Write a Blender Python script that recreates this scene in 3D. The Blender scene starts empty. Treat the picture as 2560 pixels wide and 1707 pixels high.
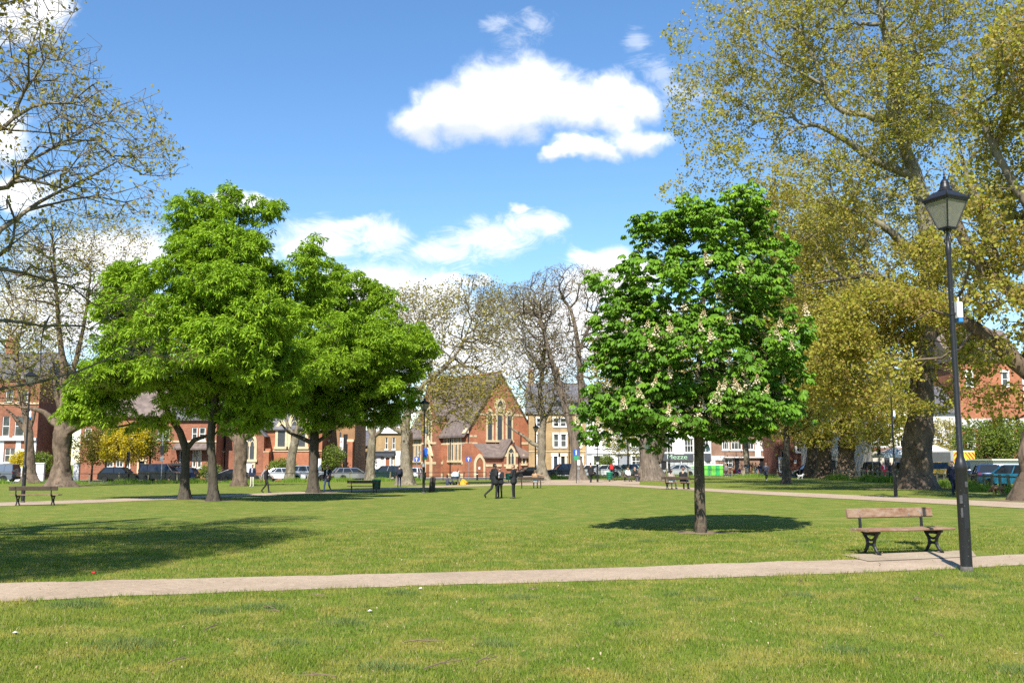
import bpy, math, random
import numpy as np
from mathutils import Vector, Matrix
PI = math.pi
R = math.radians
SC = bpy.context.scene
COL = SC.collection

# ------------------------------------------------------------------ camera
F, CX, CY, PITCH, EYE = 2420.0, 1280.0, 853.5, R(7.17), 1.62
cam = bpy.data.cameras.new('camera')
cam.sensor_width = 36.0
cam.lens = 36.0 * F / 2560.0
cam.clip_start, cam.clip_end = 0.1, 3000
camo = bpy.data.objects.new('camera', cam)
COL.objects.link(camo)
camo.location = (0, 0, EYE)
camo.rotation_euler = (R(90) + PITCH, 0, 0)
SC.camera = camo
SP, CP = math.sin(PITCH), math.cos(PITCH)

def ray(px, py):
    """direction of a photo pixel with unit forward (y) component: (x/y, z/y)"""
    u, v = (px - CX) / F, (CY - py) / F
    d = CP - v * SP
    return u / d, (SP + v * CP) / d

# ------------------------------------------------------------------ light
SUN_EL, SUN_AZ = R(46.5), R(13.5)          # light travels away from the camera, a little to the right
travel = Vector((math.sin(SUN_AZ) * math.cos(SUN_EL), math.cos(SUN_AZ) * math.cos(SUN_EL), -math.sin(SUN_EL)))
sun = bpy.data.lights.new('sun', 'SUN')
sun.energy = 5.0
sun.angle = R(0.55)
sun.color = (1.0, 0.955, 0.88)
suno = bpy.data.objects.new('sun', sun)
suno.rotation_euler = travel.to_track_quat('-Z', 'Y').to_euler()
suno.location = (-10, -30, 40)
COL.objects.link(suno)
SC.view_settings.view_transform = 'Standard'
SC.view_settings.look = 'None'
SC.view_settings.exposure = 0.9
SC.view_settings.gamma = 1
cy = SC.cycles
cy.max_bounces, cy.diffuse_bounces, cy.glossy_bounces = 5, 3, 2
cy.transmission_bounces, cy.transparent_max_bounces = 4, 6
cy.use_denoising = False
cy.sample_clamp_indirect = 1.0
cy.blur_glossy = 1.0
cy.caustics_reflective = cy.caustics_refractive = False

# ------------------------------------------------------------------ sky with clouds
W = bpy.data.worlds.new('World')
SC.world = W
W.use_nodes = True
nt = W.node_tree
nt.nodes.clear()
def N(t, **kw):
    n = nt.nodes.new(t)
    for k, v in kw.items():
        setattr(n, k, v)
    return n
def L(a, b):
    nt.links.new(a, b)
def setin(sock, v):
    if hasattr(v, 'is_linked') or isinstance(v, bpy.types.NodeSocket):
        L(v, sock)
    else:
        sock.default_value = v
def M(op, a, b=0.0, c=0.0, clamp=False):
    n = N('ShaderNodeMath', operation=op, use_clamp=clamp)
    for s, v in zip(n.inputs, (a, b, c)):
        setin(s, v)
    return n.outputs[0]
def VM(op, a, b=(0, 0, 0), c=None, out=0):
    n = N('ShaderNodeVectorMath', operation=op)
    setin(n.inputs[0], a)
    if op not in ('LENGTH',):
        setin(n.inputs[1], b)
    if c is not None:
        setin(n.inputs[2], c)
    return n.outputs['Value'] if op in ('LENGTH', 'DOT_PRODUCT') else n.outputs[0]
sky = N('ShaderNodeTexSky', sky_type='NISHITA', sun_disc=False)
sky.sun_elevation = SUN_EL
sky.sun_rotation = R(180) + SUN_AZ
sky.air_density, sky.dust_density, sky.ozone_density = 1.0, 0.0, 3.0
sky.altitude = 0
hs = N('ShaderNodeHueSaturation')
hs.inputs['Saturation'].default_value = 1.16
hs.inputs['Value'].default_value = 1.0
L(sky.outputs[0], hs.inputs['Color'])
tc = N('ShaderNodeTexCoord')
sp = N('ShaderNodeSeparateXYZ')
L(tc.outputs['Generated'], sp.inputs[0])
ysafe = M('MAXIMUM', sp.outputs[1], 0.08)
cu = M('DIVIDE', sp.outputs[0], ysafe)
cv = M('DIVIDE', sp.outputs[2], ysafe)
cmb = N('ShaderNodeCombineXYZ')
L(cu, cmb.inputs[0]); L(cv, cmb.inputs[1])
uv = cmb.outputs[0]
def noise(scale, detail, rough, vec, dist=0.0):
    n = N('ShaderNodeTexNoise')
    n.inputs['Scale'].default_value = scale
    n.inputs['Detail'].default_value = detail
    n.inputs['Roughness'].default_value = rough
    n.inputs['Distortion'].default_value = dist
    L(vec, n.inputs['Vector'])
    return n
warpn = noise(16, 4, 0.6, uv)
warp = VM('MULTIPLY_ADD', VM('SUBTRACT', warpn.outputs['Color'], (0.5, 0.5, 0.5)), (0.055, 0.04, 0.0), uv)
fine = noise(34, 7, 0.62, uv, 0.4).outputs[0]
wispn = noise(20, 6, 0.7, VM('MULTIPLY', uv, (0.8, 1.6, 1.0)), 1.4).outputs[0]
# each cloud: centre and half-size in the photo's sky, density
CUMULUS = [(1056, 308, 92, 66), (1130, 282, 130, 92), (1235, 238, 130, 112), (1325, 225, 130, 105), (1430, 265, 130, 85),
           (1520, 225, 85, 70), (1600, 250, 85, 62), (1220, 300, 190, 66), (1480, 372, 100, 36), (1600, 350, 90, 40), (1400, 388, 60, 22),
           (1540, 300, 80, 50), (1290, 290, 160, 80),
           (970, 712, 185, 74), (880, 740, 150, 85), (1090, 742, 120, 70), (1040, 800, 240, 80), (1540, 668, 110, 56), (1480, 715, 150, 60), (1580, 700, 80, 60),
           (1420, 800, 330, 80), (280, 630, 250, 75), (160, 770, 300, 140), (560, 500, 70, 22), (10, 330, 100, 95), (50, 480, 115, 60), (640, 500, 60, 26),
           (1180, 880, 600, 90), (120, 20, 90, 55), (2440, 1000, 160, 70)]
VEIL = [(790, 605, 190, 85), (960, 590, 130, 62), (870, 560, 150, 40), (1100, 628, 120, 58), (1220, 595, 160, 66), (1345, 565, 100, 52), (1480, 640, 90, 40), (1290, 530, 40, 22), (60, 40, 150, 110), (1140, 690, 150, 22)]
WISP = [(1700, 230, 130, 70), (1640, 215, 100, 50), (1290, 105, 85, 75), (1350, 60, 40, 60), (1240, 60, 60, 40), (1590, 95, 60, 50), (1640, 170, 80, 50)]
def blobs(lst, pw):
    acc = None
    for (x, y, rx, ry) in lst:
        u0, v0 = ray(x, y)
        n = VM('MULTIPLY', VM('SUBTRACT', warp, (u0, v0, 0)), (F / rx, F / ry, 0))
        d = VM('LENGTH', n)
        k = M('SUBTRACT', 1.0, d)            # 1 at the centre, 0 at the rim
        acc = k if acc is None else M('SMOOTH_MAX', acc, k, 0.25)
    return acc
fc = blobs(CUMULUS, 1)
fv = blobs(VEIL, 1)
fw = blobs(WISP, 1)
def lower(lst):
    """how far below the middle of its clouds a point lies: their undersides are turned away from the sun"""
    acc, wt = None, None
    for (x, y, rx, ry) in lst:
        u0, v0 = ray(x, y)
        n = VM('MULTIPLY', VM('SUBTRACT', warp, (u0, v0, 0)), (F / rx, F / ry, 0))
        k = M('MAXIMUM', M('SUBTRACT', 1.15, VM('LENGTH', n)), 0.0)
        g = M('MULTIPLY', VM('DOT_PRODUCT', n, (-0.25, -1.0, 0.0)), k)
        acc = g if acc is None else M('ADD', acc, g)
        wt = k if wt is None else M('ADD', wt, k)
    return M('DIVIDE', acc, M('ADD', wt, 0.15))
under = lower(CUMULUS[:13])
dc = M('ADD', fc, M('MULTIPLY', M('SUBTRACT', fine, 0.5), 0.78))
mr = N('ShaderNodeMapRange', interpolation_type='SMOOTHSTEP')
L(dc, mr.inputs[0]); mr.inputs[1].default_value = -0.10; mr.inputs[2].default_value = 0.62
dv = M('ADD', fv, M('MULTIPLY', M('SUBTRACT', wispn, 0.52), 1.7))
mv = N('ShaderNodeMapRange', interpolation_type='SMOOTHSTEP')
L(dv, mv.inputs[0]); mv.inputs[1].default_value = -0.05; mv.inputs[2].default_value = 0.85; mv.inputs[4].default_value = 0.82
dw = M('ADD', fw, M('MULTIPLY', M('SUBTRACT', wispn, 0.55), 2.4))
mw = N('ShaderNodeMapRange', interpolation_type='SMOOTHSTEP')
L(dw, mw.inputs[0]); mw.inputs[1].default_value = 0.0; mw.inputs[2].default_value = 1.0; mw.inputs[4].default_value = 0.36
dens = M('MAXIMUM', M('MAXIMUM', mr.outputs[0], mv.outputs[0]), mw.outputs[0])
front = N('ShaderNodeMapRange'); L(sp.outputs[1], front.inputs[0]); front.inputs[1].default_value = 0.1; front.inputs[2].default_value = 0.2
dens = M('MULTIPLY', dens, front.outputs[0], clamp=True)
# cloud body: shade on the undersides put in as a greyer colour
under_shade = N('ShaderNodeMapRange', interpolation_type='SMOOTHSTEP')
L(M('ADD', under, M('MULTIPLY', M('SUBTRACT', noise(11, 4, 0.55, uv).outputs[0], 0.5), 0.9)), under_shade.inputs[0])
under_shade.inputs[1].default_value = -0.12; under_shade.inputs[2].default_value = 0.55
cc = N('ShaderNodeMix', data_type='RGBA')
L(under_shade.outputs[0], cc.inputs['Factor'])
cc.inputs['A'].default_value = (6.6, 6.65, 6.75, 1)
cc.inputs['B'].default_value = (4.05, 4.4, 5.1, 1)
mx = N('ShaderNodeMix', data_type='RGBA')
L(dens, mx.inputs['Factor'])
L(hs.outputs[0], mx.inputs['A'])
L(cc.outputs['Result'], mx.inputs['B'])
bg = N('ShaderNodeBackground')
L(mx.outputs['Result'], bg.inputs['Color'])
bg.inputs['Strength'].default_value = 0.112
wo = N('ShaderNodeOutputWorld')
L(bg.outputs[0], wo.inputs[0])

# ------------------------------------------------------------------ helpers
def sst(a, b, x):
    t = np.clip((x - a) / (b - a), 0, 1)
    return t * t * (3 - 2 * t)
def gz(x, y):
    """height of the ground: the green dips gently to the far left"""
    y = np.maximum(y, 1.0)
    w = 1 - sst(-0.06, 0.14, x / y)
    return -(0.27 * sst(24, 62, y) + 0.2 * sst(92, 130, y)) * w
def G(px, Y):
    """ground point under photo column px at distance Y"""
    vf = (CY - (1158 + 1.7 * F / Y)) / F
    X = (px - CX) / F * Y / (CP - vf * SP)
    return Vector((X, Y, float(gz(X, Y))))
def P3(px, py, Y):
    u, w = ray(px, py)
    return Vector((u * Y, Y, EYE + w * Y))
def ground_at(px, py):
    u, w = ray(px, py)
    Y = 20.0
    for _ in range(60):
        z = float(gz(u * Y, Y))
        Y = 0.5 * Y + 0.5 * min(400, (z - EYE) / min(w, -1e-4))
    return Vector((u * Y, Y, float(gz(u * Y, Y))))

def mesh_np(name, V, faces, mats, mi=None, smooth=False, attrs=None):
    """faces: list of int arrays (k,n)"""
    me = bpy.data.meshes.new(name)
    V = np.ascontiguousarray(V, dtype=np.float32)
    me.vertices.add(len(V))
    me.vertices.foreach_set('co', V.ravel())
    tot = sum(f.size for f in faces)
    cnt = np.concatenate([np.full(len(f), f.shape[1], dtype=np.int32) for f in faces])
    idx = np.concatenate([f.ravel() for f in faces]).astype(np.int32)
    me.loops.add(tot)
    me.loops.foreach_set('vertex_index', idx)
    me.polygons.add(len(cnt))
    st = np.zeros(len(cnt), dtype=np.int32)
    st[1:] = np.cumsum(cnt)[:-1]
    me.polygons.foreach_set('loop_start', st)
    me.polygons.foreach_set('loop_total', cnt)
    if mi is not None:
        me.polygons.foreach_set('material_index', np.asarray(mi, dtype=np.int32))
    if smooth:
        me.polygons.foreach_set('use_smooth', np.ones(len(cnt), dtype=bool))
    for m in mats:
        me.materials.append(m)
    for k, (dom, arr) in (attrs or {}).items():
        a = me.attributes.new(k, 'FLOAT', dom)
        a.data.foreach_set('value', np.asarray(arr, dtype=np.float32))
    me.update(calc_edges=True)
    return me
def link(name, me, parent=None):
    o = bpy.data.objects.new(name, me)
    COL.objects.link(o)
    if parent:
        o.parent = parent
    return o
def tag(o, label=None, cat=None, group=None, kind=None):
    if label: o['label'] = label
    if cat: o['category'] = cat
    if group: o['group'] = group
    if kind: o['kind'] = kind
    return o
def thing(name, label, cat, loc=(0, 0, 0), rz=0.0, group=None):
    o = bpy.data.objects.new(name, None)
    COL.objects.link(o)
    o.location = loc
    o.rotation_euler = (0, 0, rz)
    return tag(o, label, cat, group)
def dup(o, parent=None):
    c = o.copy()
    COL.objects.link(c)
    if parent:
        c.parent = parent
    for ch in list(o.children):
        dup(ch, c)
    return c

class MB:
    """collects simple shapes into one mesh"""
    def __init__(s):
        s.v, s.f, s.m = [], [], []
    def add(s, vs, fs, mi=0):
        b = len(s.v)
        s.v.extend([tuple(map(float, p)) for p in vs])
        s.f.extend([tuple(i + b for i in f) for f in fs])
        s.m.extend([mi] * len(fs))
        return s
    def box(s, x0, x1, y0, y1, z0, z1, mi=0, M_=None):
        vs = [Vector(p) for p in ((x0, y0, z0), (x1, y0, z0), (x1, y1, z0), (x0, y1, z0), (x0, y0, z1), (x1, y0, z1), (x1, y1, z1), (x0, y1, z1))]
        if M_ is not None:
            vs = [M_ @ p for p in vs]
        return s.add(vs, [(3, 2, 1, 0), (4, 5, 6, 7), (0, 1, 5, 4), (1, 2, 6, 5), (2, 3, 7, 6), (3, 0, 4, 7)], mi)
    def cbox(s, x0, x1, y0, y1, z0, z1, c=0.01, mi=0, M_=None):
        """box with chamfered edges along x"""
        pr = [(y0 + c, z0), (y1 - c, z0), (y1, z0 + c), (y1, z1 - c), (y1 - c, z1), (y0 + c, z1), (y0, z1 - c), (y0, z0 + c)]
        vs = [Vector((x0 + c, y, z)) for y, z in pr] + [Vector((x1 - c, y, z)) for y, z in pr]
        if M_ is not None:
            vs = [M_ @ p for p in vs]
        fs = [(i, i + 8, (i + 1) % 8 + 8, (i + 1) % 8)[::-1] for i in range(8)] + [tuple(range(8))[::-1], tuple(range(8, 16))]
        return s.add(vs, [f[::-1] for f in fs], mi)
    def tube(s, pts, rad, n=8, mi=0, cap=True):
        pts = [Vector(p) for p in pts]
        if not hasattr(rad, '__len__'):
            rad = [rad] * len(pts)
        vs, fs = [], []
        u = None
        for i, p in enumerate(pts):
            t = (pts[min(i + 1, len(pts) - 1)] - pts[max(i - 1, 0)]).normalized()
            if u is None:
                u = t.orthogonal().normalized()
            else:
                u = (u - t * u.dot(t)).normalized()
            w = t.cross(u)
            for k in range(n):
                a = 2 * PI * k / n
                vs.append(p + (u * math.cos(a) + w * math.sin(a)) * rad[i])
        for i in range(len(pts) - 1):
            for k in range(n):
                a, b = i * n + k, i * n + (k + 1) % n
                fs.append((a, b, b + n, a + n))
        if cap:
            fs.append(tuple(range(n))[::-1])
            fs.append(tuple(range((len(pts) - 1) * n, len(pts) * n)))
        return s.add(vs, fs, mi)
    def lathe(s, prof, n=16, c=(0, 0), mi=0, M_=None, a0=0.0):
        vs, fs = [], []
        for r, z in prof:
            for k in range(n):
                a = 2 * PI * k / n + a0
                vs.append(Vector((c[0] + r * math.cos(a), c[1] + r * math.sin(a), z)))
        if M_ is not None:
            vs = [M_ @ p for p in vs]
        for i in range(len(prof) - 1):
            for k in range(n):
                a, b = i * n + k, i * n + (k + 1) % n
                fs.append((a, b, b + n, a + n))
        fs.append(tuple(range(n))[::-1])
        fs.append(tuple(range((len(prof) - 1) * n, len(prof) * n)))
        return s.add(vs, fs, mi)
    def prism(s, poly, y0, y1, mi=0, M_=None):
        """polygon in x,z extruded along y"""
        n = len(poly)
        vs = [Vector((x, y0, z)) for x, z in poly] + [Vector((x, y1, z)) for x, z in poly]
        if M_ is not None:
            vs = [M_ @ p for p in vs]
        fs = [tuple(range(n)), tuple(range(n, 2 * n))[::-1]] + [(i, i + n, (i + 1) % n + n, (i + 1) % n) for i in range(n)]
        return s.add(vs, fs, mi)
    def ring(s, outer, inner, y0, y1, mi=0, M_=None, closed=False):
        """band between two polylines in x,z extruded along y"""
        n = len(outer)
        vs = []
        for pl, y in ((outer, y0), (inner, y0), (outer, y1), (inner, y1)):
            vs += [Vector((x, y, z)) for x, z in pl]
        if M_ is not None:
            vs = [M_ @ p for p in vs]
        fs = []
        for i in range(n if closed else n - 1):
            j = (i + 1) % n
            fs += [(i, j, n + j, n + i), (2 * n + i, 3 * n + i, 3 * n + j, 2 * n + j), (i, 2 * n + i, 2 * n + j, j), (n + i, n + j, 3 * n + j, 3 * n + i)]
        if not closed:
            fs += [(0, n, 3 * n, 2 * n), (n - 1, 3 * n - 1, 4 * n - 1, 2 * n - 1)]
        return s.add(vs, fs, mi)
    def mesh(s, name, mats, smooth=False):
        me = bpy.data.meshes.new(name)
        me.from_pydata(s.v, [], s.f)
        for m in (mats if isinstance(mats, (list, tuple)) else [mats]):
            me.materials.append(m)
        me.polygons.foreach_set('material_index', s.m)
        import bmesh
        bm = bmesh.new()
        bm.from_mesh(me)
        bmesh.ops.recalc_face_normals(bm, faces=bm.faces)
        bm.to_mesh(me)
        bm.free()
        if smooth:
            me.polygons.foreach_set('use_smooth', [True] * len(me.polygons))
            me.set_sharp_from_angle(angle=R(38))
        me.update()
        return me
    def build(s, name, mats, parent=None, smooth=False):
        return link(name, s.mesh(name, mats, smooth), parent)

# ------------------------------------------------------------------ materials
MATS = {}
class NB:
    """small node-building helper for materials"""
    def __init__(s, name):
        s.m = bpy.data.materials.new(name)
        s.m.use_nodes = True
        s.t = s.m.node_tree
        s.b = s.t.nodes['Principled BSDF']
        s.out = s.t.nodes['Material Output']
    def n(s, ty, **kw):
        n = s.t.nodes.new(ty)
        for k, v in kw.items():
            setattr(n, k, v)
        return n
    def l(s, a, b):
        s.t.links.new(a, b)
    def pos(s, space='world', scale=(1, 1, 1)):
        if space == 'world':
            o = s.n('ShaderNodeNewGeometry').outputs['Position']
        else:
            o = s.n('ShaderNodeTexCoord').outputs['Object']
        mp = s.n('ShaderNodeMapping')
        mp.inputs['Scale'].default_value = scale
        s.l(o, mp.inputs['Vector'])
        return mp.outputs[0]
    def noise(s, vec, scale, detail=3, rough=0.55, dist=0.0):
        n = s.n('ShaderNodeTexNoise')
        n.inputs['Scale'].default_value = scale
        n.inputs['Detail'].default_value = detail
        n.inputs['Roughness'].default_value = rough
        n.inputs['Distortion'].default_value = dist
        s.l(vec, n.inputs['Vector'])
        return n.outputs[0]
    def rng(s, v, a, b, c=0.0, d=1.0):
        n = s.n('ShaderNodeMapRange')
        s.l(v, n.inputs[0])
        for i, q in enumerate((a, b, c, d)):
            n.inputs[i + 1].default_value = q
        return n.outputs[0]
    def mix(s, f, a, b, blend='MIX'):
        n = s.n('ShaderNodeMix', data_type='RGBA', blend_type=blend)
        for sk, v in ((n.inputs['Factor'], f), (n.inputs['A'], a), (n.inputs['B'], b)):
            if isinstance(v, bpy.types.NodeSocket):
                s.l(v, sk)
            elif isinstance(v, (int, float)):
                sk.default_value = v
            else:
                sk.default_value = (*v[:3], 1)
        return n.outputs['Result']
    def bump(s, h, strength=0.3, dist=0.02):
        n = s.n('ShaderNodeBump')
        n.inputs['Strength'].default_value = strength
        n.inputs['Distance'].default_value = dist
        s.l(h, n.inputs['Height'])
        s.l(n.outputs[0], s.b.inputs['Normal'])
    def col(s, c):
        if isinstance(c, bpy.types.NodeSocket):
            s.l(c, s.b.inputs['Base Color'])
        else:
            s.b.inputs['Base Color'].default_value = (*c[:3], 1)
    def set(s, rough=0.8, metal=0.0, spec=0.4):
        s.b.inputs['Roughness'].default_value = rough
        s.b.inputs['Metallic'].default_value = metal
        s.b.inputs['Specular IOR Level'].default_value = spec
        return s
def simple(name, c, rough=0.7, var=0.12, scale=3.0, metal=0.0, spec=0.4, bump=0.0, space='obj'):
    if name in MATS:
        return MATS[name]
    k = NB(name).set(rough, metal, spec)
    if var:
        n = k.noise(k.pos(space), scale, 5, 0.6)
        lo = tuple(q * (1 - var) for q in c)
        hi = tuple(min(1, q * (1 + var)) for q in c)
        k.col(k.mix(k.rng(n, 0.3, 0.7), lo, hi))
        if bump:
            k.bump(n, bump)
    else:
        k.col(c)
    MATS[name] = k.m
    return k.m
def brick(name, c1, c2, mortar, var=0.25, z=13.3, stain=0.42):
    if name in MATS:
        return MATS[name]
    k = NB(name).set(0.88, 0, 0.2)
    v = k.n('ShaderNodeTexCoord').outputs['Object']
    sx = k.n('ShaderNodeSeparateXYZ'); k.l(v, sx.inputs[0])
    ad = k.n('ShaderNodeMath', operation='ADD'); k.l(sx.outputs[0], ad.inputs[0]); k.l(sx.outputs[1], ad.inputs[1])
    cb = k.n('ShaderNodeCombineXYZ'); k.l(ad.outputs[0], cb.inputs[0]); k.l(sx.outputs[2], cb.inputs[1])
    b = k.n('ShaderNodeTexBrick')
    k.l(cb.outputs[0], b.inputs['Vector'])
    b.inputs['Scale'].default_value = 1.0
    b.inputs['Brick Width'].default_value = 0.225
    b.inputs['Row Height'].default_value = 0.075
    b.inputs['Mortar Size'].default_value = 0.008
    b.inputs['Color1'].default_value = (*c1, 1)
    b.inputs['Color2'].default_value = (*c2, 1)
    b.inputs['Mortar'].default_value = (*mortar, 1)
    n = k.noise(v, 0.42, 7, 0.72)
    dk = tuple(q * (1 - stain) for q in (1, 1, 1))
    k.col(k.mix(1.0, b.outputs[0], k.mix(k.rng(n, 0.35, 0.7), dk, (1.08, 1.06, 1.04)), 'MULTIPLY'))
    MATS[name] = k.m
    return k.m
def leafmat(name, cols, trans=0.45, rough=0.5, gloss=0.3):
    """leaf: colours picked per leaf by its own random value; light passes through"""
    k = NB(name)
    k.t.nodes.remove(k.b)
    at = k.n('ShaderNodeAttribute', attribute_name='rnd')
    cr = k.n('ShaderNodeValToRGB')
    k.l(at.outputs['Fac'], cr.inputs[0])
    e = cr.color_ramp.elements
    while len(e) < len(cols):
        e.new(0.5)
    for i, c in enumerate(cols):
        e[i].position = i / max(1, len(cols) - 1)
        e[i].color = (*c, 1)
    d = k.n('ShaderNodeBsdfDiffuse'); k.l(cr.outputs[0], d.inputs[0])
    t = k.n('ShaderNodeBsdfTranslucent')
    tm = k.mix(1.0, cr.outputs[0], (1.15, 1.1, 0.55), 'MULTIPLY'); k.l(tm, t.inputs[0])
    m1 = k.n('ShaderNodeMixShader'); m1.inputs[0].default_value = trans
    k.l(d.outputs[0], m1.inputs[1]); k.l(t.outputs[0], m1.inputs[2])
    g = k.n('ShaderNodeBsdfGlossy'); g.inputs['Roughness'].default_value = rough
    fr = k.n('ShaderNodeFresnel'); fr.inputs[0].default_value = 1.4
    sc = k.n('ShaderNodeMath', operation='MULTIPLY'); k.l(fr.outputs[0], sc.inputs[0]); sc.inputs[1].default_value = gloss
    m2 = k.n('ShaderNodeMixShader'); k.l(sc.outputs[0], m2.inputs[0])
    k.l(m1.outputs[0], m2.inputs[1]); k.l(g.outputs[0], m2.inputs[2])
    k.l(m2.outputs[0], k.out.inputs[0])
    return k.m
def bark(name, c1, c2, c3, scale=1.6, stretch=0.35, high=None, hz=(5, 11)):
    k = NB(name).set(0.9, 0, 0.15)
    v = k.pos('obj', (1, 1, stretch))
    a = k.noise(v, scale * 2.4, 5, 0.65, 0.6)
    b = k.noise(v, scale, 4, 0.6, 0.3)
    c = k.mix(k.rng(b, 0.4, 0.62), c1, c2)
    c = k.mix(k.rng(a, 0.52, 0.68), c, c3)
    if high:            # old rough bark low down, pale flaking bark on the limbs above
        sx = k.n('ShaderNodeSeparateXYZ'); k.l(k.n('ShaderNodeTexCoord').outputs['Object'], sx.inputs[0])
        hc = k.mix(k.rng(a, 0.54, 0.70), k.mix(k.rng(b, 0.4, 0.62), high, tuple(q * 1.35 for q in high)), tuple(q * .5 for q in high))
        c = k.mix(k.rng(sx.outputs[2], hz[0], hz[1]), c, hc)
    k.col(c)
    k.bump(a, 0.7, 0.06)
    return k.m

# ------------------------------------------------------------------ ground, paths, road
def grass_colour(k):
    """lawn colour by world position, shared by the turf sheet and the blades"""
    w = k.pos('world')
    big = k.noise(w, 0.33, 4, 0.6, 0.3)
    mid = k.noise(w, 1.5, 4, 0.62, 0.5)
    fin = k.noise(w, 7.0, 4, 0.7)
    lush, norm, dry = (0.084, 0.142, 0.022), (0.114, 0.160, 0.023), (0.225, 0.208, 0.050)
    c = k.mix(k.rng(mid, 0.44, 0.66), norm, dry)
    c = k.mix(k.rng(big, 0.52, 0.72), c, (0.145, 0.180, 0.028))
    c = k.mix(k.rng(k.noise(k.pos('world', (1, 1, 1)), 0.95, 3, 0.6, 0.8), 0.60, 0.74), c, lush)
    c = k.mix(k.rng(fin, 0.58, 0.74, 0, 0.7), c, (0.34, 0.28, 0.095))
    c = k.mix(k.rng(fin, 0.28, 0.44, 0.6, 0), c, (0.06, 0.115, 0.018))
    return c, fin
k = NB('turf').set(0.95, 0, 0.1)
c, fin = grass_colour(k)
far = k.noise(k.pos('world', (1, 1, 1)), 22, 3, 0.7)
c = k.mix(k.rng(far, 0.3, 0.7), k.mix(1.0, c, (0.72, 0.76, 0.7), 'MULTIPLY'), k.mix(1.0, c, (1.22, 1.18, 1.2), 'MULTIPLY'))
# worn earth under the trunks
k.col(c)
k.bump(far, 0.6, 0.05)
TURF = k.m
def axis(lo, hi, d0, grow):
    a = [0.0]
    while a[-1] < hi: a.append(a[-1] + d0 + grow * abs(a[-1]))
    b = [0.0]
    while b[-1] > lo: b.append(b[-1] - d0 - grow * abs(b[-1]))
    return np.array(sorted(set(a + b)))
xs = axis(-900, 900, 1.2, 0.03)
ys = axis(-300, 1500, 0.9, 0.012)
GX, GY = np.meshgrid(xs, ys)
GZ = gz(GX, GY)
V = np.stack([GX.ravel(), GY.ravel(), GZ.ravel()], 1)
nx, ny = len(xs), len(ys)
ii = np.arange(nx * ny).reshape(ny, nx)
Fq = np.stack([ii[:-1, :-1], ii[:-1, 1:], ii[1:, 1:], ii[1:, :-1]], -1).reshape(-1, 4)
tag(link('ground', mesh_np('ground', V, [Fq], [TURF], smooth=True)), kind='structure')

def pathmat(name, c1, c2, speck):
    k = NB(name).set(0.95, 0, 0.15)
    w = k.pos('world')
    a = k.noise(w, 0.8, 5, 0.6)
    b = k.noise(w, 55, 3, 0.8)
    cc_ = k.mix(k.rng(a, 0.35, 0.65), c1, c2)
    st = k.noise(w, 2.3, 6, 0.7, .6)
    cc_ = k.mix(k.rng(st, 0.56, 0.74, 0, .55), cc_, tuple(q * .62 for q in c1))
    cc_ = k.mix(k.rng(k.noise(w, .35, 4, .6), 0.5, 0.7, 0, .5), cc_, tuple(min(1, q * 1.22) for q in c2))
    cc_ = k.mix(k.rng(b, 0.35, 0.7), k.mix(1.0, cc_, (0.74, 0.74, 0.74), 'MULTIPLY'), k.mix(1.0, cc_, speck, 'MULTIPLY'))
    md = k.noise(w, 9, 4, .75)
    cc_ = k.mix(k.rng(md, 0.36, 0.66), k.mix(1.0, cc_, (.84, .84, .85), 'MULTIPLY'), k.mix(1.0, cc_, (1.10, 1.09, 1.07), 'MULTIPLY'))
    k.col(cc_)
    k.bump(b, 0.5, 0.01)
    return k.m
PATHM = pathmat('gravel_path', (0.345, 0.262, 0.185), (0.415, 0.320, 0.228), (1.2, 1.2, 1.2))
CONC = pathmat('concrete_slab', (0.34, 0.27, 0.185), (0.40, 0.325, 0.23), (1.1, 1.1, 1.1))
ASPH = pathmat('asphalt', (0.10, 0.10, 0.105), (0.14, 0.14, 0.14), (1.3, 1.3, 1.3))
PAVE = pathmat('paving', (0.33, 0.31, 0.28), (0.40, 0.38, 0.34), (1.1, 1.1, 1.1))
def poly_sample(pts, d):
    """resample a polyline of ground points with Catmull-Rom"""
    p = [np.array(q[:2]) for q in pts]
    p = [2 * p[0] - p[1]] + p + [2 * p[-1] - p[-2]]
    out = []
    for i in range(1, len(p) - 2):
        n = max(2, int(np.linalg.norm(p[i + 1] - p[i]) / d))
        for t in np.linspace(0, 1, n, endpoint=False):
            a, b, c_, e = p[i - 1], p[i], p[i + 1], p[i + 2]
            out.append(0.5 * ((2 * b) + (c_ - a) * t + (2 * a - 5 * b + 4 * c_ - e) * t * t + (3 * b - a - 3 * c_ + e) * t ** 3))
    out.append(p[-2])
    return np.array(out)
def strip(name, near, far, mat, lift=0.004, jit=0.03, d=0.35, seed=1, cols=5):
    """ground strip between two edge polylines given in photo pixels"""
    rs = np.random.RandomState(seed)
    A = poly_sample([ground_at(*q) for q in near], d)
    B = poly_sample([ground_at(*q) for q in far], d)
    n = max(len(A), len(B))
    def rs_(C):
        s = np.concatenate([[0], np.cumsum(np.linalg.norm(np.diff(C, axis=0), axis=1))])
        t = np.linspace(0, s[-1], n)
        return np.stack([np.interp(t, s, C[:, 0]), np.interp(t, s, C[:, 1])], 1)
    A, B = rs_(A), rs_(B)
    A = A + rs.randn(n, 2) * jit; B = B + rs.randn(n, 2) * jit
    rows = [A * (1 - t) + B * t for t in np.linspace(0, 1, cols)]
    XY = np.concatenate(rows)
    V = np.column_stack([XY, gz(XY[:, 0], XY[:, 1]) + lift])
    ii = np.arange(cols * n).reshape(cols, n)
    Fq = np.stack([ii[:-1, :-1], ii[:-1, 1:], ii[1:, 1:], ii[1:, :-1]], -1).reshape(-1, 4)
    return tag(link(name, mesh_np(name, V, [Fq], [mat], smooth=True)), kind='structure')
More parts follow.
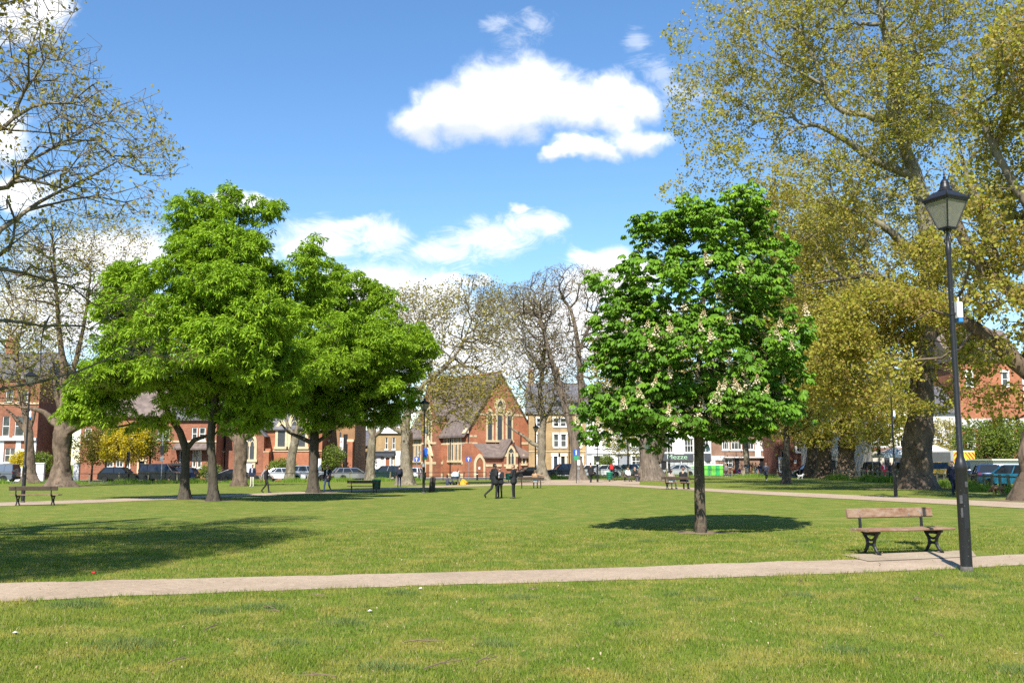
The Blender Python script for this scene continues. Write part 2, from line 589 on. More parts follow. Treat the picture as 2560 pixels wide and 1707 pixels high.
strip('path', [(-500, 1530), (0, 1504), (500, 1483), (1000, 1466), (1500, 1452), (2000, 1437), (2400, 1421), (2700, 1404), (3000, 1385)],
      [(-500, 1472), (0, 1458), (500, 1445), (1000, 1433), (1500, 1420), (2000, 1402), (2400, 1393), (2700, 1376), (3000, 1360)], PATHM, 0.006, 0.035)
strip('bench_slab', [(2170, 1404), (2290, 1399), (2440, 1392)], [(2105, 1388), (2290, 1381), (2430, 1376)], CONC, 0.016, 0.004)
strip('path', [(-400, 1281), (0, 1265), (250, 1256), (460, 1247), (620, 1240), (830, 1231), (1000, 1223), (1160, 1216), (1330, 1212), (1450, 1211)],
      [(-400, 1268), (0, 1256), (250, 1248), (460, 1240), (620, 1234), (830, 1226), (1000, 1218), (1160, 1212), (1330, 1207), (1450, 1206)], PATHM, 0.012, 0.03, 1.0, 2)
strip('path', [(1300, 1213), (1480, 1213), (1650, 1221), (1850, 1233), (2050, 1244), (2300, 1257), (2600, 1273), (2900, 1290)],
      [(1300, 1207), (1480, 1208), (1650, 1215), (1850, 1225), (2050, 1234), (2300, 1245), (2600, 1258), (2900, 1270)], PATHM, 0.016, 0.03, 1.0, 3)
strip('path', [(1230, 1206), (1330, 1206.5), (1450, 1209), (1600, 1211)], [(1230, 1202), (1330, 1200.5), (1450, 1200), (1600, 1201)], PATHM, 0.02, 0.05, 1.5, 4)
# the street round the green, with its pavement on the far side
def flat_strip(name, a, b, mat, lift, cols=4):
    n = 60
    t = np.linspace(0, 1, n)
    def line(pts):
        s = np.linspace(0, 1, len(pts)); pts = np.array(pts)
        return np.stack([np.interp(t, s, pts[:, 0]), np.interp(t, s, pts[:, 1])], 1)
    A, B = line(a), line(b)
    XY = np.concatenate([A * (1 - q) + B * q for q in np.linspace(0, 1, cols)])
    V = np.column_stack([XY, gz(XY[:, 0], XY[:, 1]) + lift])
    ii = np.arange(cols * n).reshape(cols, n)
    Fq = np.stack([ii[:-1, :-1], ii[:-1, 1:], ii[1:, 1:], ii[1:, :-1]], -1).reshape(-1, 4)
    return tag(link(name, mesh_np(name, V, [Fq], [mat], smooth=True)), kind='structure')
RN = [(-120, 94), (-60, 95), (-38, 97), (-20, 112), (-8, 122), (8, 126), (30, 124), (42, 108), (60, 82), (110, 50)]
RF = [(-120, 106), (-60, 107), (-44, 109), (-26, 124), (-10, 133), (8, 136), (36, 135), (54, 116), (76, 90), (130, 62)]
flat_strip('road', RN, RF, ASPH, 0.02)
PF = [(-122, 112), (-61, 113), (-47, 115), (-29, 131), (-12, 141), (8, 144), (40, 142), (62, 122), (86, 96), (140, 70)]
flat_strip('pavement', RF, PF, PAVE, 0.10)

EARTH = pathmat('bare_earth', (0.16, 0.115, 0.075), (0.24, 0.18, 0.12), (1.2, 1.2, 1.2))
def soil(px, Y, r, seed, sq=1.0):
    """worn bare earth round a trunk"""
    c = G(px, Y); rs = np.random.RandomState(seed); n = 40
    a = np.linspace(0, 2 * PI, n, endpoint=False)
    q = r * (1 + .22 * np.sin(3 * a + seed) + .16 * np.sin(5 * a + 2 * seed) + .12 * rs.randn(n))
    X, Y_ = c.x + np.cos(a) * q, c.y + np.sin(a) * q * sq
    V = np.column_stack([np.append(X, c.x), np.append(Y_, c.y), np.append(gz(X, Y_), gz(c.x, c.y)) + .009])
    j = np.arange(n)
    tag(link('bare_earth', mesh_np('bare_earth', V, [np.stack([j, (j + 1) % n, np.full(n, n)], 1)], [EARTH], smooth=True)), kind='structure')
for i, (px, Y, r) in enumerate(((1752, 23.2, .62), (533, 47, 1.1), (461, 50, .9), (783, 63, 1.5), (150, 80, 2.0), (2293, 63, 2.3), (2592, 43, 2.0), (1966, 79, .9), (1446, 100, 1.6), (1628, 92, 2.2))): soil(px, Y, r, i + 1)

# ------------------------------------------------------------------ trees
def unit(v):
    return v / np.maximum(1e-9, np.linalg.norm(v, axis=-1, keepdims=True))
def pnoise(p, s, seed=0):
    """cheap smooth pseudo-noise, -1..1"""
    q = p * s
    o = np.zeros(len(p))
    for i in range(4):
        a = np.array([math.sin(1.7 * i + seed), math.cos(2.3 * i + seed * 1.3), math.sin(0.9 * i + 2 + seed * 0.7)]) * (1.0 + 0.55 * i)
        o += np.sin(q @ a + i * 2.1 + seed) * (1 / (1 + 0.4 * i))
    return o / 2.2
def sample_env(rs, ells, n, shell=0.0, gap=0.0, gs=0.5, seed=0):
    """random points in a union of ellipsoids (c, r); gap>0 carves noise holes"""
    vol = np.array([e[1][0] * e[1][1] * e[1][2] * (e[2] if len(e) > 2 else 1.0) for e in ells]); vol = vol / vol.sum()
    out = []
    while sum(len(o) for o in out) < n:
        k = rs.choice(len(ells), n, p=vol)
        d = unit(rs.randn(n, 3))
        rr = rs.rand(n) ** (1 / 3.0)
        rr = shell + (1 - shell) * rr
        c = np.array([e[0] for e in ells])[k]; r = np.array([e[1] for e in ells])[k]
        p = c + d * r * rr[:, None]
        if gap > 0:
            p = p[pnoise(p, gs * 2 * PI / 3, seed) > gap - 1.0]
        out.append(p)
    return np.concatenate(out)[:n]
def grow(rs, trunk, limbs, pts, fine, bf=0.35, step=0.5, wig=0.12, droop=0.0, rtip=0.008, zmin=0.0, fdroop=None):
    """trunk: [(x,y,z,r)..] first is the base. limbs: lists of (x,y,z,r). pts/fine: attractors. -> nodes, parents, radii, tip counts"""
    P, par, pl, rov, ok = [], [], [], [], []
    def add(p, q, r=0.0, o=True):
        P.append(np.array(p, float)); par.append(q)
        pl.append(0.0 if q < 0 else pl[q] + np.linalg.norm(P[-1] - P[q])); rov.append(r); ok.append(o)
        return len(P) - 1
    def poly(q, start):
        """author polyline with radii, smoothed"""
        q = [np.array(a, float) for a in q]
        e = [2 * q[0] - q[1]] + q + [2 * q[-1] - q[-2]]
        last = start
        for i in range(1, len(e) - 2):
            n = max(1, int(np.linalg.norm(e[i + 1][:3] - e[i][:3]) / (min(step, .28) if e[i][3] > .25 else step)))
            for j in range(1, n + 1):
                t = j / n
                a, b, c, d = e[i - 1], e[i], e[i + 1], e[i + 2]
                x = 0.5 * (2 * b + (c - a) * t + (2 * a - 5 * b + 4 * c - d) * t * t + (3 * b - a - 3 * c + d) * t ** 3)
                r = b[3] * (1 - t) + c[3] * t
                last = add(x[:3], last, r, x[2] > zmin)
        return last
    b0 = add(trunk[0][:3], -1, trunk[0][3], trunk[0][2] > zmin)
    poly(trunk, b0)
    for lm in limbs:
        lm = list(lm); lm[-1] = (*lm[-1][:3], min(.022, lm[-1][3])); lm[-2] = (*lm[-2][:3], lm[-2][3] * .8)
        A = np.array(P)
        s = int(np.argmin(np.linalg.norm(A - np.array(lm[0][:3]), axis=1)))
        poly([(*P[s], lm[0][3])] + list(lm[1:]) if np.linalg.norm(P[s] - np.array(lm[0][:3])) < 0.3 else [(*P[s], lm[0][3])] + list(lm), s)
    cap = len(P) + int((len(pts) + len(fine)) * 14) + 100
    AP = np.zeros((cap, 3)); APL = np.full(cap, 1e9); n = len(P)
    AP[:n] = np.array(P); APL[:n] = np.where(ok, pl, 1e8)
    parr = par
    for stage, (Q, dr) in enumerate(((pts, droop), (fine, droop if fdroop is None else fdroop))):
        if len(Q) == 0: continue
        if stage == 0:
            Q = Q[np.argsort(np.linalg.norm(Q - np.array(trunk[-1][:3]), axis=1))]
        else:
            Q = Q[rs.permutation(len(Q))]
        for q in Q:
            d = np.linalg.norm(AP[:n] - q, axis=1)
            i = int(np.argmin(d + bf * APL[:n]))
            dist = d[i]
            if dist < 0.04 or dist > 60: continue
            kk = max(1, min(12, int(dist / step)))
            pd = AP[i] - AP[parr[i]] if parr[i] >= 0 else np.array([0, 0, 1.0])
            pd = pd / (np.linalg.norm(pd) + 1e-9)
            ctrl = AP[i] + pd * dist * 0.35 + np.array([0, 0, 0.15 * dist])
            last = i
            for j in range(1, kk + 1):
                t = j / kk
                x = (1 - t) ** 2 * AP[i] + 2 * t * (1 - t) * ctrl + t * t * q
                if j < kk: x = x + rs.randn(3) * wig * min(step, dist / kk)
                x[2] -= dr * dist * t * t
                if n >= cap: break
                AP[n] = x; parr.append(last)
                APL[n] = (APL[last] if APL[last] < 1e7 else 0) + dist / kk
                rov.append(0.0)
                last = n; n += 1
    AP = AP[:n]
    pr = np.array(parr)
    nt_ = np.zeros(n)
    haschild = np.zeros(n, bool)
    haschild[pr[pr >= 0]] = True
    nt_[~haschild] = 1
    for i in range(n - 1, 0, -1):
        nt_[pr[i]] += nt_[i]
    rt = max(0.05, max(rov))
    e = math.log(max(10, nt_[0])) / math.log(max(2.0, 0.55 * rt / rtip))
    r = rtip * np.power(nt_, 1 / e)
    ro = np.array(rov)
    r = np.where(ro > 0, ro, r)
    for i in range(1, n):
        if ro[i] == 0: r[i] = min(r[i], r[pr[i]] * 0.86)
    return AP, pr, r, nt_
def limb_mesh(P, pr, r, burr=0.10, seed=0, rmin=0.0, bs=1.2):
    """tubes for every branch segment"""
    n = len(P)
    # main child of each node keeps the direction
    main = np.full(n, -1)
    best = np.zeros(n)
    for i in range(1, n):
        p = pr[i]
        if r[i] > best[p]: best[p] = r[i]; main[p] = i
    d = np.zeros((n, 3)); d[1:] = P[1:] - P[pr[1:]]
    d = unit(d); d[0] = (0, 0, 1)
    tan = d.copy()
    hm = main >= 0
    tan[hm] = unit(d[hm] + d[main[hm]])
    ref = np.array([0.62, 0.21, 0.05])
    def frame(t):
        u = unit(ref - t * (t @ ref)[:, None])
        return u, np.cross(t, u)
    idx = np.arange(1, n)
    idx = idx[r[idx] > rmin]
    Vs, Fs, off = [], [], 0
    rr = r[idx]
    for lo, hi, k in ((0.25, 99, 26), (0.08, 0.25, 9), (0.03, 0.08, 5), (0, 0.03, 3)):
        sel = idx[(rr >= lo) & (rr < hi)]
        if len(sel) == 0: continue
        p = pr[sel]
        ismain = (main[p] == sel) & (r[p] < r[sel] * 1.9)
        t0 = np.where(ismain[:, None], tan[p], d[sel]); t1 = tan[sel]
        r0 = np.where(ismain, r[p], np.minimum(r[p], r[sel] * 1.12)); r1 = r[sel]
        a = np.arange(k) * 2 * PI / k
        rings = []
        for c, t, q in ((P[p], t0, r0), (P[sel], t1, r1)):
            u, w = frame(t)
            x = u[:, None] * np.cos(a)[None, :, None] + w[:, None] * np.sin(a)[None, :, None]
            pos = c[:, None] + x * q[:, None, None]
            if lo >= 0.08 and burr > 0:
                f = pos.reshape(-1, 3)
                nz = pnoise(f, bs, seed) * 0.45 + pnoise(f, bs * 2.7, seed + 3) * 0.38 + pnoise(f * np.array([1, 1, .3]), bs * 6, seed + 5) * 0.22 + pnoise(f, bs * 9, seed + 7) * .12
                pos = pos + x * (q[:, None] * burr * nz.reshape(len(c), k))[:, :, None]
                if lo >= 0.25:       # buttress ridges run out into the roots
                    zb = c[:, 2] - P[0][2]
                    ridge = (np.cos(5 * a[None, :] + seed + 0.5 * c[:, :1]) * 0.6 + np.cos(8 * a[None, :] + 2.1 * seed) * 0.4) * (0.13 * np.exp(-np.maximum(zb, 0) / 0.75) + 0.045)[:, None]
                    pos = pos + x * (q[:, None] * ridge)[:, :, None]
            rings.append(pos)
        m = len(sel)
        V = np.stack(rings, 1).reshape(-1, 3)
        b = (np.arange(m) * 2 * k)[:, None] + off
        j = np.arange(k)[None]
        j2 = (j + 1) % k
        Fs.append(np.stack([b + j, b + j2, b + j2 + k, b + j + k], -1).reshape(-1, 4))
        Vs.append(V); off += len(V)
    return np.concatenate(Vs), Fs
def leaf_quads(rs, C, size, aspect, up=0.2, droop=0.5, out=None, fold=0.18):
    """rhombus leaves, folded along the midrib. C: centres"""
    n = len(C)
    a = unit(rs.randn(n, 3) + np.array([0, 0, -droop]) + (0 if out is None else out))
    nrm = unit(rs.randn(n, 3) * 0.8 + np.array([0, 0, up]))
    b = unit(np.cross(a, nrm))
    nn = np.cross(b, a)
    s = size * (0.6 + 0.8 * rs.rand(n))[:, None]
    w = s * aspect
    V = np.stack([C, C + a * s * 0.55 + b * w * 0.5 + nn * s * fold * 0.5, C + a * s, C + a * s * 0.55 - b * w * 0.5 + nn * s * fold * 0.5], 1).reshape(-1, 3)
    q = np.arange(n) * 4
    F_ = np.stack([np.stack([q, q + 1, q + 2], 1), np.stack([q, q + 2, q + 3], 1)], 1).reshape(-1, 3)
    return V, F_
def E(px, py, rx, ry, Y, rd=None, w=1.0):
    """crown lobe from the photo: centre and half-size in photo pixels at distance Y"""
    c = P3(px, py, Y)
    s = Y / F
    return (np.array(c), np.array([rx * s, (rd if rd else 0.8 * rx * s), ry * s]), w)
def XY3(px, py, Y, r):
    p = P3(px, py, Y)
    return (p.x, p.y, p.z, r)
def tree(name, label, base, trunk, ells, n1, n2, bk, leaf=None, limbs=(), seed=1, bf=0.35, step=0.5, rtip=0.008, group=None, zmin=1.5, droop=0.0,
         fdroop=None, shell=0.0, gap=0.0, gs=0.35, burr=0.1, nl=3, per=3, sig=0.25, flat=1.0, lsize=0.15, lasp=0.6, ldroop=0.5, lup=0.2, ldx=0.0, wig=0.12, bs=1.2, cat='tree', flare=1.5, seeds=None, fineells=None, pads=None, leafkeep=None, nodemax=0.05):
    """trunk/limbs in world coordinates; the Empty stands at the base"""
    rs = np.random.RandomState(seed)
    b = np.array(base, float)
    # flare at the root
    t0, t1 = np.array(trunk[0]), np.array(trunk[1])
    hh = 0.28 + 0.45 * t0[3]
    tr = []
    for dz in (-0.25, 0.0, 0.12, 0.28, 0.5, 0.8, 1.2, 1.7):
        if dz > 0.75 * (t1[2] - t0[2]): break
        f = max(0, dz) / max(.1, t1[2] - t0[2])
        tr.append((t0[0] + (t1[0] - t0[0]) * f, t0[1] + (t1[1] - t0[1]) * f, t0[2] + dz, (t0[3] + (t1[3] - t0[3]) * f) * (1 + (flare - 1) * 1.25 * math.exp(-max(0, dz) / hh))))
    tr += list(trunk[1:])
    pts = sample_env(rs, ells, n1, shell, gap, gs, seed)
    fine = sample_env(rs, fineells or ells, n2, max(shell, 0.25), gap, gs, seed)
    P, pr, r, nt_ = grow(rs, tr, limbs, pts, fine, bf, step, wig, droop, rtip, base[2] + zmin, fdroop)
    root = thing(name, label, cat, tuple(b), 0, group)
    V, Fs = limb_mesh(P - b, pr, r, burr, seed, bs=bs)
    link('trunk', mesh_np('trunk', V, Fs, [bk], smooth=True), root)
    if pads:
        dmin, pr_, ph, ntuft, nleaf, ll, lw = pads
        cand = P[rs.permutation(np.where(nt_ <= 2)[0])]
        keep = []
        for c in cand:
            if not keep or np.min(np.linalg.norm((np.array(keep) - c) * np.array([1, 1, 1.6]), axis=1)) > dmin: keep.append(c)
        K = np.array(keep) - b
        psz = 0.65 + 0.7 * rs.rand(len(K))
        tc_ = np.repeat(K, ntuft, 0); ps = np.repeat(psz, ntuft)
        an, rr = rs.rand(len(tc_)) * 2 * PI, np.sqrt(rs.rand(len(tc_)))
        tc_ = tc_ + np.stack([np.cos(an) * rr * pr_ * ps, np.sin(an) * rr * pr_ * ps, ph * ps * (1 - 1.5 * rr ** 2) + rs.randn(len(tc_)) * .06], 1)
        ro = np.stack([np.cos(an) * rr, np.sin(an) * rr, 0 * rr], 1)
        hub = np.repeat(tc_, nleaf, 0); n_ = len(hub)
        ax = unit(rs.randn(n_, 3) * np.array([1, 1, .55]) + 0.6 * np.repeat(ro, nleaf, 0) + np.array([0, 0, -.12]))
        nrm = unit(np.array([0, 0, 1.0]) + rs.randn(n_, 3) * .45 + .4 * np.repeat(ro, nleaf, 0))
        sd = unit(np.cross(ax, nrm))
        l_ = (ll * (.6 + .7 * rs.rand(n_)))[:, None]
        w_ = l_ * lw
        dn = np.array([0, 0, -1.0])
        q0 = hub + ax * l_ * .18
        V = np.stack([q0, hub + ax * l_ * .6 + sd * w_ * .5 + dn * l_ * .06, hub + ax * l_ * .95 + dn * l_ * .32, hub + ax * l_ * .6 - sd * w_ * .5 + dn * l_ * .06], 1).reshape(-1, 3)
        q = np.arange(n_) * 4
        Fl = np.concatenate([np.stack([q, q + 1, q + 2], 1), np.stack([q, q + 2, q + 3], 1)])
        rv = np.tile(np.clip(.55 * rs.rand(n_) + .45 * np.repeat(rs.rand(len(tc_)), nleaf), 0, 1), 2)
        link('crown', mesh_np('crown', V, [Fl], [leaf], attrs={'rnd': ('FACE', rv)}), root)
    elif leaf is not None:
        tips = np.where(nt_ <= nl)[0]
        tips = tips[r[tips] < 0.05]
        C = np.repeat(P[tips], per, 0)
        t = rs.rand(len(C))[:, None]
        C = C * t + np.repeat(P[pr[tips]], per, 0) * (1 - t)
        C = C + rs.randn(len(C), 3) * np.array([sig, sig, sig * flat])
        if leafkeep is not None:
            C = C[rs.rand(len(C)) < leafkeep(C)]
        C = C - b
        V, Fl = leaf_quads(rs, C, lsize, lasp, lup, ldroop)
        rv = np.repeat(np.clip(rs.rand(len(C)) * 0.75 + 0.25 * (0.5 + 0.5 * pnoise(C, 0.7, seed)), 0, 1), 2)
        link('crown', mesh_np('crown', V, [Fl], [leaf], attrs={'rnd': ('FACE', rv)}), root)
    if seeds:
        ns, ssz, smat = seeds
        tips = np.where(nt_ == 1)[0]
        q = P[rs.choice(tips, ns)] - b - np.array([0, 0, 0.12])
        o = np.array([[1, 0, 0], [-.5, .87, 0], [-.5, -.87, 0], [0, 0, 1.0], [0, 0, -1.0]]) * ssz
        V = (q[:, None] + o[None]).reshape(-1, 3)
        j = (np.arange(ns) * 5)[:, None]
        Fl = np.concatenate([j + np.array([[a_, b_, 3]]) for a_, b_ in ((0, 1), (1, 2), (2, 0))] + [j + np.array([[b_, a_, 4]]) for a_, b_ in ((0, 1), (1, 2), (2, 0))])
        tag(link('seed_ball', mesh_np('seed_ball', V, [Fl], [smat]), root), kind='stuff')
    return root, P, pr, r, nt_

BARK_PLANE = bark('plane_bark', (0.133, 0.105, 0.070), (0.250, 0.222, 0.156), (0.078, 0.061, 0.043), 1.7, 0.5)
BARK_BURR = bark('old_plane_bark', (0.101, 0.072, 0.050), (0.187, 0.136, 0.094), (0.048, 0.035, 0.026), 1.9, 0.4)
BARK_BIG = bark('big_plane_bark', (0.109, 0.078, 0.055), (0.172, 0.129, 0.090), (0.047, 0.035, 0.026), 1.5, 0.4, (0.179, 0.164, 0.117), (10, 19))
BARK_TWIG = bark('pale_twig_bark', (0.164, 0.136, 0.098), (0.242, 0.207, 0.148), (0.101, 0.082, 0.058), 3.0, 0.6)
BARK_DARK = bark('ash_bark', (0.066, 0.055, 0.041), (0.094, 0.078, 0.058), (0.035, 0.029, 0.023), 4.0, 0.3)
BARK_CHEST = bark('chestnut_bark', (0.094, 0.074, 0.051), (0.133, 0.105, 0.074), (0.043, 0.033, 0.025), 6.0, 0.35)
BARK_LOC = bark('locust_bark', (0.117, 0.092, 0.070), (0.195, 0.156, 0.121), (0.047, 0.037, 0.028), 4.0, 0.10)
LEAF_PLANE = leafmat('plane_leaf', [(0.354, 0.216, 0.085), (0.366, 0.290, 0.068), (0.402, 0.365, 0.057), (0.307, 0.335, 0.045), (0.508, 0.464, 0.080)], 0.5, 0.5, 0.08)
LEAF_PLANE_Y = leafmat('young_plane_leaf', [(0.390, 0.273, 0.078), (0.468, 0.390, 0.078), (0.403, 0.403, 0.065), (0.572, 0.501, 0.098)], 0.5)
LEAF_ASH = leafmat('ash_leaf', [(0.133, 0.228, 0.016), (0.203, 0.338, 0.023), (0.276, 0.426, 0.029), (0.361, 0.517, 0.042)], 0.38, 0.5, 0.15)
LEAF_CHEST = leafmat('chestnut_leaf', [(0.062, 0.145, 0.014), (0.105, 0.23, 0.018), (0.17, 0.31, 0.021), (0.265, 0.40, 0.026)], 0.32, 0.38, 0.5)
LEAF_MID = leafmat('shrub_leaf', [(0.110, 0.165, 0.020), (0.176, 0.242, 0.026), (0.242, 0.308, 0.033)], 0.45)
LEAF_YEL = leafmat('yellow_leaf', [(0.46, 0.37, 0.012), (0.60, 0.49, 0.015), (0.68, 0.57, 0.03)], 0.5)
LEAF_OLIVE = leafmat('olive_leaf', [(0.348, 0.252, 0.084), (0.384, 0.312, 0.072), (0.324, 0.324, 0.060), (0.480, 0.420, 0.084)], 0.5, 0.5, 0.08)
SEEDM = simple('seed', (0.075, 0.05, 0.03), 0.9, 0)

# --- the young horse chestnut in front
def chestnut():
    Y = 23.2
    b = G(1752, Y)
    T = lambda px, py, r, dy=0: XY3(px, py, Y + dy, r)
    trunk = [(b.x, b.y, b.z, 0.135), T(1749, 1230, 0.125), T(1747, 1110, 0.118), T(1745, 1000, 0.10), T(1752, 860, 0.07), T(1765, 700, 0.04), T(1795, 580, 0.02), T(1820, 520, 0.012)]
    limbs = []
    rs = np.random.RandomState(5)
    ells = [E(1790, 590, 130, 85, Y, 1.3, 1.6), E(1575, 800, 85, 60, Y, 1, 1.5), E(1625, 575, 50, 40, Y, .8, 1.0), E(1930, 640, 50, 60, Y, .8, 1.5), E(1960, 830, 60, 60, Y, .9, 1.3), E(1855, 512, 50, 46, Y, 0.7, 2.6), E(1720, 560, 70, 60, Y, .9, 1.5), E(1655, 578, 62, 42, Y, 0.7), E(1640, 660, 100, 45, Y), E(1900, 555, 50, 32, Y, .5), E(1745, 720, 200, 95, Y, 1.9), E(1530, 712, 70, 30, Y, .7),
            E(1895, 735, 80, 55, Y), E(1745, 890, 235, 110, Y, 2.4), E(1545, 885, 85, 55, Y), E(1950, 930, 85, 65, Y), E(1740, 1010, 250, 75, Y, 2.5), E(1510, 1062, 70, 36, Y, .8), E(1945, 1035, 80, 36, Y), E(1830, 1060, 90, 38, Y), E(1640, 1080, 80, 36, Y), E(1480, 1000, 40, 50, Y, .6)]
    pts = sample_env(rs, ells, 2700, 0.35, 0.56, 0.8, 3)
    P, pr, r, nt_ = grow(rs, trunk[:1] + [(b.x, b.y, b.z + .15, .15), (b.x, b.y, b.z + .4, .132)] + trunk[1:], limbs, pts, np.zeros((0, 3)), 0.22, 0.22, 0.10, 0.05, 0.007, b.z + 1.75)
    root = thing('horse_chestnut_tree', 'small round horse chestnut with cream flower spikes and a slim trunk', 'tree', tuple(b))
    bb = np.array(b)
    V, Fs = limb_mesh(P - bb, pr, r, 0.06, 2, bs=4)
    link('trunk', mesh_np('trunk', V, Fs, [BARK_CHEST], smooth=True), root)
    cen = np.array(P3(1745, 880, Y))
    tips = np.where((nt_ <= 2) & (r < 0.03))[0]
    tips = rs.permutation(tips)[:3000]
    # palmate leaves: petiole out from the tip, five to seven drooping leaflets
    per = 4
    C = np.repeat(P[tips], per, 0)
    n = len(C)
    dirn = unit(rs.randn(n, 3) * np.array([1, 1, 0.55]) + 0.5 * unit(C - cen) + np.array([0, 0, 0.25]))
    hub = C + dirn * (0.10 + 0.13 * rs.rand(n))[:, None]
    size = 0.11 + 0.125 * rs.rand(n)
    axis_ = unit(dirn * np.array([1, 1, 0.2]) + np.array([0, 0, 0.15]) + rs.randn(n, 3) * 0.12)   # the way the middle leaflet points
    up = unit(np.array([0, 0, 1.0]) + 0.55 * dirn + rs.randn(n, 3) * 0.22)
    side = unit(np.cross(axis_, up)); up = np.cross(side, axis_)
    VV, rv = [], []
    for kx, ang in enumerate((-118, -72, -36, 0, 36, 72, 118)):
        a = R(ang)
        ln = size * (1.0 - 0.0022 * abs(ang))
        d0 = axis_ * math.cos(a) + side * math.sin(a)
        dr = 0.62 + 0.3 * rs.rand(n)
        d = unit(d0 * 0.8 + np.array([0, 0, -1.0]) * dr[:, None])
        s = unit(np.cross(d, up)); nn = np.cross(s, d)
        w = ln * 0.40
        q = [hub, hub + d * (ln * 0.33)[:, None] + s * (w * 0.28)[:, None] + nn * (ln * .06)[:, None], hub + d * (ln * 0.70)[:, None] + s * (w * 0.5)[:, None] + nn * (ln * .07)[:, None], hub + unit(d + np.array([0, 0, -.12])) * ln[:, None],
             hub + d * (ln * 0.70)[:, None] - s * (w * 0.5)[:, None] + nn * (ln * .07)[:, None], hub + d * (ln * 0.33)[:, None] - s * (w * 0.28)[:, None] + nn * (ln * .06)[:, None], hub + d * (ln * .62)[:, None]]
        VV.append(np.stack(q, 1))
        rv.append(rs.rand(n))
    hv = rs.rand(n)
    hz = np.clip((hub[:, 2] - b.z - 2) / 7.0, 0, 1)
    V = np.concatenate(VV).reshape(-1, 3) - bb
    m = n * 7
    q = np.arange(m)[:, None] * 7
    F1 = np.concatenate([q + np.array([[0, 1, 6]]), q + np.array([[1, 2, 6]]), q + np.array([[2, 3, 6]]), q + np.array([[3, 4, 6]]), q + np.array([[4, 5, 6]]), q + np.array([[5, 0, 6]])])
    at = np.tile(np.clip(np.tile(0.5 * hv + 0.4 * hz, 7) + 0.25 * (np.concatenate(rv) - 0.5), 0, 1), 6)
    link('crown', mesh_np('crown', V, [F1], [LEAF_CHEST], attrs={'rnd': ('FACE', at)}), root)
    # flower spikes
    fl = leafmat('chestnut_flower', [(0.56, 0.38, 0.16), (0.72, 0.60, 0.36), (0.78, 0.70, 0.50)], 0.3)
    metas = []
    for v in range(4):
        r2 = np.random.RandomState(40 + v)
        nf = 52
        t = np.sort(r2.rand(nf))
        ang = r2.rand(nf) * 2 * PI
        rad = (0.052 * (1 - t) ** 0.7 + 0.008) * (0.7 + .5 * r2.rand(nf))
        c = np.stack([np.cos(ang) * rad, np.sin(ang) * rad, t * 0.22], 1)
        o = unit(np.stack([np.cos(ang), np.sin(ang), 0.2 + 0 * t], 1))
        tt = unit(np.cross(o, r2.randn(nf, 3))); bt = np.cross(o, tt)
        s = (0.021 * (1.15 - 0.75 * t))[:, None]
        Vf = np.stack([c + tt * s, c + bt * s, c - tt * s, c - bt * s, c + o * s * .9, c - o * s * .5], 1).reshape(-1, 3)
        j = (np.arange(nf) * 6)[:, None]
        Ff = np.concatenate([j + np.array([[a_, (a_ + 1) % 4, 4]]) for a_ in range(4)] + [j + np.array([[(a_ + 1) % 4, a_, 5]]) for a_ in range(4)])
        at = np.tile(np.clip(1 - t + 0.3 * (r2.rand(nf) - .5), 0, 1), 8)
        metas.append(mesh_np('flower_spike', Vf, [Ff], [fl], attrs={'rnd': ('FACE', at)}))
    # spikes stand on outer tips, mostly on the lower two thirds facing the light
    tp = P[tips]
    out = tp - cen
    score = -out[:, 1] * 0.35 - (tp[:, 2] - cen[2]) * 0.22 + rs.rand(len(tp)) * 3.4
    for i in np.argsort(-score)[:99]:
        o = link('flower_spike', metas[rs.randint(4)], root)
        o.location = Vector(tp[i] - bb + np.array([0, -0.05, 0.08]) + unit(out[i]) * 0.10)
        o.rotation_euler = (rs.randn() * 0.2 + 0.1, rs.randn() * 0.22, rs.rand() * 6)
        s = 1.0 + 0.5 * rs.rand()
        o.scale = (s, s, s)
chestnut()

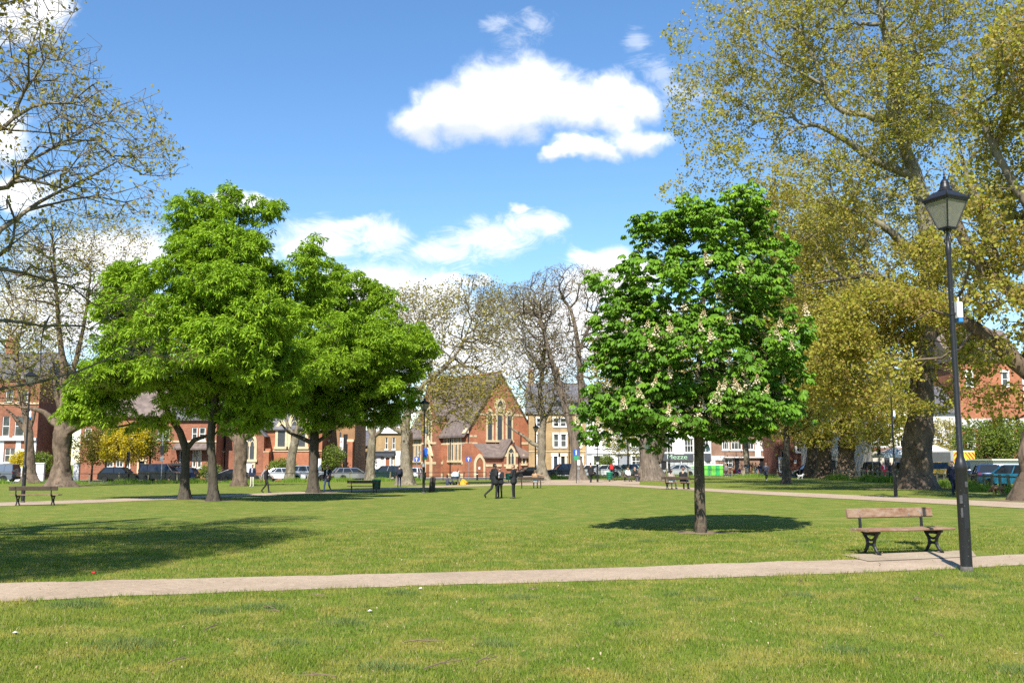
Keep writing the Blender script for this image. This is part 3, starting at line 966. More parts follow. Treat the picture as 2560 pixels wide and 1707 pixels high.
# --- the three bright ash trees on the left
def ash(label, base, trunk, ells, n1, n2, seed, limbs=()):
    tree('ash_tree', label, base, trunk, ells, n1, n2, BARK_DARK, LEAF_ASH, limbs, seed, bf=0.30, step=0.5, rtip=0.010, zmin=2.6, shell=0.3, gap=0.92, gs=0.42, burr=0.05,
         pads=(0.48, 0.46, 0.24, 13, 15, 0.27, 0.24), flare=1.5, group='bright green ash trees by the path')
Y = 47.0
b = G(533, Y)
T = lambda px, py, r, Y=47.0: XY3(px, py, Y, r)
ash('tallest bright green ash with an upright dark trunk, middle of three', b,
    [(b.x, b.y, b.z, 0.235), T(531, 1170, .21), T(526, 1100, .205), T(532, 1040, .18), T(545, 940, .15), T(570, 800, .12), T(590, 650, .09), T(578, 540, .04)],
    [E(577, 500, 26, 42, Y, .7, 2.5), E(578, 560, 60, 60, Y, 1.3), E(655, 540, 45, 55, Y, 1.2, 1.5), E(690, 565, 30, 60, Y, 1.0, 1.5), E(490, 540, 55, 55, Y, 1.2, 1.3), E(420, 600, 45, 55, Y, 1.2, 1.3), E(590, 640, 130, 80, Y, 2.6), E(755, 600, 42, 46, Y, .9, 2), E(785, 650, 32, 42, Y, .9, 2), E(775, 730, 45, 60, Y, 1.4, 1.5), E(730, 680, 65, 70, Y, 1.8), E(460, 680, 90, 80, Y, 2.4), E(350, 640, 40, 50, Y, 1.2, 1.5), E(640, 750, 120, 80, Y, 3.0), E(390, 770, 80, 70, Y, 2.0),
     E(530, 820, 120, 80, Y, 3.4), E(740, 800, 70, 75, Y, 2.2), E(340, 860, 75, 65, Y, 2), E(610, 900, 130, 75, Y, 3.4), E(460, 930, 90, 60, Y, 2.6), E(740, 910, 70, 60, Y, 2.2), E(520, 1000, 120, 45, Y, 2.6), E(660, 1000, 90, 48, Y, 2.2), E(600, 1060, 60, 26, Y, 1.4), E(560, 720, 110, 60, Y - 3.2, 2), E(440, 800, 90, 55, Y - 3, 1.8), E(670, 790, 90, 60, Y - 3.2, 2), E(560, 860, 130, 60, Y - 4.2, 2.2), E(680, 930, 80, 45, Y - 3.4, 1.8), E(450, 910, 80, 45, Y - 3.2, 1.8)],
    1000, 2700, 11)
Y = 50.0
b = G(461, Y)
T = lambda px, py, r: XY3(px, py, 50.0, r)
ash('bright green ash with a dark trunk forking left, leftmost of three', b,
    [(b.x, b.y, b.z, 0.235), T(463, 1170, .215), T(465, 1125, .21), T(450, 1080, .18), T(425, 1040, .15), T(405, 990, .12), T(380, 900, .10), T(350, 800, .05)],
    [E(330, 700, 55, 45, Y, 1.6), E(320, 780, 85, 60, Y, 2.2), E(290, 870, 70, 55, Y, 2.2), E(330, 960, 110, 60, Y, 2.6), E(240, 985, 60, 45, Y, 1.8), E(420, 960, 100, 70, Y, 2.6), E(215, 1030, 55, 28, Y, 1.6), E(310, 1040, 90, 34, Y, 2), E(400, 1040, 70, 26, Y, 2), E(330, 860, 80, 50, Y - 3, 1.8), E(390, 930, 80, 45, Y - 3.2, 1.8), E(270, 940, 70, 40, Y - 3, 1.6)],
    560, 1600, 12, limbs=[[T(466, 1125, .15), T(485, 1100, .12), T(520, 1088, .10), T(560, 1040, .08)]])
Y = 63.0
b = G(783, Y)
T = lambda px, py, r: XY3(px, py, 63.0, r)
ash('broad bright green ash with a thick leaning trunk, rightmost of three', b,
    [(b.x, b.y, b.z, 0.32), T(783, 1180, .29), T(786, 1110, .28), T(790, 1050, .24), T(805, 960, .18), T(830, 850, .14), T(850, 740, .05)],
    [E(838, 685, 22, 26, Y, .9, 3), E(795, 745, 45, 50, Y, 1.6, 1.5), E(880, 735, 70, 55, Y, 2.0), E(960, 770, 45, 50, Y, 1.8, 1.4), E(830, 790, 70, 60, Y, 2.6), E(925, 830, 90, 70, Y, 3.2), E(1020, 830, 45, 42, Y, 2.0, 1.5), E(1062, 868, 32, 30, Y, 1.4, 2), E(850, 890, 110, 70, Y, 3.8), E(990, 910, 75, 55, Y, 2.6), E(770, 870, 70, 75, Y, 3),
     E(880, 970, 110, 55, Y, 3.6), E(985, 990, 55, 45, Y, 2.2), E(760, 990, 80, 55, Y, 3), E(870, 1040, 110, 30, Y, 3), E(980, 1045, 36, 26, Y, 1.5), E(820, 1066, 60, 18, Y, 2), E(870, 830, 80, 50, Y - 3.5, 2.2), E(960, 870, 70, 45, Y - 3.5, 2), E(860, 920, 110, 45, Y - 4.5, 2.4), E(790, 900, 70, 45, Y - 4, 2), E(940, 960, 70, 35, Y - 3.5, 2)],
    950, 2300, 13, limbs=[[T(786, 1110, .2), T(755, 1095, .14), T(720, 1080, .10), T(690, 1040, .06)], [T(787, 1105, .16), T(820, 1085, .11), T(855, 1060, .07)]])

# --- the huge planes on the right
PL = dict(nl=3, per=5, sig=0.13, lsize=0.17, lasp=0.8, ldroop=0.6, lup=0.3, rtip=0.0095, droop=0.05, fdroop=0.25, gap=0.84, gs=0.27, wig=0.22, zmin=3.5)
Y = 63.0
b = G(2293, Y)
T = lambda px, py, r, dy=0: XY3(px, py, 63.0 + dy, r)
tree('plane_tree', 'huge old plane with thick burred trunk and yellow-green leaves, behind the dark lamp post', b,
     [(b.x, b.y, b.z, 1.0), T(2290, 1180, .92), T(2292, 1120, .85), T(2296, 1070, .9), T(2300, 1020, .82), T(2308, 900, .62), T(2318, 780, .62), T(2325, 640, .56), T(2310, 520, .5), T(2288, 440, .45), T(2262, 370, .40), T(2236, 280, .34), T(2225, 150, .25), T(2200, 20, .16), T(2190, -150, .08)],
     [E(1770, 110, 130, 120, Y, 5), E(1740, 280, 85, 70, Y, 4), E(1950, 120, 170, 180, Y, 8), E(1880, 300, 130, 90, Y, 6), E(2150, 60, 200, 210, Y, 10), E(2130, 300, 200, 160, Y, 9), E(2380, 120, 200, 230, Y, 10), E(2350, 380, 180, 180, Y, 8),
      E(1720, 470, 80, 40, Y, 3, 2.5), E(1790, 420, 110, 60, Y, 4, 1.5), E(1700, 200, 50, 60, Y, 3, 2), E(1850, 480, 140, 90, Y, 6), E(2020, 520, 190, 130, Y, 8), E(2200, 560, 170, 120, Y, 8), E(1960, 690, 120, 100, Y, 6), E(2120, 740, 150, 100, Y, 7), E(2330, 680, 140, 120, Y, 6), E(2000, 850, 120, 90, Y, 6), E(2180, 900, 140, 80, Y, 7), E(2060, 980, 110, 50, Y, 5), E(2300, 940, 110, 60, Y, 5), E(2180, -150, 400, 120, Y, 11), E(2200, 800, 170, 100, 56, 3.5, 6.5), E(2330, 830, 100, 110, 55, 2.5, 7.8), E(2400, 900, 90, 70, 55, 2.5, 5.2), E(2320, 660, 80, 90, 57, 2, 7), E(2040, 880, 150, 110, 57, 4, 2.5), E(2310, 980, 120, 50, 57, 3, 6.5), E(1900, 760, 120, 110, 58, 4, 2.5), E(1960, 960, 120, 70, 58, 3.5, 2.5), E(2200, 1000, 120, 50, 57, 3, 5.2)],
     2900, 26000, BARK_BIG, LEAF_PLANE, seed=21, group='old planes on the right of the green', burr=0.2, flare=1.32, bs=0.9,
     limbs=[[T(2288, 440, .36), T(2230, 420, .27), T(2175, 393, .24), T(2120, 355, .2), T(2086, 335, .18), T(2033, 312, .15), T(1970, 335, .11), T(1917, 388, .07)],
            [T(2236, 285, .26), T(2200, 300, .26), T(2160, 285, .24), T(2110, 280, .2), T(2086, 263, .18), T(2060, 215, .16), T(2040, 160, .15), T(2000, 80, .12), T(1917, 40, .09), T(1832, 0, .05)],
            [T(2060, 215, .11), T(1990, 175, .09), T(1900, 130, .06), T(1800, 105, .04)],
            [T(2318, 780, .3), T(2250, 720, .24), T(2180, 690, .2), T(2080, 700, .14), T(1980, 720, .08)],
            [T(2310, 860, .3), T(2390, 780, .24), T(2440, 700, .2), T(2470, 560, .14)],
            [T(2322, 680, .3), T(2250, 600, .26), T(2200, 560, .22), T(2120, 520, .15), T(2010, 500, .08)]], **PL)
Y = 43.0
b = G(2592, Y)
T = lambda px, py, r, dy=0: XY3(px, py, 43.0 + dy, r)
tree('plane_tree', 'old plane at the right edge with a pale limb reaching left behind the lamp', b,
     [(b.x, b.y, b.z, .78), T(2590, 1180, .66), T(2588, 1120, .68), T(2602, 1050, .62), T(2600, 960, .58), T(2590, 880, .52), T(2610, 760, .44), T(2640, 600, .36), T(2660, 400, .26), T(2640, 200, .17), T(2620, 0, .1)],
     [E(2480, 640, 70, 70, Y, 4, 2), E(2560, 420, 110, 160, Y, 5), E(2620, 150, 180, 200, Y, 7), E(2700, 500, 160, 200, Y, 7), E(2800, 200, 200, 250, Y, 8), E(2480, 1000, 90, 45, Y, 3), E(2560, 1010, 90, 60, Y, 3), E(2450, 880, 60, 40, Y, 3), E(2620, 850, 140, 80, Y, 5), E(2500, 250, 60, 120, Y, 4), E(2410, 760, 40, 50, Y, 3), E(2480, 420, 90, 130, 40, 3, 1.2), E(2420, 560, 70, 80, 40, 2, 1.4), E(2530, 180, 90, 160, 40, 3, 1.2), E(2235, 925, 55, 60, 43.5, 1.8, 3), E(2500, 740, 80, 60, 40, 2, 2), E(2440, 300, 60, 90, 41, 2, 2)],
     1200, 8500, BARK_BIG, LEAF_PLANE, seed=22, group='old planes on the right of the green', burr=0.24, flare=1.28, bs=1.2,
     limbs=[[T(2598, 960, .34), T(2550, 915, .34), T(2480, 850, .30), T(2425, 812, .27), T(2380, 790, .17), T(2330, 775, .10), T(2290, 800, .05)],
            [T(2430, 815, .16), T(2400, 770, .12), T(2370, 745, .08)],
            [T(2605, 790, .32), T(2545, 740, .32), T(2490, 700, .29), T(2440, 645, .27), T(2400, 580, .24), T(2385, 500, .16), T(2380, 420, .1)],
            [T(2500, 705, .24), T(2475, 610, .22), T(2450, 520, .2), T(2417, 446, .17), T(2400, 360, .1)],
            [T(2640, 600, .24), T(2560, 500, .20), T(2500, 400, .17), T(2440, 280, .13), T(2363, 223, .07)]], **PL)
PL2 = dict(PL, nl=2, per=9, lsize=0.27, rtip=0.014, sig=0.3, step=0.8, gap=0.45, gs=0.15, fdroop=0.15)
for px, Yb, rt, lab, ell, sd in (
        (2115, 104, .95, 'old plane with wide flared trunk, rightmost of three far trunks', [(2115, 940, 120, 110), (2180, 1030, 100, 70), (2120, 1070, 90, 40), (2190, 1090, 60, 34), (2050, 1010, 80, 60), (2120, 760, 150, 120), (2120, 600, 150, 120)], 31),
        (2062, 108, .85, 'old plane with broad shaded trunk at the back, in the middle of three far trunks', [(2050, 900, 120, 110), (2060, 1030, 80, 60), (2040, 1085, 60, 30), (2040, 720, 150, 140), (2000, 560, 120, 100)], 32),
        (2032, 113, .8, 'old plane with shaded trunk at the back, leftmost of three far trunks', [(1980, 880, 120, 120), (1970, 1030, 90, 60), (2010, 1085, 50, 28), (1940, 740, 110, 120), (1890, 1000, 80, 60)], 33)):
    b = G(px, Yb)
    tree('plane_tree', lab, b, [(b.x, b.y, b.z, rt), XY3(px, 1140, Yb, rt * .88), XY3(px + 4, 1080, Yb, rt * .8), XY3(px, 950, Yb, rt * .55), XY3(px - 8, 760, Yb, rt * .3), XY3(px - 10, 560, Yb, .12)],
         [E(x, y, rx, ry, Yb - (5 if y > 1000 else 0), 5) for x, y, rx, ry in ell], 520, 2600, BARK_BURR, LEAF_PLANE, seed=sd, group='old planes on the right of the green', burr=0.2, flare=1.55, bs=0.9, **PL2)
b = G(1966, 79)
tree('plane_tree', 'young slim plane with a straight trunk and low side limb, right of the chestnut', b,
     [(b.x, b.y, b.z, .30), XY3(1966, 1150, 79, .27), XY3(1966, 1090, 79, .25), XY3(1964, 1020, 79, .19), XY3(1960, 900, 79, .1)],
     [E(1960, 930, 95, 70, 79, 3), E(1900, 1010, 80, 40, 79, 2.5), E(2010, 1020, 80, 45, 79, 2.5), E(1950, 1050, 90, 34, 79, 2.5), E(1860, 1060, 50, 30, 79, 2)],
     300, 1400, BARK_DARK, LEAF_PLANE_Y, seed=34, limbs=[[XY3(1966, 1135, 79, .14), XY3(1950, 1122, 79, .11), XY3(1930, 1115, 79, .07)]], burr=.08, **dict(PL2, per=7, lsize=0.22, rtip=0.01, zmin=3.0))
b = G(1856, 128)
tree('plane_tree', 'leaning pale plane trunk in front of the low brown shop building', b,
     [(b.x, b.y, b.z, .42), XY3(1868, 1170, 128, .38), XY3(1864, 1120, 128, .36), XY3(1858, 1060, 128, .28), XY3(1855, 980, 128, .15)],
     [E(1850, 1030, 90, 60, 128, 4), E(1800, 1070, 70, 30, 128, 3), E(1900, 1080, 60, 30, 128, 3), E(1850, 930, 110, 70, 128, 4)], 160, 500, BARK_PLANE, LEAF_PLANE_Y, seed=35, burr=.1, **dict(PL2, per=6, zmin=4))

# --- trees in the middle distance, centre
b = G(1628, 92)
tree('old_twin_plane', 'twin stemmed old tree with ribbed trunk half hidden behind the chestnut', b,
     [(b.x, b.y, b.z, .95), XY3(1622, 1150, 92, .85), XY3(1620, 1090, 92, .8), XY3(1612, 1000, 92, .5), XY3(1600, 880, 92, .3), XY3(1590, 760, 92, .12)],
     [E(1600, 900, 130, 120, 92, 5), E(1680, 980, 120, 90, 92, 5), E(1560, 1040, 90, 40, 92, 4), E(1760, 1040, 110, 45, 92, 4), E(1720, 860, 110, 100, 92, 5)],
     350, 1800, BARK_LOC, LEAF_OLIVE, seed=41, limbs=[[XY3(1640, 1150, 92.5, .6), XY3(1650, 1080, 92.5, .55), XY3(1660, 980, 92.5, .35), XY3(1680, 860, 92.5, .15)]], burr=.22, bs=1.0, flare=1.5, **dict(PL2, per=6, zmin=5))
Y = 100
b = G(1446, Y)
T = lambda px, py, r: XY3(px, py, 100.0, r)
tree('locust_tree', 'tall bare locust with deeply ribbed leaning trunk and crooked leafless crown', b,
     [(b.x, b.y, b.z, .74), T(1440, 1140, 0.508), T(1432, 1090, 0.459), T(1420, 1040, 0.377), T(1400, 970, 0.328), T(1378, 900, 0.262), T(1362, 840, 0.197), T(1345, 780, 0.139)],
     [E(1330, 745, 90, 45, Y, 4, 1.5), E(1420, 695, 100, 32, Y, 4, 1.8), E(1240, 760, 60, 40, Y, 3, 1.4), E(1300, 800, 60, 35, Y, 3), E(1400, 760, 90, 50, Y, 4), E(1500, 720, 70, 60, Y, 4), E(1370, 860, 100, 60, Y, 4), E(1460, 860, 90, 70, Y, 4), E(1520, 830, 70, 70, Y, 4), E(1430, 960, 90, 50, Y, 4)],
     460, 6500, BARK_LOC, LEAF_OLIVE, seed=42, limbs=[[T(1440, 1090, 0.344), T(1452, 1000, 0.312), T(1448, 900, 0.279), T(1440, 830, 0.230), T(1425, 770, 0.164), T(1405, 745, 0.123), T(1418, 710, 0.082), T(1435, 690, 0.049)],
             [T(1448, 880, 0.164), T(1480, 800, 0.131), T(1495, 760, 0.082), T(1520, 720, 0.049)], [T(1378, 900, 0.148), T(1350, 930, 0.123), T(1325, 960, 0.098), T(1300, 1010, 0.057)], [T(1362, 840, 0.115), T(1310, 845, 0.082), T(1270, 860, 0.049)]],
     bf=.25, step=.55, rtip=.014, zmin=7, shell=.2, burr=.18, bs=1.5, nl=1, per=1, sig=.15, lsize=.15, lasp=.5, wig=.42, flare=1.45, fdroop=0.0)
Y = 104
b = G(1357, Y)
T = lambda px, py, r: XY3(px, py, 104.0, r)
tree('plane_tree', 'pale mottled plane with a low arm reaching left in front of yellow brick houses', b,
     [(b.x, b.y, b.z, .66), T(1354, 1150, 0.426), T(1354, 1090, 0.410), T(1358, 1050, 0.344), T(1350, 980, 0.246), T(1360, 900, 0.164), T(1365, 820, 0.082)],
     [E(1340, 960, 80, 60, Y, 4), E(1300, 900, 70, 60, Y, 4), E(1390, 900, 70, 80, Y, 4), E(1290, 1010, 60, 40, Y, 3), E(1270, 850, 70, 60, Y, 4), E(1340, 820, 90, 50, Y, 4), E(1400, 1020, 50, 40, Y, 3), E(1270, 760, 80, 55, Y, 4, 1.4), E(1340, 760, 70, 40, Y, 4, 1.4)],
     520, 6500, BARK_TWIG, LEAF_OLIVE, seed=43, limbs=[[T(1352, 1120, 0.230), T(1330, 1108, 0.197), T(1310, 1090, 0.164), T(1280, 1072, 0.131), T(1255, 1050, 0.074)], [T(1357, 1060, 0.246), T(1385, 1000, 0.164), T(1405, 950, 0.098)], [T(1354, 1050, 0.197), T(1325, 985, 0.139), T(1290, 930, 0.082)]],
     bf=.3, step=.7, rtip=.012, zmin=5, burr=.2, bs=1.1, leafkeep=lambda C: np.where(C[:, 2] > 9, .4, .8), nl=2, per=2, sig=.3, lsize=.2, lasp=.7, wig=.25, flare=1.4)
Y = 87
b = G(1014, Y)
T = lambda px, py, r: XY3(px, py, 87.0, r)
tree('plane_tree', 'knobbly old plane with sparse olive crown hanging in front of the red brick church', b,
     [(b.x, b.y, b.z, .72), T(1014, 1160, 0.492), T(1013, 1120, 0.443), T(1016, 1085, 0.476), T(1012, 1070, 0.451), T(1025, 1010, 0.246), T(1060, 960, 0.197), T(1110, 920, 0.164), T(1150, 870, 0.115), T(1180, 800, 0.066)],
     [E(1090, 1010, 60, 50, Y, 3), E(1150, 960, 80, 60, Y, 4), E(1060, 1060, 70, 28, Y, 3), E(1120, 900, 90, 60, Y, 4), E(1050, 800, 80, 70, Y, 4), E(1150, 800, 100, 80, Y, 4), E(1220, 860, 60, 70, Y, 4), E(1010, 760, 50, 40, Y, 3), E(1220, 960, 60, 50, Y, 4), E(1080, 950, 70, 50, Y, 3), E(1190, 1040, 60, 30, Y, 3), E(1060, 760, 100, 55, Y, 4, 1.5), E(1180, 740, 90, 55, Y, 4, 1.5), E(1240, 800, 60, 70, Y, 4, 1.4)],
     650, 8500, BARK_TWIG, LEAF_OLIVE, seed=44, limbs=[[T(1014, 1085, 0.246), T(985, 1070, 0.213), T(955, 1045, 0.164), T(935, 1010, 0.098)], [T(1018, 1030, 0.164), T(1030, 900, 0.123), T(1060, 800, 0.082)]],
     bf=.3, step=.6, rtip=.011, zmin=6, burr=.26, bs=1.4, leafkeep=lambda C: np.where(C[:, 2] > 9.5, .28, .9), nl=2, per=3, sig=.25, lsize=.2, lasp=.75, wig=.22, flare=1.35)

# --- planes at the left
Y = 80
b = G(150, Y)
T = lambda px, py, r: XY3(px, py, 80.0, r)
tree('plane_tree', 'stout old plane with flared burred trunk standing behind the left bench', b,
     [(b.x, b.y, b.z, .78), T(152, 1160, .63), T(152, 1110, .58), T(155, 1075, .62), T(158, 1040, .50), T(160, 1010, .42), T(162, 950, .34), T(150, 850, .22), T(140, 720, .14), T(130, 580, .06)],
     [E(130, 620, 120, 80, Y, 5), E(260, 610, 110, 80, Y, 5), E(350, 560, 80, 50, Y, 4), E(200, 720, 140, 80, Y, 5), E(100, 780, 110, 80, Y, 5), E(60, 900, 90, 60, Y, 4), E(170, 880, 90, 70, Y, 4), E(40, 650, 80, 90, Y, 4), E(210, 540, 120, 40, Y, 4)],
     600, 5000, BARK_BURR, LEAF_OLIVE, seed=51, limbs=[[T(155, 1085, .4), T(185, 1070, .33), T(215, 1052, .27), T(240, 1038, .2), T(260, 1000, .08)], [T(140, 1060, .3), T(110, 1030, .24), T(70, 1020, .18), T(20, 1015, .1)], [T(150, 1050, .28), T(140, 980, .22), T(135, 900, .14)], [T(162, 1000, .3), T(190, 900, .2), T(215, 780, .15), T(230, 640, .08)]],
     bf=.3, step=.6, rtip=.010, zmin=5.5, burr=.28, bs=1.2, nl=2, per=2, sig=.25, lsize=.17, lasp=.7, wig=.2, flare=1.6)
Y = 94
b = G(74, Y)
T = lambda px, py, r: XY3(px, py, 94.0, r)
tree('plane_tree', 'plane with a plain tapering trunk in front of the white house front', b,
     [(b.x, b.y, b.z, .64), T(74, 1150, .48), T(72, 1090, .43), T(66, 1040, .34), T(50, 980, .24), T(40, 850, .12)],
     [E(30, 960, 90, 50, Y, 4), E(60, 850, 90, 80, Y, 4), E(10, 760, 80, 90, Y, 4), E(110, 970, 50, 40, Y, 3)],
     300, 1800, BARK_BURR, LEAF_OLIVE, seed=52, limbs=[[T(68, 1080, .3), T(50, 1060, .24), T(30, 1035, .16), T(0, 1010, .1)], [T(74, 1085, .25), T(82, 1050, .2), T(95, 1000, .1)]], bf=.3, step=.7, rtip=.012, zmin=5, burr=.16, nl=2, per=2, sig=.3, lsize=.19, lasp=.7, flare=1.5)
Y = 82
b = G(601, Y)
T = lambda px, py, r: XY3(px, py, 82.0, r)
tree('plane_tree', 'gnarled forking plane trunk behind the ash trees, beside two standing people', b,
     [(b.x, b.y, b.z, .56), T(600, 1160, .52), T(602, 1110, .52), T(604, 1085, .44), T(608, 1050, .34), T(612, 980, .15)],
     [E(600, 960, 110, 60, Y, 4), E(560, 1000, 70, 40, Y, 3), E(660, 1000, 60, 40, Y, 3)],
     140, 400, BARK_BURR, LEAF_OLIVE, seed=53, limbs=[[T(598, 1105, .34), T(580, 1085, .3), T(568, 1062, .24), T(560, 1040, .15)], [T(606, 1095, .3), T(630, 1085, .25), T(642, 1068, .2), T(655, 1040, .1)]], bf=.3, step=.6, rtip=.014, zmin=6, burr=.3, bs=1.6, nl=2, per=2, sig=.3, lsize=.2, flare=1.25)
for px, Yb, lean, lab, sd in ((724, 104, 14, 'pale smooth leaning plane trunk in front of the red brick hall', 54), (925, 108, 6, 'pale forked plane trunk in front of the yellow brick pub', 55)):
    b = G(px, Yb)
    T = lambda x, py, r: XY3(x, py, Yb, r)
    tree('plane_tree', lab, b, [(b.x, b.y, b.z, .55), T(px + lean * .4, 1140, .46), T(px + lean, 1100, .42), T(px + lean * 1.3, 1080, .32), T(px + lean * 2, 1030, .22), T(px + lean * 2, 950, .1)],
         [E(px + 20, 960, 90, 60, Yb, 4), E(px - 30, 1010, 60, 40, Yb, 3)], 120, 300, BARK_PLANE, LEAF_OLIVE, seed=sd, limbs=[[T(px + lean, 1095, .3), T(px + lean + 22, 1075, .24), T(px + lean + 40, 1040, .12)], [T(px + lean, 1095, .26), T(px - 6, 1060, .22), T(px - 10, 1020, .1)]], bf=.3, step=.7, rtip=.014, zmin=5, burr=.08, nl=2, per=2, sig=.3, lsize=.2, flare=1.2)

# --- the big plane standing just outside the left of the frame: its branches reach in, its shade lies on the lawn
b = Vector((-15.0, 16.0, float(gz(-15, 16))))
PX = lambda px, py, Y, r: XY3(px, py, Y, r)
tree('plane_tree', 'near plane whose bare budding branches reach in from the left edge of the picture', b,
     [(b.x, b.y, b.z, .62), (-15, 16, 2.5, .55), (-14.8, 16.2, 5, .5), (-14.5, 16.5, 8, .4), (-14.2, 16.5, 11, .25), (-14, 16, 15, .1)],
     [(np.array([-13.5, 13.0, 10.5]), np.array([4.5, 5.5, 3.5]), .8), (np.array([-9.6, 11.0, 9.6]), np.array([2.8, 4.2, 1.6]), 9.0), (np.array([-13.0, 9.0, 8.0]), np.array([3.4, 4.2, 2.4]), 6.0), (np.array([-10.2, 8.6, 8.2]), np.array([2.8, 2.8, 1.5]), 12.0), (np.array([-8.6, 13.6, 9.6]), np.array([2.2, 2.6, 1.2]), 10.0), E(60, 130, 110, 110, 19, 2.2, 9), E(190, 200, 130, 120, 20, 2.2, 9), E(290, 330, 130, 90, 21, 2.0, 9), E(130, 380, 150, 110, 19, 2.2, 9), E(390, 390, 80, 60, 21, 1.0, 18), E(250, 490, 180, 50, 20, 1.6, 9), E(40, 560, 90, 80, 17, 1.6, 9), E(350, 260, 60, 60, 21, 1.0, 18),
      E(120, 690, 130, 50, 18.5, 1.2, 9), E(300, 760, 90, 40, 19.2, 1, 9), E(150, 830, 150, 40, 18.4, 1.2, 9), E(400, 880, 110, 40, 19.2, .9, 13.5), E(100, 940, 120, 40, 18.3, 1, 9)],
     2200, 27000, BARK_TWIG, LEAF_OLIVE, seed=61, limbs=[
         [(-14.6, 16.4, 6.5, .3), PX(-120, 640, 18, 0.102), PX(0, 575, 19, 0.059), PX(100, 505, 20, 0.041), PX(220, 445, 20.5, 0.030), PX(330, 385, 21, 0.019), PX(440, 335, 21.5, 0.007)],
         [PX(60, 535, 19.6, 0.035), PX(170, 500, 20, 0.028), PX(300, 480, 20, 0.017), PX(420, 440, 20.5, 0.007)],
         [(-14.5, 16.4, 7.2, .26), PX(-60, 480, 18.5, 0.055), PX(60, 410, 19.5, 0.038), PX(170, 350, 20, 0.028), PX(270, 290, 20.5, 0.017), PX(400, 230, 21, 0.007)],
         [(-14.4, 16.5, 8.6, .22), PX(-60, 330, 18, 0.049), PX(60, 230, 19, 0.031), PX(130, 120, 19.5, 0.017), PX(190, 20, 20, 0.009)],
         [(-14.8, 16.2, 4.4, .22), PX(-150, 700, 17.5, 0.055), PX(0, 672, 18, 0.038), PX(120, 700, 18.6, 0.026), PX(230, 730, 19, 0.017), PX(330, 770, 19.3, 0.007)],
         [(-14.9, 16.1, 3.6, .22), PX(-140, 840, 17.5, 0.052), PX(0, 800, 18, 0.035), PX(110, 815, 18.4, 0.026), PX(210, 815, 18.8, 0.021), PX(280, 860, 19, 0.011), PX(420, 890, 19.5, 0.005)],
         [(-15, 16, 3.0, .2), PX(-120, 1000, 17.6, 0.049), PX(0, 972, 18, 0.031), PX(100, 952, 18.2, 0.028), PX(190, 930, 18.4, 0.023), PX(262, 900, 18.7, 0.017), PX(330, 885, 19, 0.011), PX(520, 900, 19.5, 0.004)]],
     bf=.2, step=.35, rtip=.0042, zmin=3.2, shell=.0, gap=.3, burr=.08, nl=3, per=5, sig=.07, lsize=.085, lasp=.7, wig=.22, ldroop=.3, seeds=(120, .018, SEEDM),
     leafkeep=lambda C: np.where((C[:, 0] > -.60 * C[:, 1]) & (C[:, 2] < 1.62 + .60 * C[:, 1]), .16, 1.0))


# ------------------------------------------------------------------ buildings
RED = brick('red_brick', (0.39, 0.145, 0.078), (0.27, 0.095, 0.055), (0.30, 0.19, 0.13))
ORANGE = brick('orange_brick', (0.50, 0.185, 0.088), (0.38, 0.130, 0.065), (0.36, 0.20, 0.13))
DKRED = brick('dark_red_brick', (0.24, 0.085, 0.05), (0.19, 0.065, 0.04), (0.2, 0.14, 0.11))
STOCK = brick('yellow_stock_brick', (0.46, 0.31, 0.13), (0.38, 0.24, 0.10), (0.38, 0.31, 0.22))
TAN = brick('tan_brick', (0.36, 0.19, 0.085), (0.30, 0.155, 0.07), (0.3, 0.22, 0.15))
BROWNB = brick('brown_brick', (0.33, 0.19, 0.125), (0.28, 0.155, 0.10), (0.3, 0.24, 0.19))
STONE = simple('bath_stone', (0.55, 0.44, 0.27), 0.85, 0.18, 1.2)
WHITE = simple('white_render', (0.62, 0.61, 0.585), 0.75, 0.05, 0.8)
CREAM = simple('cream_render', (0.62, 0.55, 0.42), 0.8, 0.08, 0.8)
GREYR = simple('grey_render', (0.25, 0.26, 0.28), 0.8, 0.08, 0.8)
WPAINT = simple('white_paint', (0.70, 0.70, 0.67), 0.45, 0.04, 4)
SLATE = simple('slate', (0.105, 0.10, 0.11), 0.6, 0.3, 2.2)
TILE = simple('old_roof_tile', (0.150, 0.115, 0.098), 0.85, 0.35, 1.6)
LEAD = simple('lead', (0.16, 0.17, 0.18), 0.55, 0.1, 2)
BLACKP = simple('black_paint', (0.016, 0.016, 0.018), 0.38, 0.1, 6)
DOORD = simple('dark_door', (0.025, 0.035, 0.05), 0.35, 0.1, 2)
DOORW = simple('wood_door', (0.27, 0.10, 0.045), 0.55, 0.25, 3)
REDP = simple('red_paint', (0.5, 0.03, 0.02), 0.4, 0.05, 2)
TERRA = simple('terracotta', (0.38, 0.13, 0.06), 0.8, 0.15, 6)
SHOPD = simple('dark_shopfront', (0.055, 0.062, 0.075), 0.5, 0.08, 2)
GLASS = NB('window_glass').set(0.06, 0, 0.6)
GLASS.col(GLASS.mix(GLASS.rng(GLASS.noise(GLASS.pos('obj'), 1.1, 2), 0.4, 0.65), (0.015, 0.018, 0.02), (0.075, 0.08, 0.075)))
GLASS = GLASS.m
LEADG = simple('leaded_glass', (0.055, 0.06, 0.065), 0.25, 0.3, 9)
GREENP = simple('green_hoarding', (0.02, 0.30, 0.07), 0.6, 0.5, 1.6)
PANEW = simple('bright_interior', (0.35, 0.38, 0.36), 0.5, 0.5, 1.5)

def mi_(loc, ang):
    return Matrix.Translation(Vector(loc)) @ Matrix.Rotation(ang, 4, 'Z')

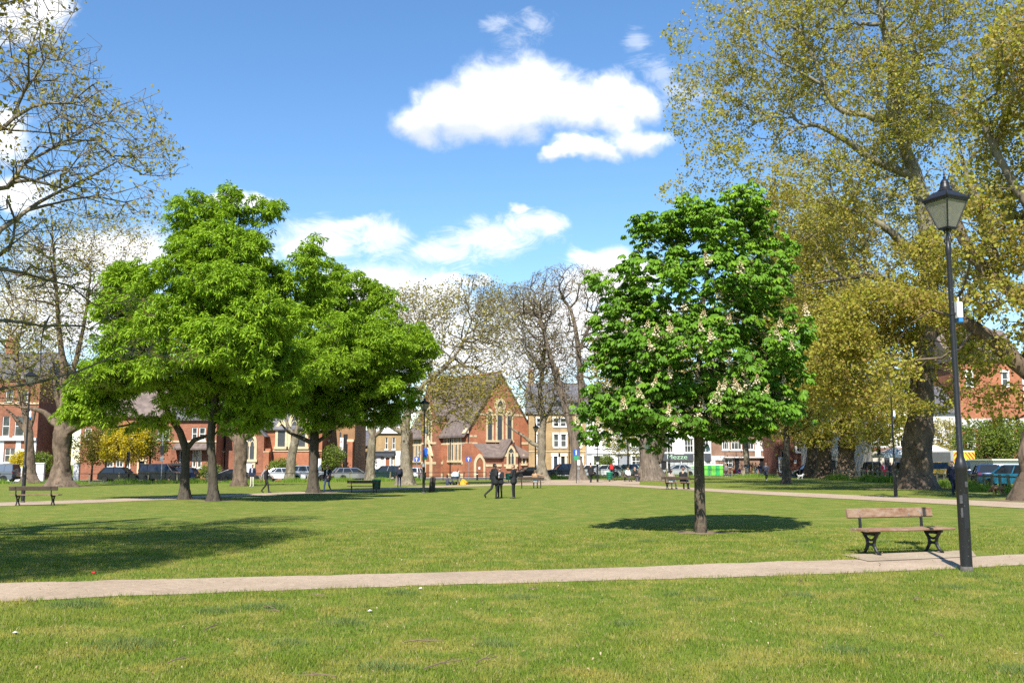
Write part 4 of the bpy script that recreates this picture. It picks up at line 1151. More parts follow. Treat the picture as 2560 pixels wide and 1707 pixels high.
class Building:
    """front wall along local x (0..w), y into the block, z up; openings are real holes"""
    def __init__(s, name, label, cat, px0, px1, Y, yaw=0.0, group=None, Y1=None):
        s.Y = Y
        a = G(px0, Y)
        if Y1 is not None:
            b_ = G(px1, Y1); d = b_ - a
            s.yaw = math.atan2(d.y, d.x); s.w = math.hypot(d.x, d.y)
        else:
            s.yaw = yaw; s.w = (px1 - px0) / F * Y / CP * .995
        s.base = a
        s.px0, s.px1 = px0, px1
        s.root = thing(name, label, cat, a, s.yaw, group)
        s.holes = []
    def xl(s, px):
        return (px - s.px0) / (s.px1 - s.px0) * s.w
    def zl(s, py, px=None):
        return P3(1280, py, s.Y).z - s.base.z
    def wall(s, top, depth, mat, holes, name='wall', z0=-0.6, reveal=0.16):
        """front wall with openings (x0,x1,z0,z1), plus sides and back"""
        w = s.w
        X = sorted(set([0, w] + [h[0] for h in holes] + [h[1] for h in holes]))
        Z = sorted(set([z0, top] + [h[2] for h in holes] + [h[3] for h in holes]))
        X = [x for x in X if -1e-6 <= x <= w + 1e-6]; Z = [z for z in Z if z0 - 1e-6 <= z <= top + 1e-6]
        m = MB()
        for i in range(len(X) - 1):
            for j in range(len(Z) - 1):
                cx, cz = (X[i] + X[i + 1]) / 2, (Z[j] + Z[j + 1]) / 2
                if any(h[0] < cx < h[1] and h[2] < cz < h[3] for h in holes): continue
                m.add([(X[i], 0, Z[j]), (X[i + 1], 0, Z[j]), (X[i + 1], 0, Z[j + 1]), (X[i], 0, Z[j + 1])], [(0, 1, 2, 3)])
        for x0, x1, a, b in [h[:4] for h in holes]:
            r = reveal
            m.add([(x0, 0, a), (x0, r, a), (x0, r, b), (x0, 0, b)], [(0, 1, 2, 3)])
            m.add([(x1, 0, a), (x1, r, a), (x1, r, b), (x1, 0, b)], [(3, 2, 1, 0)])
            m.add([(x0, 0, b), (x1, 0, b), (x1, r, b), (x0, r, b)], [(3, 2, 1, 0)])
            m.add([(x0, 0, a), (x1, 0, a), (x1, r, a), (x0, r, a)], [(0, 1, 2, 3)])
        m.add([(0, 0, z0), (0, depth, z0), (0, depth, top), (0, 0, top)], [(0, 1, 2, 3)])
        m.add([(w, 0, z0), (w, depth, z0), (w, depth, top), (w, 0, top)], [(3, 2, 1, 0)])
        m.add([(0, depth, z0), (w, depth, z0), (w, depth, top), (0, depth, top)], [(3, 2, 1, 0)])
        m.add([(0, 0, top), (w, 0, top), (w, depth, top), (0, depth, top)], [(0, 1, 2, 3)])
        me = bpy.data.meshes.new(name)
        me.from_pydata(m.v, [], m.f); me.materials.append(mat); me.update()
        return link(name, me, s.root)
    def window(s, x0, x1, z0, z1, frame=WPAINT, bars=(1, 1), surround=None, sill=WPAINT, rev=0.13, fw=0.07, name='window', glass=GLASS, sur=0.16):
        m = MB()
        y0, y1 = rev - 0.06, rev
        m.box(x0, x0 + fw, y0, y1, z0, z1).box(x1 - fw, x1, y0, y1, z0, z1)
        m.box(x0 + fw, x1 - fw, y0, y1, z1 - fw, z1).box(x0 + fw, x1 - fw, y0, y1, z0, z0 + fw)
        nx_, nz_ = bars
        for i in range(1, nx_ + 1):
            x = x0 + (x1 - x0) * i / (nx_ + 1)
            m.box(x - .03, x + .03, y0 + .01, y1 - .005, z0 + fw, z1 - fw)
        for i in range(1, nz_ + 1):
            z = z0 + (z1 - z0) * i / (nz_ + 1)
            m.box(x0 + fw, x1 - fw, y0 + .012, y1 - .003, z - .035, z + .035)
        fr = m.build(name, [frame], s.root)
        MB().box(x0 + .01, x1 - .01, rev - .015, rev + .02, z0 + .01, z1 - .01).build('pane', [glass], fr)
        if sill:
            MB().box(x0 - .10, x1 + .10, -.12, .0 - .003, z0 - .16, z0 - .01).build('sill', [sill], fr)
        if surround:
            q = MB()
            q.box(x0 - sur, x0, -.05, -.002, z0, z1).box(x1, x1 + sur, -.05, -.002, z0, z1).box(x0 - sur - .06, x1 + sur + .06, -.09, -.003, z1, z1 + sur * 1.5)
            q.build('surround', [surround], fr)
        return fr
    def door(s, x0, x1, z0, z1, mat=DOORD, surround=None, sur=.2):
        m = MB().box(x0 + .02, x1 - .02, .08, .13, z0, z1 - .02)
        hx, hz = (x1 - x0) * .14, (z1 - z0)
        for a, b in ((.08, .42), (.48, .92)):
            m.box(x0 + hx, (x0 + x1) / 2 - .05, .06, .085, z0 + hz * a, z0 + hz * b).box((x0 + x1) / 2 + .05, x1 - hx, .06, .085, z0 + hz * a, z0 + hz * b)
        d = m.build('door', [mat], s.root)
        MB().lathe([(0.0, 0), (.05, .01), (.05, .05), (0.0, .06)], 8, M_=Matrix.Translation((x1 - .2, .02, z0 + hz * .45))).build('handle', [LEAD], d)
        if surround:
            q = MB()
            q.box(x0 - sur, x0, -.07, -.002, z0, z1).box(x1, x1 + sur, -.07, -.002, z0, z1).box(x0 - sur - .1, x1 + sur + .1, -.16, -.003, z1, z1 + sur * 1.4)
            q.build('surround', [surround], d)
        return d
    def band(s, z0, z1, mat, x0=None, x1=None, out=.05, name='string_course'):
        return MB().box((-.02 if x0 is None else x0), (s.w + .02 if x1 is None else x1), -out, -.003, z0, z1).build(name, [mat], s.root)
    def gable_roof(s, z, rise, depth, mat, over=.35, hip=0.0, name='roof', x0=0, x1=None):
        x1 = s.w if x1 is None else x1
        d2 = depth / 2
        m = MB()
        e = over
        vs = [(x0 - e, -e, z), (x1 + e, -e, z), (x1 + e, depth + e, z), (x0 - e, depth + e, z), (x0 - e + hip, d2, z + rise), (x1 + e - hip, d2, z + rise)]
        vs += [(x, y, zz - .14) for x, y, zz in vs[:4]]
        m.add(vs, [(0, 1, 5, 4), (2, 3, 4, 5), (3, 0, 4), (1, 2, 5), (6, 7, 1, 0), (7, 8, 2, 1), (8, 9, 3, 2), (9, 6, 0, 3), (9, 8, 7, 6)])
        return m.build(name, [mat], s.root)
    def chimney(s, x, y, z0, z1, mat, w=.9, parent=None, pots=3):
        m = MB().box(x - w / 2, x + w / 2, y - .3, y + .3, z0, z1, 0).box(x - w / 2 - .06, x + w / 2 + .06, y - .36, y + .36, z1, z1 + .15, 0)
        for i in range(pots):
            xx = x - w / 2 + w * (i + .5) / pots
            m.lathe([(.11, z1 + .15), (.09, z1 + .55), (.12, z1 + .6)], 8, (xx, y), 1)
        return m.build('chimney', [mat, TERRA], parent or s.root)

def arch_pts(x0, x1, z0, zs, n=7, rise=1.0):
    """pointed arch outline: springing at zs"""
    w = x1 - x0; R_ = w * (0.5 + 0.5 * rise)
    L_ = []
    amax = math.acos((R_ - w / 2) / R_)
    for i in range(n + 1):
        a = amax * i / n
        L_.append((x0 + R_ - R_ * math.cos(a), zs + R_ * math.sin(a)))
    Rr = [(x0 + x1 - x, z) for x, z in L_[::-1][1:]]
    return [(x0, z0)] + L_ + Rr + [(x1, z0)]
def lancet(root, x0, x1, z0, zs, M_=None, stone=STONE, t=.18, name='window', lights=1, glass=LEADG, sill=True, proud=.12):
    """gothic window: stone surround standing proud, leaded glass set back inside it"""
    inn = arch_pts(x0, x1, z0, zs); out = arch_pts(x0 - t, x1 + t, z0, zs)
    q = MB().ring(out, inn, -proud, -.004, 0, M_)
    if lights == 2:
        xm = (x0 + x1) / 2
        q.box(xm - .06, xm + .06, -proud + .04, -.035, z0, zs + (x1 - x0) * .2, 0, M_)
        for a, b in ((x0, xm - .06), (xm + .06, x1)):
            q.ring(arch_pts(a - .0, b + .0, zs - .35, zs - .1), arch_pts(a + .07, b - .07, zs - .35, zs - .1), -proud + .05, -.037, 0, M_)
    fr = q.build(name, [stone], root)
    MB().prism(inn, -.03, -.006, 0, M_).build('pane', [glass], fr)
    if sill:
        MB().box(x0 - t - .1, x1 + t + .1, -proud - .12, -.003, z0 - .3, z0, 0, M_).build('sill', [stone], fr)
    return fr

# --- the church
def church():
    a, b_ = G(1165, 140), G(1331, 146)
    d = b_ - a
    yaw = math.atan2(d.y, d.x); w = math.hypot(d.x, d.y)
    root = thing('church', 'red brick gothic church with steep tiled roof, stone bands and lancet windows', 'church', a, yaw)
    Z = lambda py, Y=140.0: P3(1280, py, Y).z - a.z
    X = lambda px: (px - 1165) / 166.0 * w
    Xm = X
    ze, za, Ln = Z(1073), Z(930, 143), 19.0
    m = MB()
    # nave: gable front, left aisle wall, back
    m.prism([(0, -1), (w, -1), (w, ze), (w / 2, za - .25), (0, ze)], 0, Ln)
    m.build('wall', [ORANGE], root)
    r = MB()
    for sx in (-1, 1):
        e = w / 2 + .55
        x_e, z_e = w / 2 + sx * e, ze - (e - w / 2) * (za - ze) / (w / 2)
        r.add([(w / 2, -.35, za), (x_e, -.35, z_e), (x_e, Ln + .3, z_e), (w / 2, Ln + .3, za), (w / 2, -.35, za - .3), (x_e, -.35, z_e - .3), (x_e, Ln + .3, z_e - .3), (w / 2, Ln + .3, za - .3)],
              [(0, 1, 2, 3), (7, 6, 5, 4), (0, 4, 5, 1), (3, 2, 6, 7), (1, 5, 6, 2)])
    rf = r.build('roof', [TILE], root)
    MB().box(w / 2 - .12, w / 2 + .12, -.4, Ln + .3, za - .02, za + .16).build('ridge', [TERRA], rf)
    cp = MB()
    for sx in (-1, 1):                                   # stone coping up the gable
        for i in range(10):
            t = i / 10
            x = w / 2 + sx * (w / 2 + .2) * (1 - t); z = ze - .3 + (za - ze + .3) * t
    MB().prism([(-.55, ze - .55), (0.25, ze - .55), (0.25, ze + .25), (-.1, ze + .05)], -.30, .4).build('kneeler', [STONE], root)
    MB().prism([(w + .55, ze - .55), (w - .25, ze - .55), (w - .25, ze + .25), (w + .1, ze + .05)], -.30, .4).build('kneeler', [STONE], root)
    # stone bands on the gable
    for z0, z1, xa, xb in ((Z(1111), Z(1105), -.03, X(1192)), (Z(1111, 146), Z(1105, 146), X(1303), w + .03), (Z(1036), Z(1031), X(1185), X(1309)), (Z(1160), Z(1154), -.03, w + .03), (-.3, Z(1184), -.06, w + .06)):
        MB().box(xa, xb, -.055, -.003, z0, z1).build('stone_band', [STONE], root)
    # three tall lancets and the wheel window
    for x0, x1, t0, t1 in ((1217, 1228, 1100, 1040), (1241, 1253, 1100, 1034), (1266, 1277, 1100, 1040)):
        lancet(root, X(x0), X(x1), Z(t0, 143), Z(t1, 143), t=.24)
    circ = [(X(1248) + .62 * math.cos(k * PI / 8), Z(1013, 143) + .62 * math.sin(k * PI / 8)) for k in range(16)]
    circo = [(X(1248) + 1.0 * math.cos(k * PI / 8), Z(1013, 143) + 1.0 * math.sin(k * PI / 8)) for k in range(16)]
    q = MB().ring(circo, circ, -.13, -.004, 0, closed=True).build('round_window', [STONE], root)
    MB().prism(circ, -.03, -.006).build('pane', [LEADG], q)
    q = MB().ring(arch_pts(X(1237), X(1259), Z(1036, 143), Z(1016, 143)), arch_pts(X(1237) + .25, X(1259) - .25, Z(1036, 143), Z(1016, 143)), -.16, -.005).build('arch_moulding', [STONE], root)
    MB().box(w / 2 - .16, w / 2 + .16, -.05, -.004, Z(960, 143), Z(944, 143)).build('slit_window', [LEADG], root)
    for k in range(2):
        MB().box(X(1173 + 10 * k), X(1173 + 10 * k) + .5, -.04, -.003, Z(1092), Z(1087)).build('stone_block', [STONE], root)
    # low vestry in front of the gable, with its own gablet
    X = lambda px: Xm(px - 22)
    vx0, vx1, vd = X(1213), X(1335), 2.6
    zt, zv = Z(1108, 141), Z(1140, 138)
    MB().box(vx0, vx1, -vd, -.01, -1, zv).build('vestry_wall', [RED], root)
    MB().prism([(vx0 - 2.3, -1), (vx0, -1), (vx0, zv), (vx0 - 2.3, zt)], -vd + .02, -.02).build('vestry_wall', [ORANGE], root)
    v = MB()
    xa, xb = vx0 - 2.5, vx1 + .2
    v.add([(vx0 - .4, -vd - .4, zv - .05), (xb, -vd - .4, zv - .05), (xb - 2.3, -.02, zt), (xa, -.02, zt), (vx0 - .4, -vd - .4, zv - .25), (xb, -vd - .4, zv - .25), (xb - 2.3, -.02, zt - .2), (xa, -.02, zt - .2)],
          [(0, 1, 2, 3), (7, 6, 5, 4), (0, 4, 5, 1), (1, 5, 6, 2), (2, 6, 7, 3), (3, 7, 4, 0)])
    v.build('vestry_roof', [TILE], root)
    X = lambda px: Xm(px - 27)
    gx0, gx1 = X(1257), X(1291); gm = (gx0 + gx1) / 2; zg, zgs = Z(1099, 137), Z(1133, 137)
    MB().prism([(gx0, -1), (gx1, -1), (gx1, zgs), (gm, zg), (gx0, zgs)], -vd - .55, -.6).build('porch_wall', [RED], root)
    g = MB()
    for sx, xe in ((-1, gx0 - .35), (1, gx1 + .35)):
        ze2 = zgs - .4
        g.add([(gm, -vd - .8, zg + .22), (xe, -vd - .8, ze2), (xe, -.5, ze2), (gm, -.5, zg + .22), (gm, -vd - .8, zg), (xe, -vd - .8, ze2 - .22), (xe, -.5, ze2 - .22), (gm, -.5, zg)],
              [(0, 1, 2, 3), (7, 6, 5, 4), (0, 4, 5, 1), (3, 2, 6, 7), (1, 5, 6, 2)])
    g.build('porch_roof', [TILE], root)
    MV = Matrix.Translation((0, -vd - .55, 0))
    lancet(root, X(1267), X(1281), Z(1166, 137), Z(1134, 137), MV, lights=2, t=.26)
    for x in (gx0, gx1 - .55):
        MB().box(x - .04, x + .6, -vd - .62, -vd - .553, Z(1141, 137), Z(1131, 137)).build('stone_block', [STONE], root)
    MB().box(gx0 - .03, gx1 + .03, -vd - .60, -vd - .553, Z(1166, 137), Z(1160, 137)).build('stone_band', [STONE], root)
    MB().box(vx0 - .03, gx0 - .05, -vd - .05, -vd - .003, Z(1166, 138), Z(1160, 138)).build('stone_band', [STONE], root)
    lancet(root, Xm(1281), Xm(1287), Z(1158, 138), Z(1147, 138), Matrix.Translation((0, -vd, 0)), t=.2)
    # vestry door
    MD = Matrix.Translation((0, -vd + .02, 0))
    o, i_ = arch_pts(vx0 - 1.95, vx0 - .15, 0, 1.9), arch_pts(vx0 - 1.65, vx0 - .45, 0, 1.9)
    dr = MB().prism(i_, -.04, -.006, 0, MD).build('door', [DOORW], root)
    MB().ring(o, i_, -.13, -.004, 0, MD).build('surround', [STONE], dr)
    MB().box(vx0 - 1.25, vx0 - .95, -.06, -.041, 1.25, 1.6, 0, MD).build('notice', [WPAINT], dr)
    X = Xm
    MB().box(X(1172), X(1181), -.07, -.004, Z(1163), Z(1155)).build('notice_board', [BLACKP], root)
    for x in (.25, w - .15, X(1300)):
        MB().tube([(x, -.12, -.3), (x, -.12, ze - .5)], .06, 6).build('drainpipe', [BLACKP], root)
    # aisle side: local x of the side wall runs back along +y; its face looks towards -x
    MS = Matrix(((0, 1, 0, 0), (-1, 0, 0, Ln), (0, 0, 1, 0), (0, 0, 0, 1)))        # (s, out, z) -> (x = out, y = Ln - s)
    S = lambda t: Ln * (1 - t)                                                     # t = 0 at the front corner
    for z0, z1 in ((Z(1110), Z(1105)), (Z(1160), Z(1154)), (-.3, Z(1184))):
        MB().box(0, Ln, -.055, -.003, z0, z1, 0, MS).build('stone_band', [STONE], root)
    MB().box(0, Ln, -.30, -.003, ze - .75, ze - .45, 0, MS).build('cornice', [STONE], root)
    for t in (.09, .15, .21, .27, .33, .72, .78, .84, .90, .95):
        s0 = S(t)
        lancet(root, s0 - .28, s0 + .28, Z(1150), Z(1096), MS, t=.14)
    for t in (.30, .46, .68, .98):
        MB().box(S(t) - .28, S(t) + .28, -.55, -.003, -1, Z(1110), 0, MS).build('buttress', [ORANGE], root)
    for t in (.24, .64):
        MB().tube([MS @ Vector((S(t), -.15, -.3)), MS @ Vector((S(t), -.15, ze - .5))], .07, 6).build('drainpipe', [BLACKP], root)
    # gabled bay with the tall window and the west door
    s0, s1 = S(.655), S(.40); sm = (s0 + s1) / 2; zg, zgs = Z(958, 150), Z(1035, 148)
    MB().prism([(s0, -1), (s1, -1), (s1, zgs), (sm, zg), (s0, zgs)], -.9, 4.0, 0, MS).build('bay_wall', [RED], root)
    g = MB()
    for xe in (s0 - .3, s1 + .3):
        g.add([MS @ Vector(p) for p in ((sm, -1.1, zg + .25), (xe, -1.1, zgs - .5), (xe, 4.6, zgs - .5), (sm, 4.6, zg + .25), (sm, -1.1, zg), (xe, -1.1, zgs - .75), (xe, 4.6, zgs - .75), (sm, 4.6, zg))],
              [(0, 1, 2, 3), (7, 6, 5, 4), (0, 4, 5, 1), (3, 2, 6, 7), (1, 5, 6, 2)])
    g.build('bay_roof', [TILE], root)
    MW = MS @ Matrix.Translation((0, -.9, 0))
    lancet(root, sm - .75, sm + .75, Z(1104, 146), Z(1042, 146), MW, lights=2, t=.34)
    for z0, z1 in ((Z(1110, 147), Z(1105, 147)), (Z(1160, 147), Z(1154, 147))):
        MB().box(s0 - .03, s1 + .03, -.055, -.003, z0, z1, 0, MW).build('stone_band', [STONE], root)
    o, i_ = arch_pts(sm - 1.25, sm + 1.25, 0, 2.3), arch_pts(sm - .8, sm + .8, 0, 2.3)
    dr = MB().prism(i_, -.04, -.006, 0, MW).build('door', [DOORW], root)
    MB().ring(o, i_, -.28, -.004, 0, MW).build('surround', [STONE], dr)
    MB().ring([(sm - 1.5, 3.2), (sm, 6.2), (sm + 1.5, 3.2)], [(sm - 1.2, 3.2), (sm, 5.6), (sm + 1.2, 3.2)], -.3, -.006, 0, MW).build('gablet', [STONE], root)
church()

def sash_row(B, cols, py0, py1, surround=None, bars=(0, 1), holes=None, **kw):
    for a, b in cols:
        h = (B.xl(a), B.xl(b), B.zl(py1), B.zl(py0))
        holes.append(h)
        B.holes.append((h, surround, bars, kw))
def finish(B):
    for h, su, bars, kw in B.holes:
        B.window(*h, bars=bars, surround=su, **kw)

# --- far left: red brick house over a white stucco ground floor
B = Building('red_brick_house', 'tall red brick house with white stucco ground floor and bay trim', 'house', -90, 84, 112)
H = []
sash_row(B, [(-70, -52), (-40, -22), (-4, 14), (27, 50)], 1040, 1090, None, (0, 1), H)
sash_row(B, [(-40, -22), (0, 18), (32, 55)], 975, 1005, None, (0, 1), H)
sash_row(B, [(-60, -30), (6, 32)], 1120, 1155, None, (1, 1), H)
dh = (B.xl(48), B.xl(62), 0, B.zl(1128)); H.append(dh)
B.wall(B.zl(945), 9, RED, H)
finish(B); B.door(*dh, mat=DOORD, surround=WPAINT)
B.band(B.zl(1101), B.zl(1094), WPAINT, out=.35, name='cornice')
B.band(-.5, B.zl(1102), WHITE, B.xl(-88), B.xl(4), .07, 'stucco'); B.band(-.5, B.zl(1102), WHITE, B.xl(33.5), B.xl(46), .07, 'stucco'); B.band(-.5, B.zl(1102), WHITE, B.xl(64), B.w, .07, 'stucco')
B.band(B.zl(1010), B.zl(1006), STONE, out=.12)
rf = B.gable_roof(B.zl(945), 3.5, 9, SLATE); B.chimney(2, 4.5, B.zl(945) + 1.5, B.zl(945) + 5, RED, parent=rf)
# white garden wall and gate piers in front of it
for px0, px1, py in ((-60, 58, 1170), (88, 108, 1159), (182, 196, 1158)):
    b0, b1 = G(px0, 107.5), G(px1, 107.5)
    m = MB().box(0, (b1 - b0).x, 0, .35, -.4, P3(px0, py, 107.5).z - b0.z)
    r = thing('garden_wall' if px1 - px0 > 50 else 'gate_pier', 'low white rendered garden wall before the house' if px1 - px0 > 50 else ('white gate pier beside the thin plane trunk' if px0 < 100 else 'white gate pier right of the stout burred plane'), 'wall' if px1 - px0 > 50 else 'gate pier', b0)
    m.build('shaft', [WHITE], r)
    hh = P3(px0, py, 107.5).z - b0.z
    MB().box(-.07, (b1 - b0).x + .07, -.07, .42, hh, hh + .12).build('coping', [WPAINT], r)

# --- second red brick house, with big white casement bays
B = Building('red_brick_house', 'wide red brick house with white mullioned windows behind the yellow tree', 'house', 196, 432, 114)
H = []
sash_row(B, [(262, 281), (286, 305), (310, 322)], 1124, 1168, None, (1, 1), H, fw=.12)
sash_row(B, [(273, 296), (300, 326)], 1062, 1095, None, (2, 1), H, fw=.1)
sash_row(B, [(386, 417)], 1068, 1098, None, (2, 1), H, fw=.1)
sash_row(B, [(205, 222)], 1070, 1098, None, (1, 1), H, fw=.1)
dh = (B.xl(344), B.xl(358), 0, B.zl(1152)); H.append(dh)
B.wall(B.zl(1040), 9, RED, H); finish(B); B.door(*dh, mat=DOORD, surround=STONE)
B.band(B.zl(1108), B.zl(1103), TERRA, out=.12)
rf = B.gable_roof(B.zl(1040), 5, 9, TILE); B.chimney(5, 4.5, B.zl(1040) + 2.5, B.zl(1040) + 7, RED, parent=rf)
# --- third house
B = Building('red_brick_house', 'red brick house with tall white windows and a lean-to roof between the ash trunks', 'house', 424, 536, 112)
H = []
sash_row(B, [(474, 488), (492, 508)], 1068, 1100, None, (0, 1), H, fw=.1)
sash_row(B, [(446, 460), (478, 488), (490, 501)], 1126, 1168, None, (0, 1), H, fw=.1)
B.wall(B.zl(1048), 9, RED, H); finish(B)
B.band(B.zl(1105), B.zl(1101), STONE, out=.1)
m = MB(); za, zb = B.zl(1107), B.zl(1120)
m.add([(B.xl(436), -1.2, zb), (B.xl(520), -1.2, zb), (B.xl(520), -.01, za), (B.xl(436), -.01, za), (B.xl(436), -1.2, zb - .2), (B.xl(520), -1.2, zb - .2), (B.xl(520), -.01, zb - .2), (B.xl(436), -.01, zb - .2)],
      [(0, 1, 2, 3), (0, 4, 5, 1), (1, 5, 6, 2), (3, 7, 4, 0), (7, 6, 5, 4)])
m.build('lean_to_roof', [TILE], B.root)
B.gable_roof(B.zl(1048), 5.5, 9, SLATE)
# --- the church hall
B = Building('church_hall', 'long red brick church hall with gothic windows behind the silver saloon', 'church hall', 528, 800, 116)
B.wall(B.zl(1072), 10, ORANGE, [], z0=-1)
B.gable_roof(B.zl(1072), 7, 10, SLATE)
B.band(B.zl(1128), B.zl(1125.5), STONE, B.xl(678), B.w, .1)
# gabled bay on the left with a two-light window and a stone doorway
gx0, gx1 = B.xl(568), B.xl(662); gm = (gx0 + gx1) / 2
MB().prism([(gx0, -1), (gx1, -1), (gx1, B.zl(1085)), (gm, B.zl(1035)), (gx0, B.zl(1085))], -1.2, 3).build('bay_wall', [RED], B.root)
MB().ring([(gx0 - .4, B.zl(1092)), (gm, B.zl(1030)), (gx1 + .4, B.zl(1092))], [(gx0 - .1, B.zl(1092)), (gm, B.zl(1035.5)), (gx1 + .1, B.zl(1092))], -1.35, 4.6).build('bay_roof', [SLATE], B.root)
lancet(B.root, B.xl(615), B.xl(639), B.zl(1148), B.zl(1108), Matrix.Translation((0, -1.2, 0)), lights=2, t=.3)
MI = Matrix.Translation((0, -1.2, 0))
dr = MB().box(B.xl(618), B.xl(636), -.08, -.005, 0, B.zl(1154), 0, MI).build('door', [WPAINT], B.root)
MB().box(B.xl(612), B.xl(618), -.14, -.005, 0, B.zl(1150), 0, MI).box(B.xl(636), B.xl(643), -.14, -.005, 0, B.zl(1150), 0, MI).build('surround', [STONE], dr)
for px in (552, 664, 778):
    MB().prism([(B.xl(px), -1), (B.xl(px + 13), -1), (B.xl(px + 13), B.zl(1130)), (B.xl(px), B.zl(1130))], -1.6, -.01).prism([(B.xl(px), B.zl(1130)), (B.xl(px + 13), B.zl(1130)), (B.xl(px + 13), B.zl(1121)), (B.xl(px), B.zl(1121))], -.9, -.012).build('buttress', [ORANGE], B.root)
    MB().box(B.xl(px) - .05, B.xl(px + 13) + .05, -1.65, -.9, B.zl(1130), B.zl(1128)).build('offset_slab', [STONE], B.root)
lancet(B.root, B.xl(722), B.xl(758), B.zl(1116), B.zl(1062), None, lights=2, t=.35)
lancet(B.root, B.xl(690), B.xl(708), B.zl(1116), B.zl(1075), None, lights=1, t=.3)
for px in (657, 770):
    MB().tube([(B.xl(px), -.16, -.5), (B.xl(px), -.16, B.zl(1074))], .08, 6).build('drainpipe', [BLACKP], B.root)
# --- tan brick end block with white banner
B = Building('brick_block', 'plain tan brick block with buttress piers and a white banner at the hall end', 'building', 801, 884, 120)
B.wall(B.zl(1050), 9, TAN, [], z0=-1)
for px, w_ in ((812, 10), (868, 14)):
    MB().box(B.xl(px), B.xl(px + w_), -1.0, -.01, -1, B.zl(1104)).build('pier', [ORANGE], B.root)
    MB().prism([(B.xl(px) - .05, B.zl(1104)), (B.xl(px + w_) + .05, B.zl(1104)), (B.xl(px + w_) + .05, B.zl(1098)), (B.xl(px) - .05, B.zl(1098))], -.6, -.012).build('offset_slab', [STONE], B.root)
MB().box(B.xl(856), B.xl(866), -.06, -.01, 0, B.zl(1085)).build('recess_door', [BLACKP], B.root)
MB().box(B.xl(846), B.xl(850), -.05, -.006, B.zl(1110), B.zl(1080)).build('slit_window', [LEADG], B.root)
B.gable_roof(B.zl(1050), 4, 9, TILE)
t = thing('banner', 'tall white banner with small red and black marks on a pole', 'banner', P3(853, 1141, 118))
zz = (1141 - 1094) / F * 118
MB().cbox(-.2, .23, -.02, .02, 0, zz, .005).build('cloth', [WPAINT], t)
m = MB()
for z0, z1, x0, x1, mi in ((zz * .72, zz * .78, -.14, .04, 0), (zz * .80, zz * .83, -.12, .10, 0), (zz * .44, zz * .49, -.08, .14, 0), (zz * .38, zz * .41, -.14, .0, 1), (zz * .22, zz * .28, .06, .15, 1), (zz * .14, zz * .17, -.15, .08, 1), (zz * .9, zz * .93, -.15, .12, 1)):
    m.box(x0, x1, -.026, -.021, z0, z1, mi)
m.build('printing', [REDP, simple('grey_print', (.2, .2, .22), .6, 0)], t)
MB().tube([(.29, 0, -2.3), (.29, 0, zz + .3)], .05, 8).build('pole', [BLACKP], t)
# --- yellow brick pub and its small neighbour
B = Building('brick_cottage', 'small yellow brick cottage wing with slate roof and one upstairs window', 'house', 886, 924, 136)
H = []; sash_row(B, [(902, 909)], 1118, 1138, WPAINT, (0, 1), H)
dh = (B.xl(893), B.xl(899), 0, B.zl(1160)); H.append(dh)
B.wall(B.zl(1112), 7, STOCK, H, z0=-1); finish(B); B.door(*dh, mat=WPAINT)
rf = B.gable_roof(B.zl(1112), 2.2, 7, SLATE)
B = Building('brick_pub', 'yellow brick pub with white parapet and dark fascia over a white ground floor', 'pub', 921, 1013, 135)
H = []
sash_row(B, [(929, 936), (961, 968), (979, 986)], 1093, 1122, None, (0, 1), H)
sash_row(B, [(951, 958), (974, 984)], 1146, 1176, None, (1, 1), H, sill=None, fw=.12)
dh = (B.xl(963), B.xl(973), 0, B.zl(1143)); H.append(dh)
B.wall(B.zl(1076), 9, STOCK, H, z0=-1); finish(B); B.door(*dh, mat=DOORW, surround=WPAINT)
B.band(B.zl(1083), B.zl(1078), WPAINT, out=.3, name='cornice'); B.band(B.zl(1077), B.zl(1066), WHITE, out=.15, name='parapet')
B.band(B.zl(1140), B.zl(1128), SHOPD, B.xl(921), B.xl(985), .35, 'fascia'); B.band(B.zl(1129), B.zl(1127), LEAD, B.xl(919), B.xl(987), .5, 'fascia_capping')
B.band(-.6, B.zl(1141), WHITE, 0, B.xl(950.5), .05, 'stucco'); B.band(-.6, B.zl(1127), WHITE, B.xl(987), B.w, .05, 'stucco')
rf = B.gable_roof(B.zl(1066), 3.5, 9, SLATE, over=-.3, hip=3)
# --- yellow brick terrace right of the church
B = Building('brick_terrace', 'yellow brick terrace with white framed sashes and pilastered doors', 'house', 1322, 1466, 141)
H = []
for py0, py1, cols in ((1046, 1066, [(1342, 1351), (1384, 1397), (1401, 1415), (1440, 1452)]), (1085, 1117, [(1342, 1351), (1384, 1396), (1402, 1415), (1438, 1452)])):
    sash_row(B, cols, py0, py1, WPAINT, (0, 1), H)
sash_row(B, [(1344, 1356), (1441, 1455)], 1140, 1170, WPAINT, (0, 1), H)
ds = [((B.xl(1384), B.xl(1393), 0, B.zl(1140)), DOORD, WPAINT), ((B.xl(1402), B.xl(1411), 0, B.zl(1140)), BLACKP, CREAM)]
H += [d_[0] for d_ in ds]
B.wall(B.zl(1030), 9, STOCK, H, z0=-1); finish(B)
for h, mt, su in ds: B.door(*h, mat=mt, surround=su, sur=.3)
B.band(B.zl(1129), B.zl(1127), STONE, out=.08); B.band(B.zl(1034), B.zl(1030), WPAINT, out=.3, name='cornice')
for px in (1338, 1422): MB().tube([(B.xl(px), -.1, 0), (B.xl(px), -.1, B.zl(1032))], .07, 6).build('drainpipe', [BLACKP], B.root)
rf = B.gable_roof(B.zl(1030), 4.6, 9, SLATE)
for px in (1330, 1395, 1458): B.chimney(B.xl(px), 4.5, B.zl(1030) + 3, B.zl(1030) + 6.2, STOCK, parent=rf)
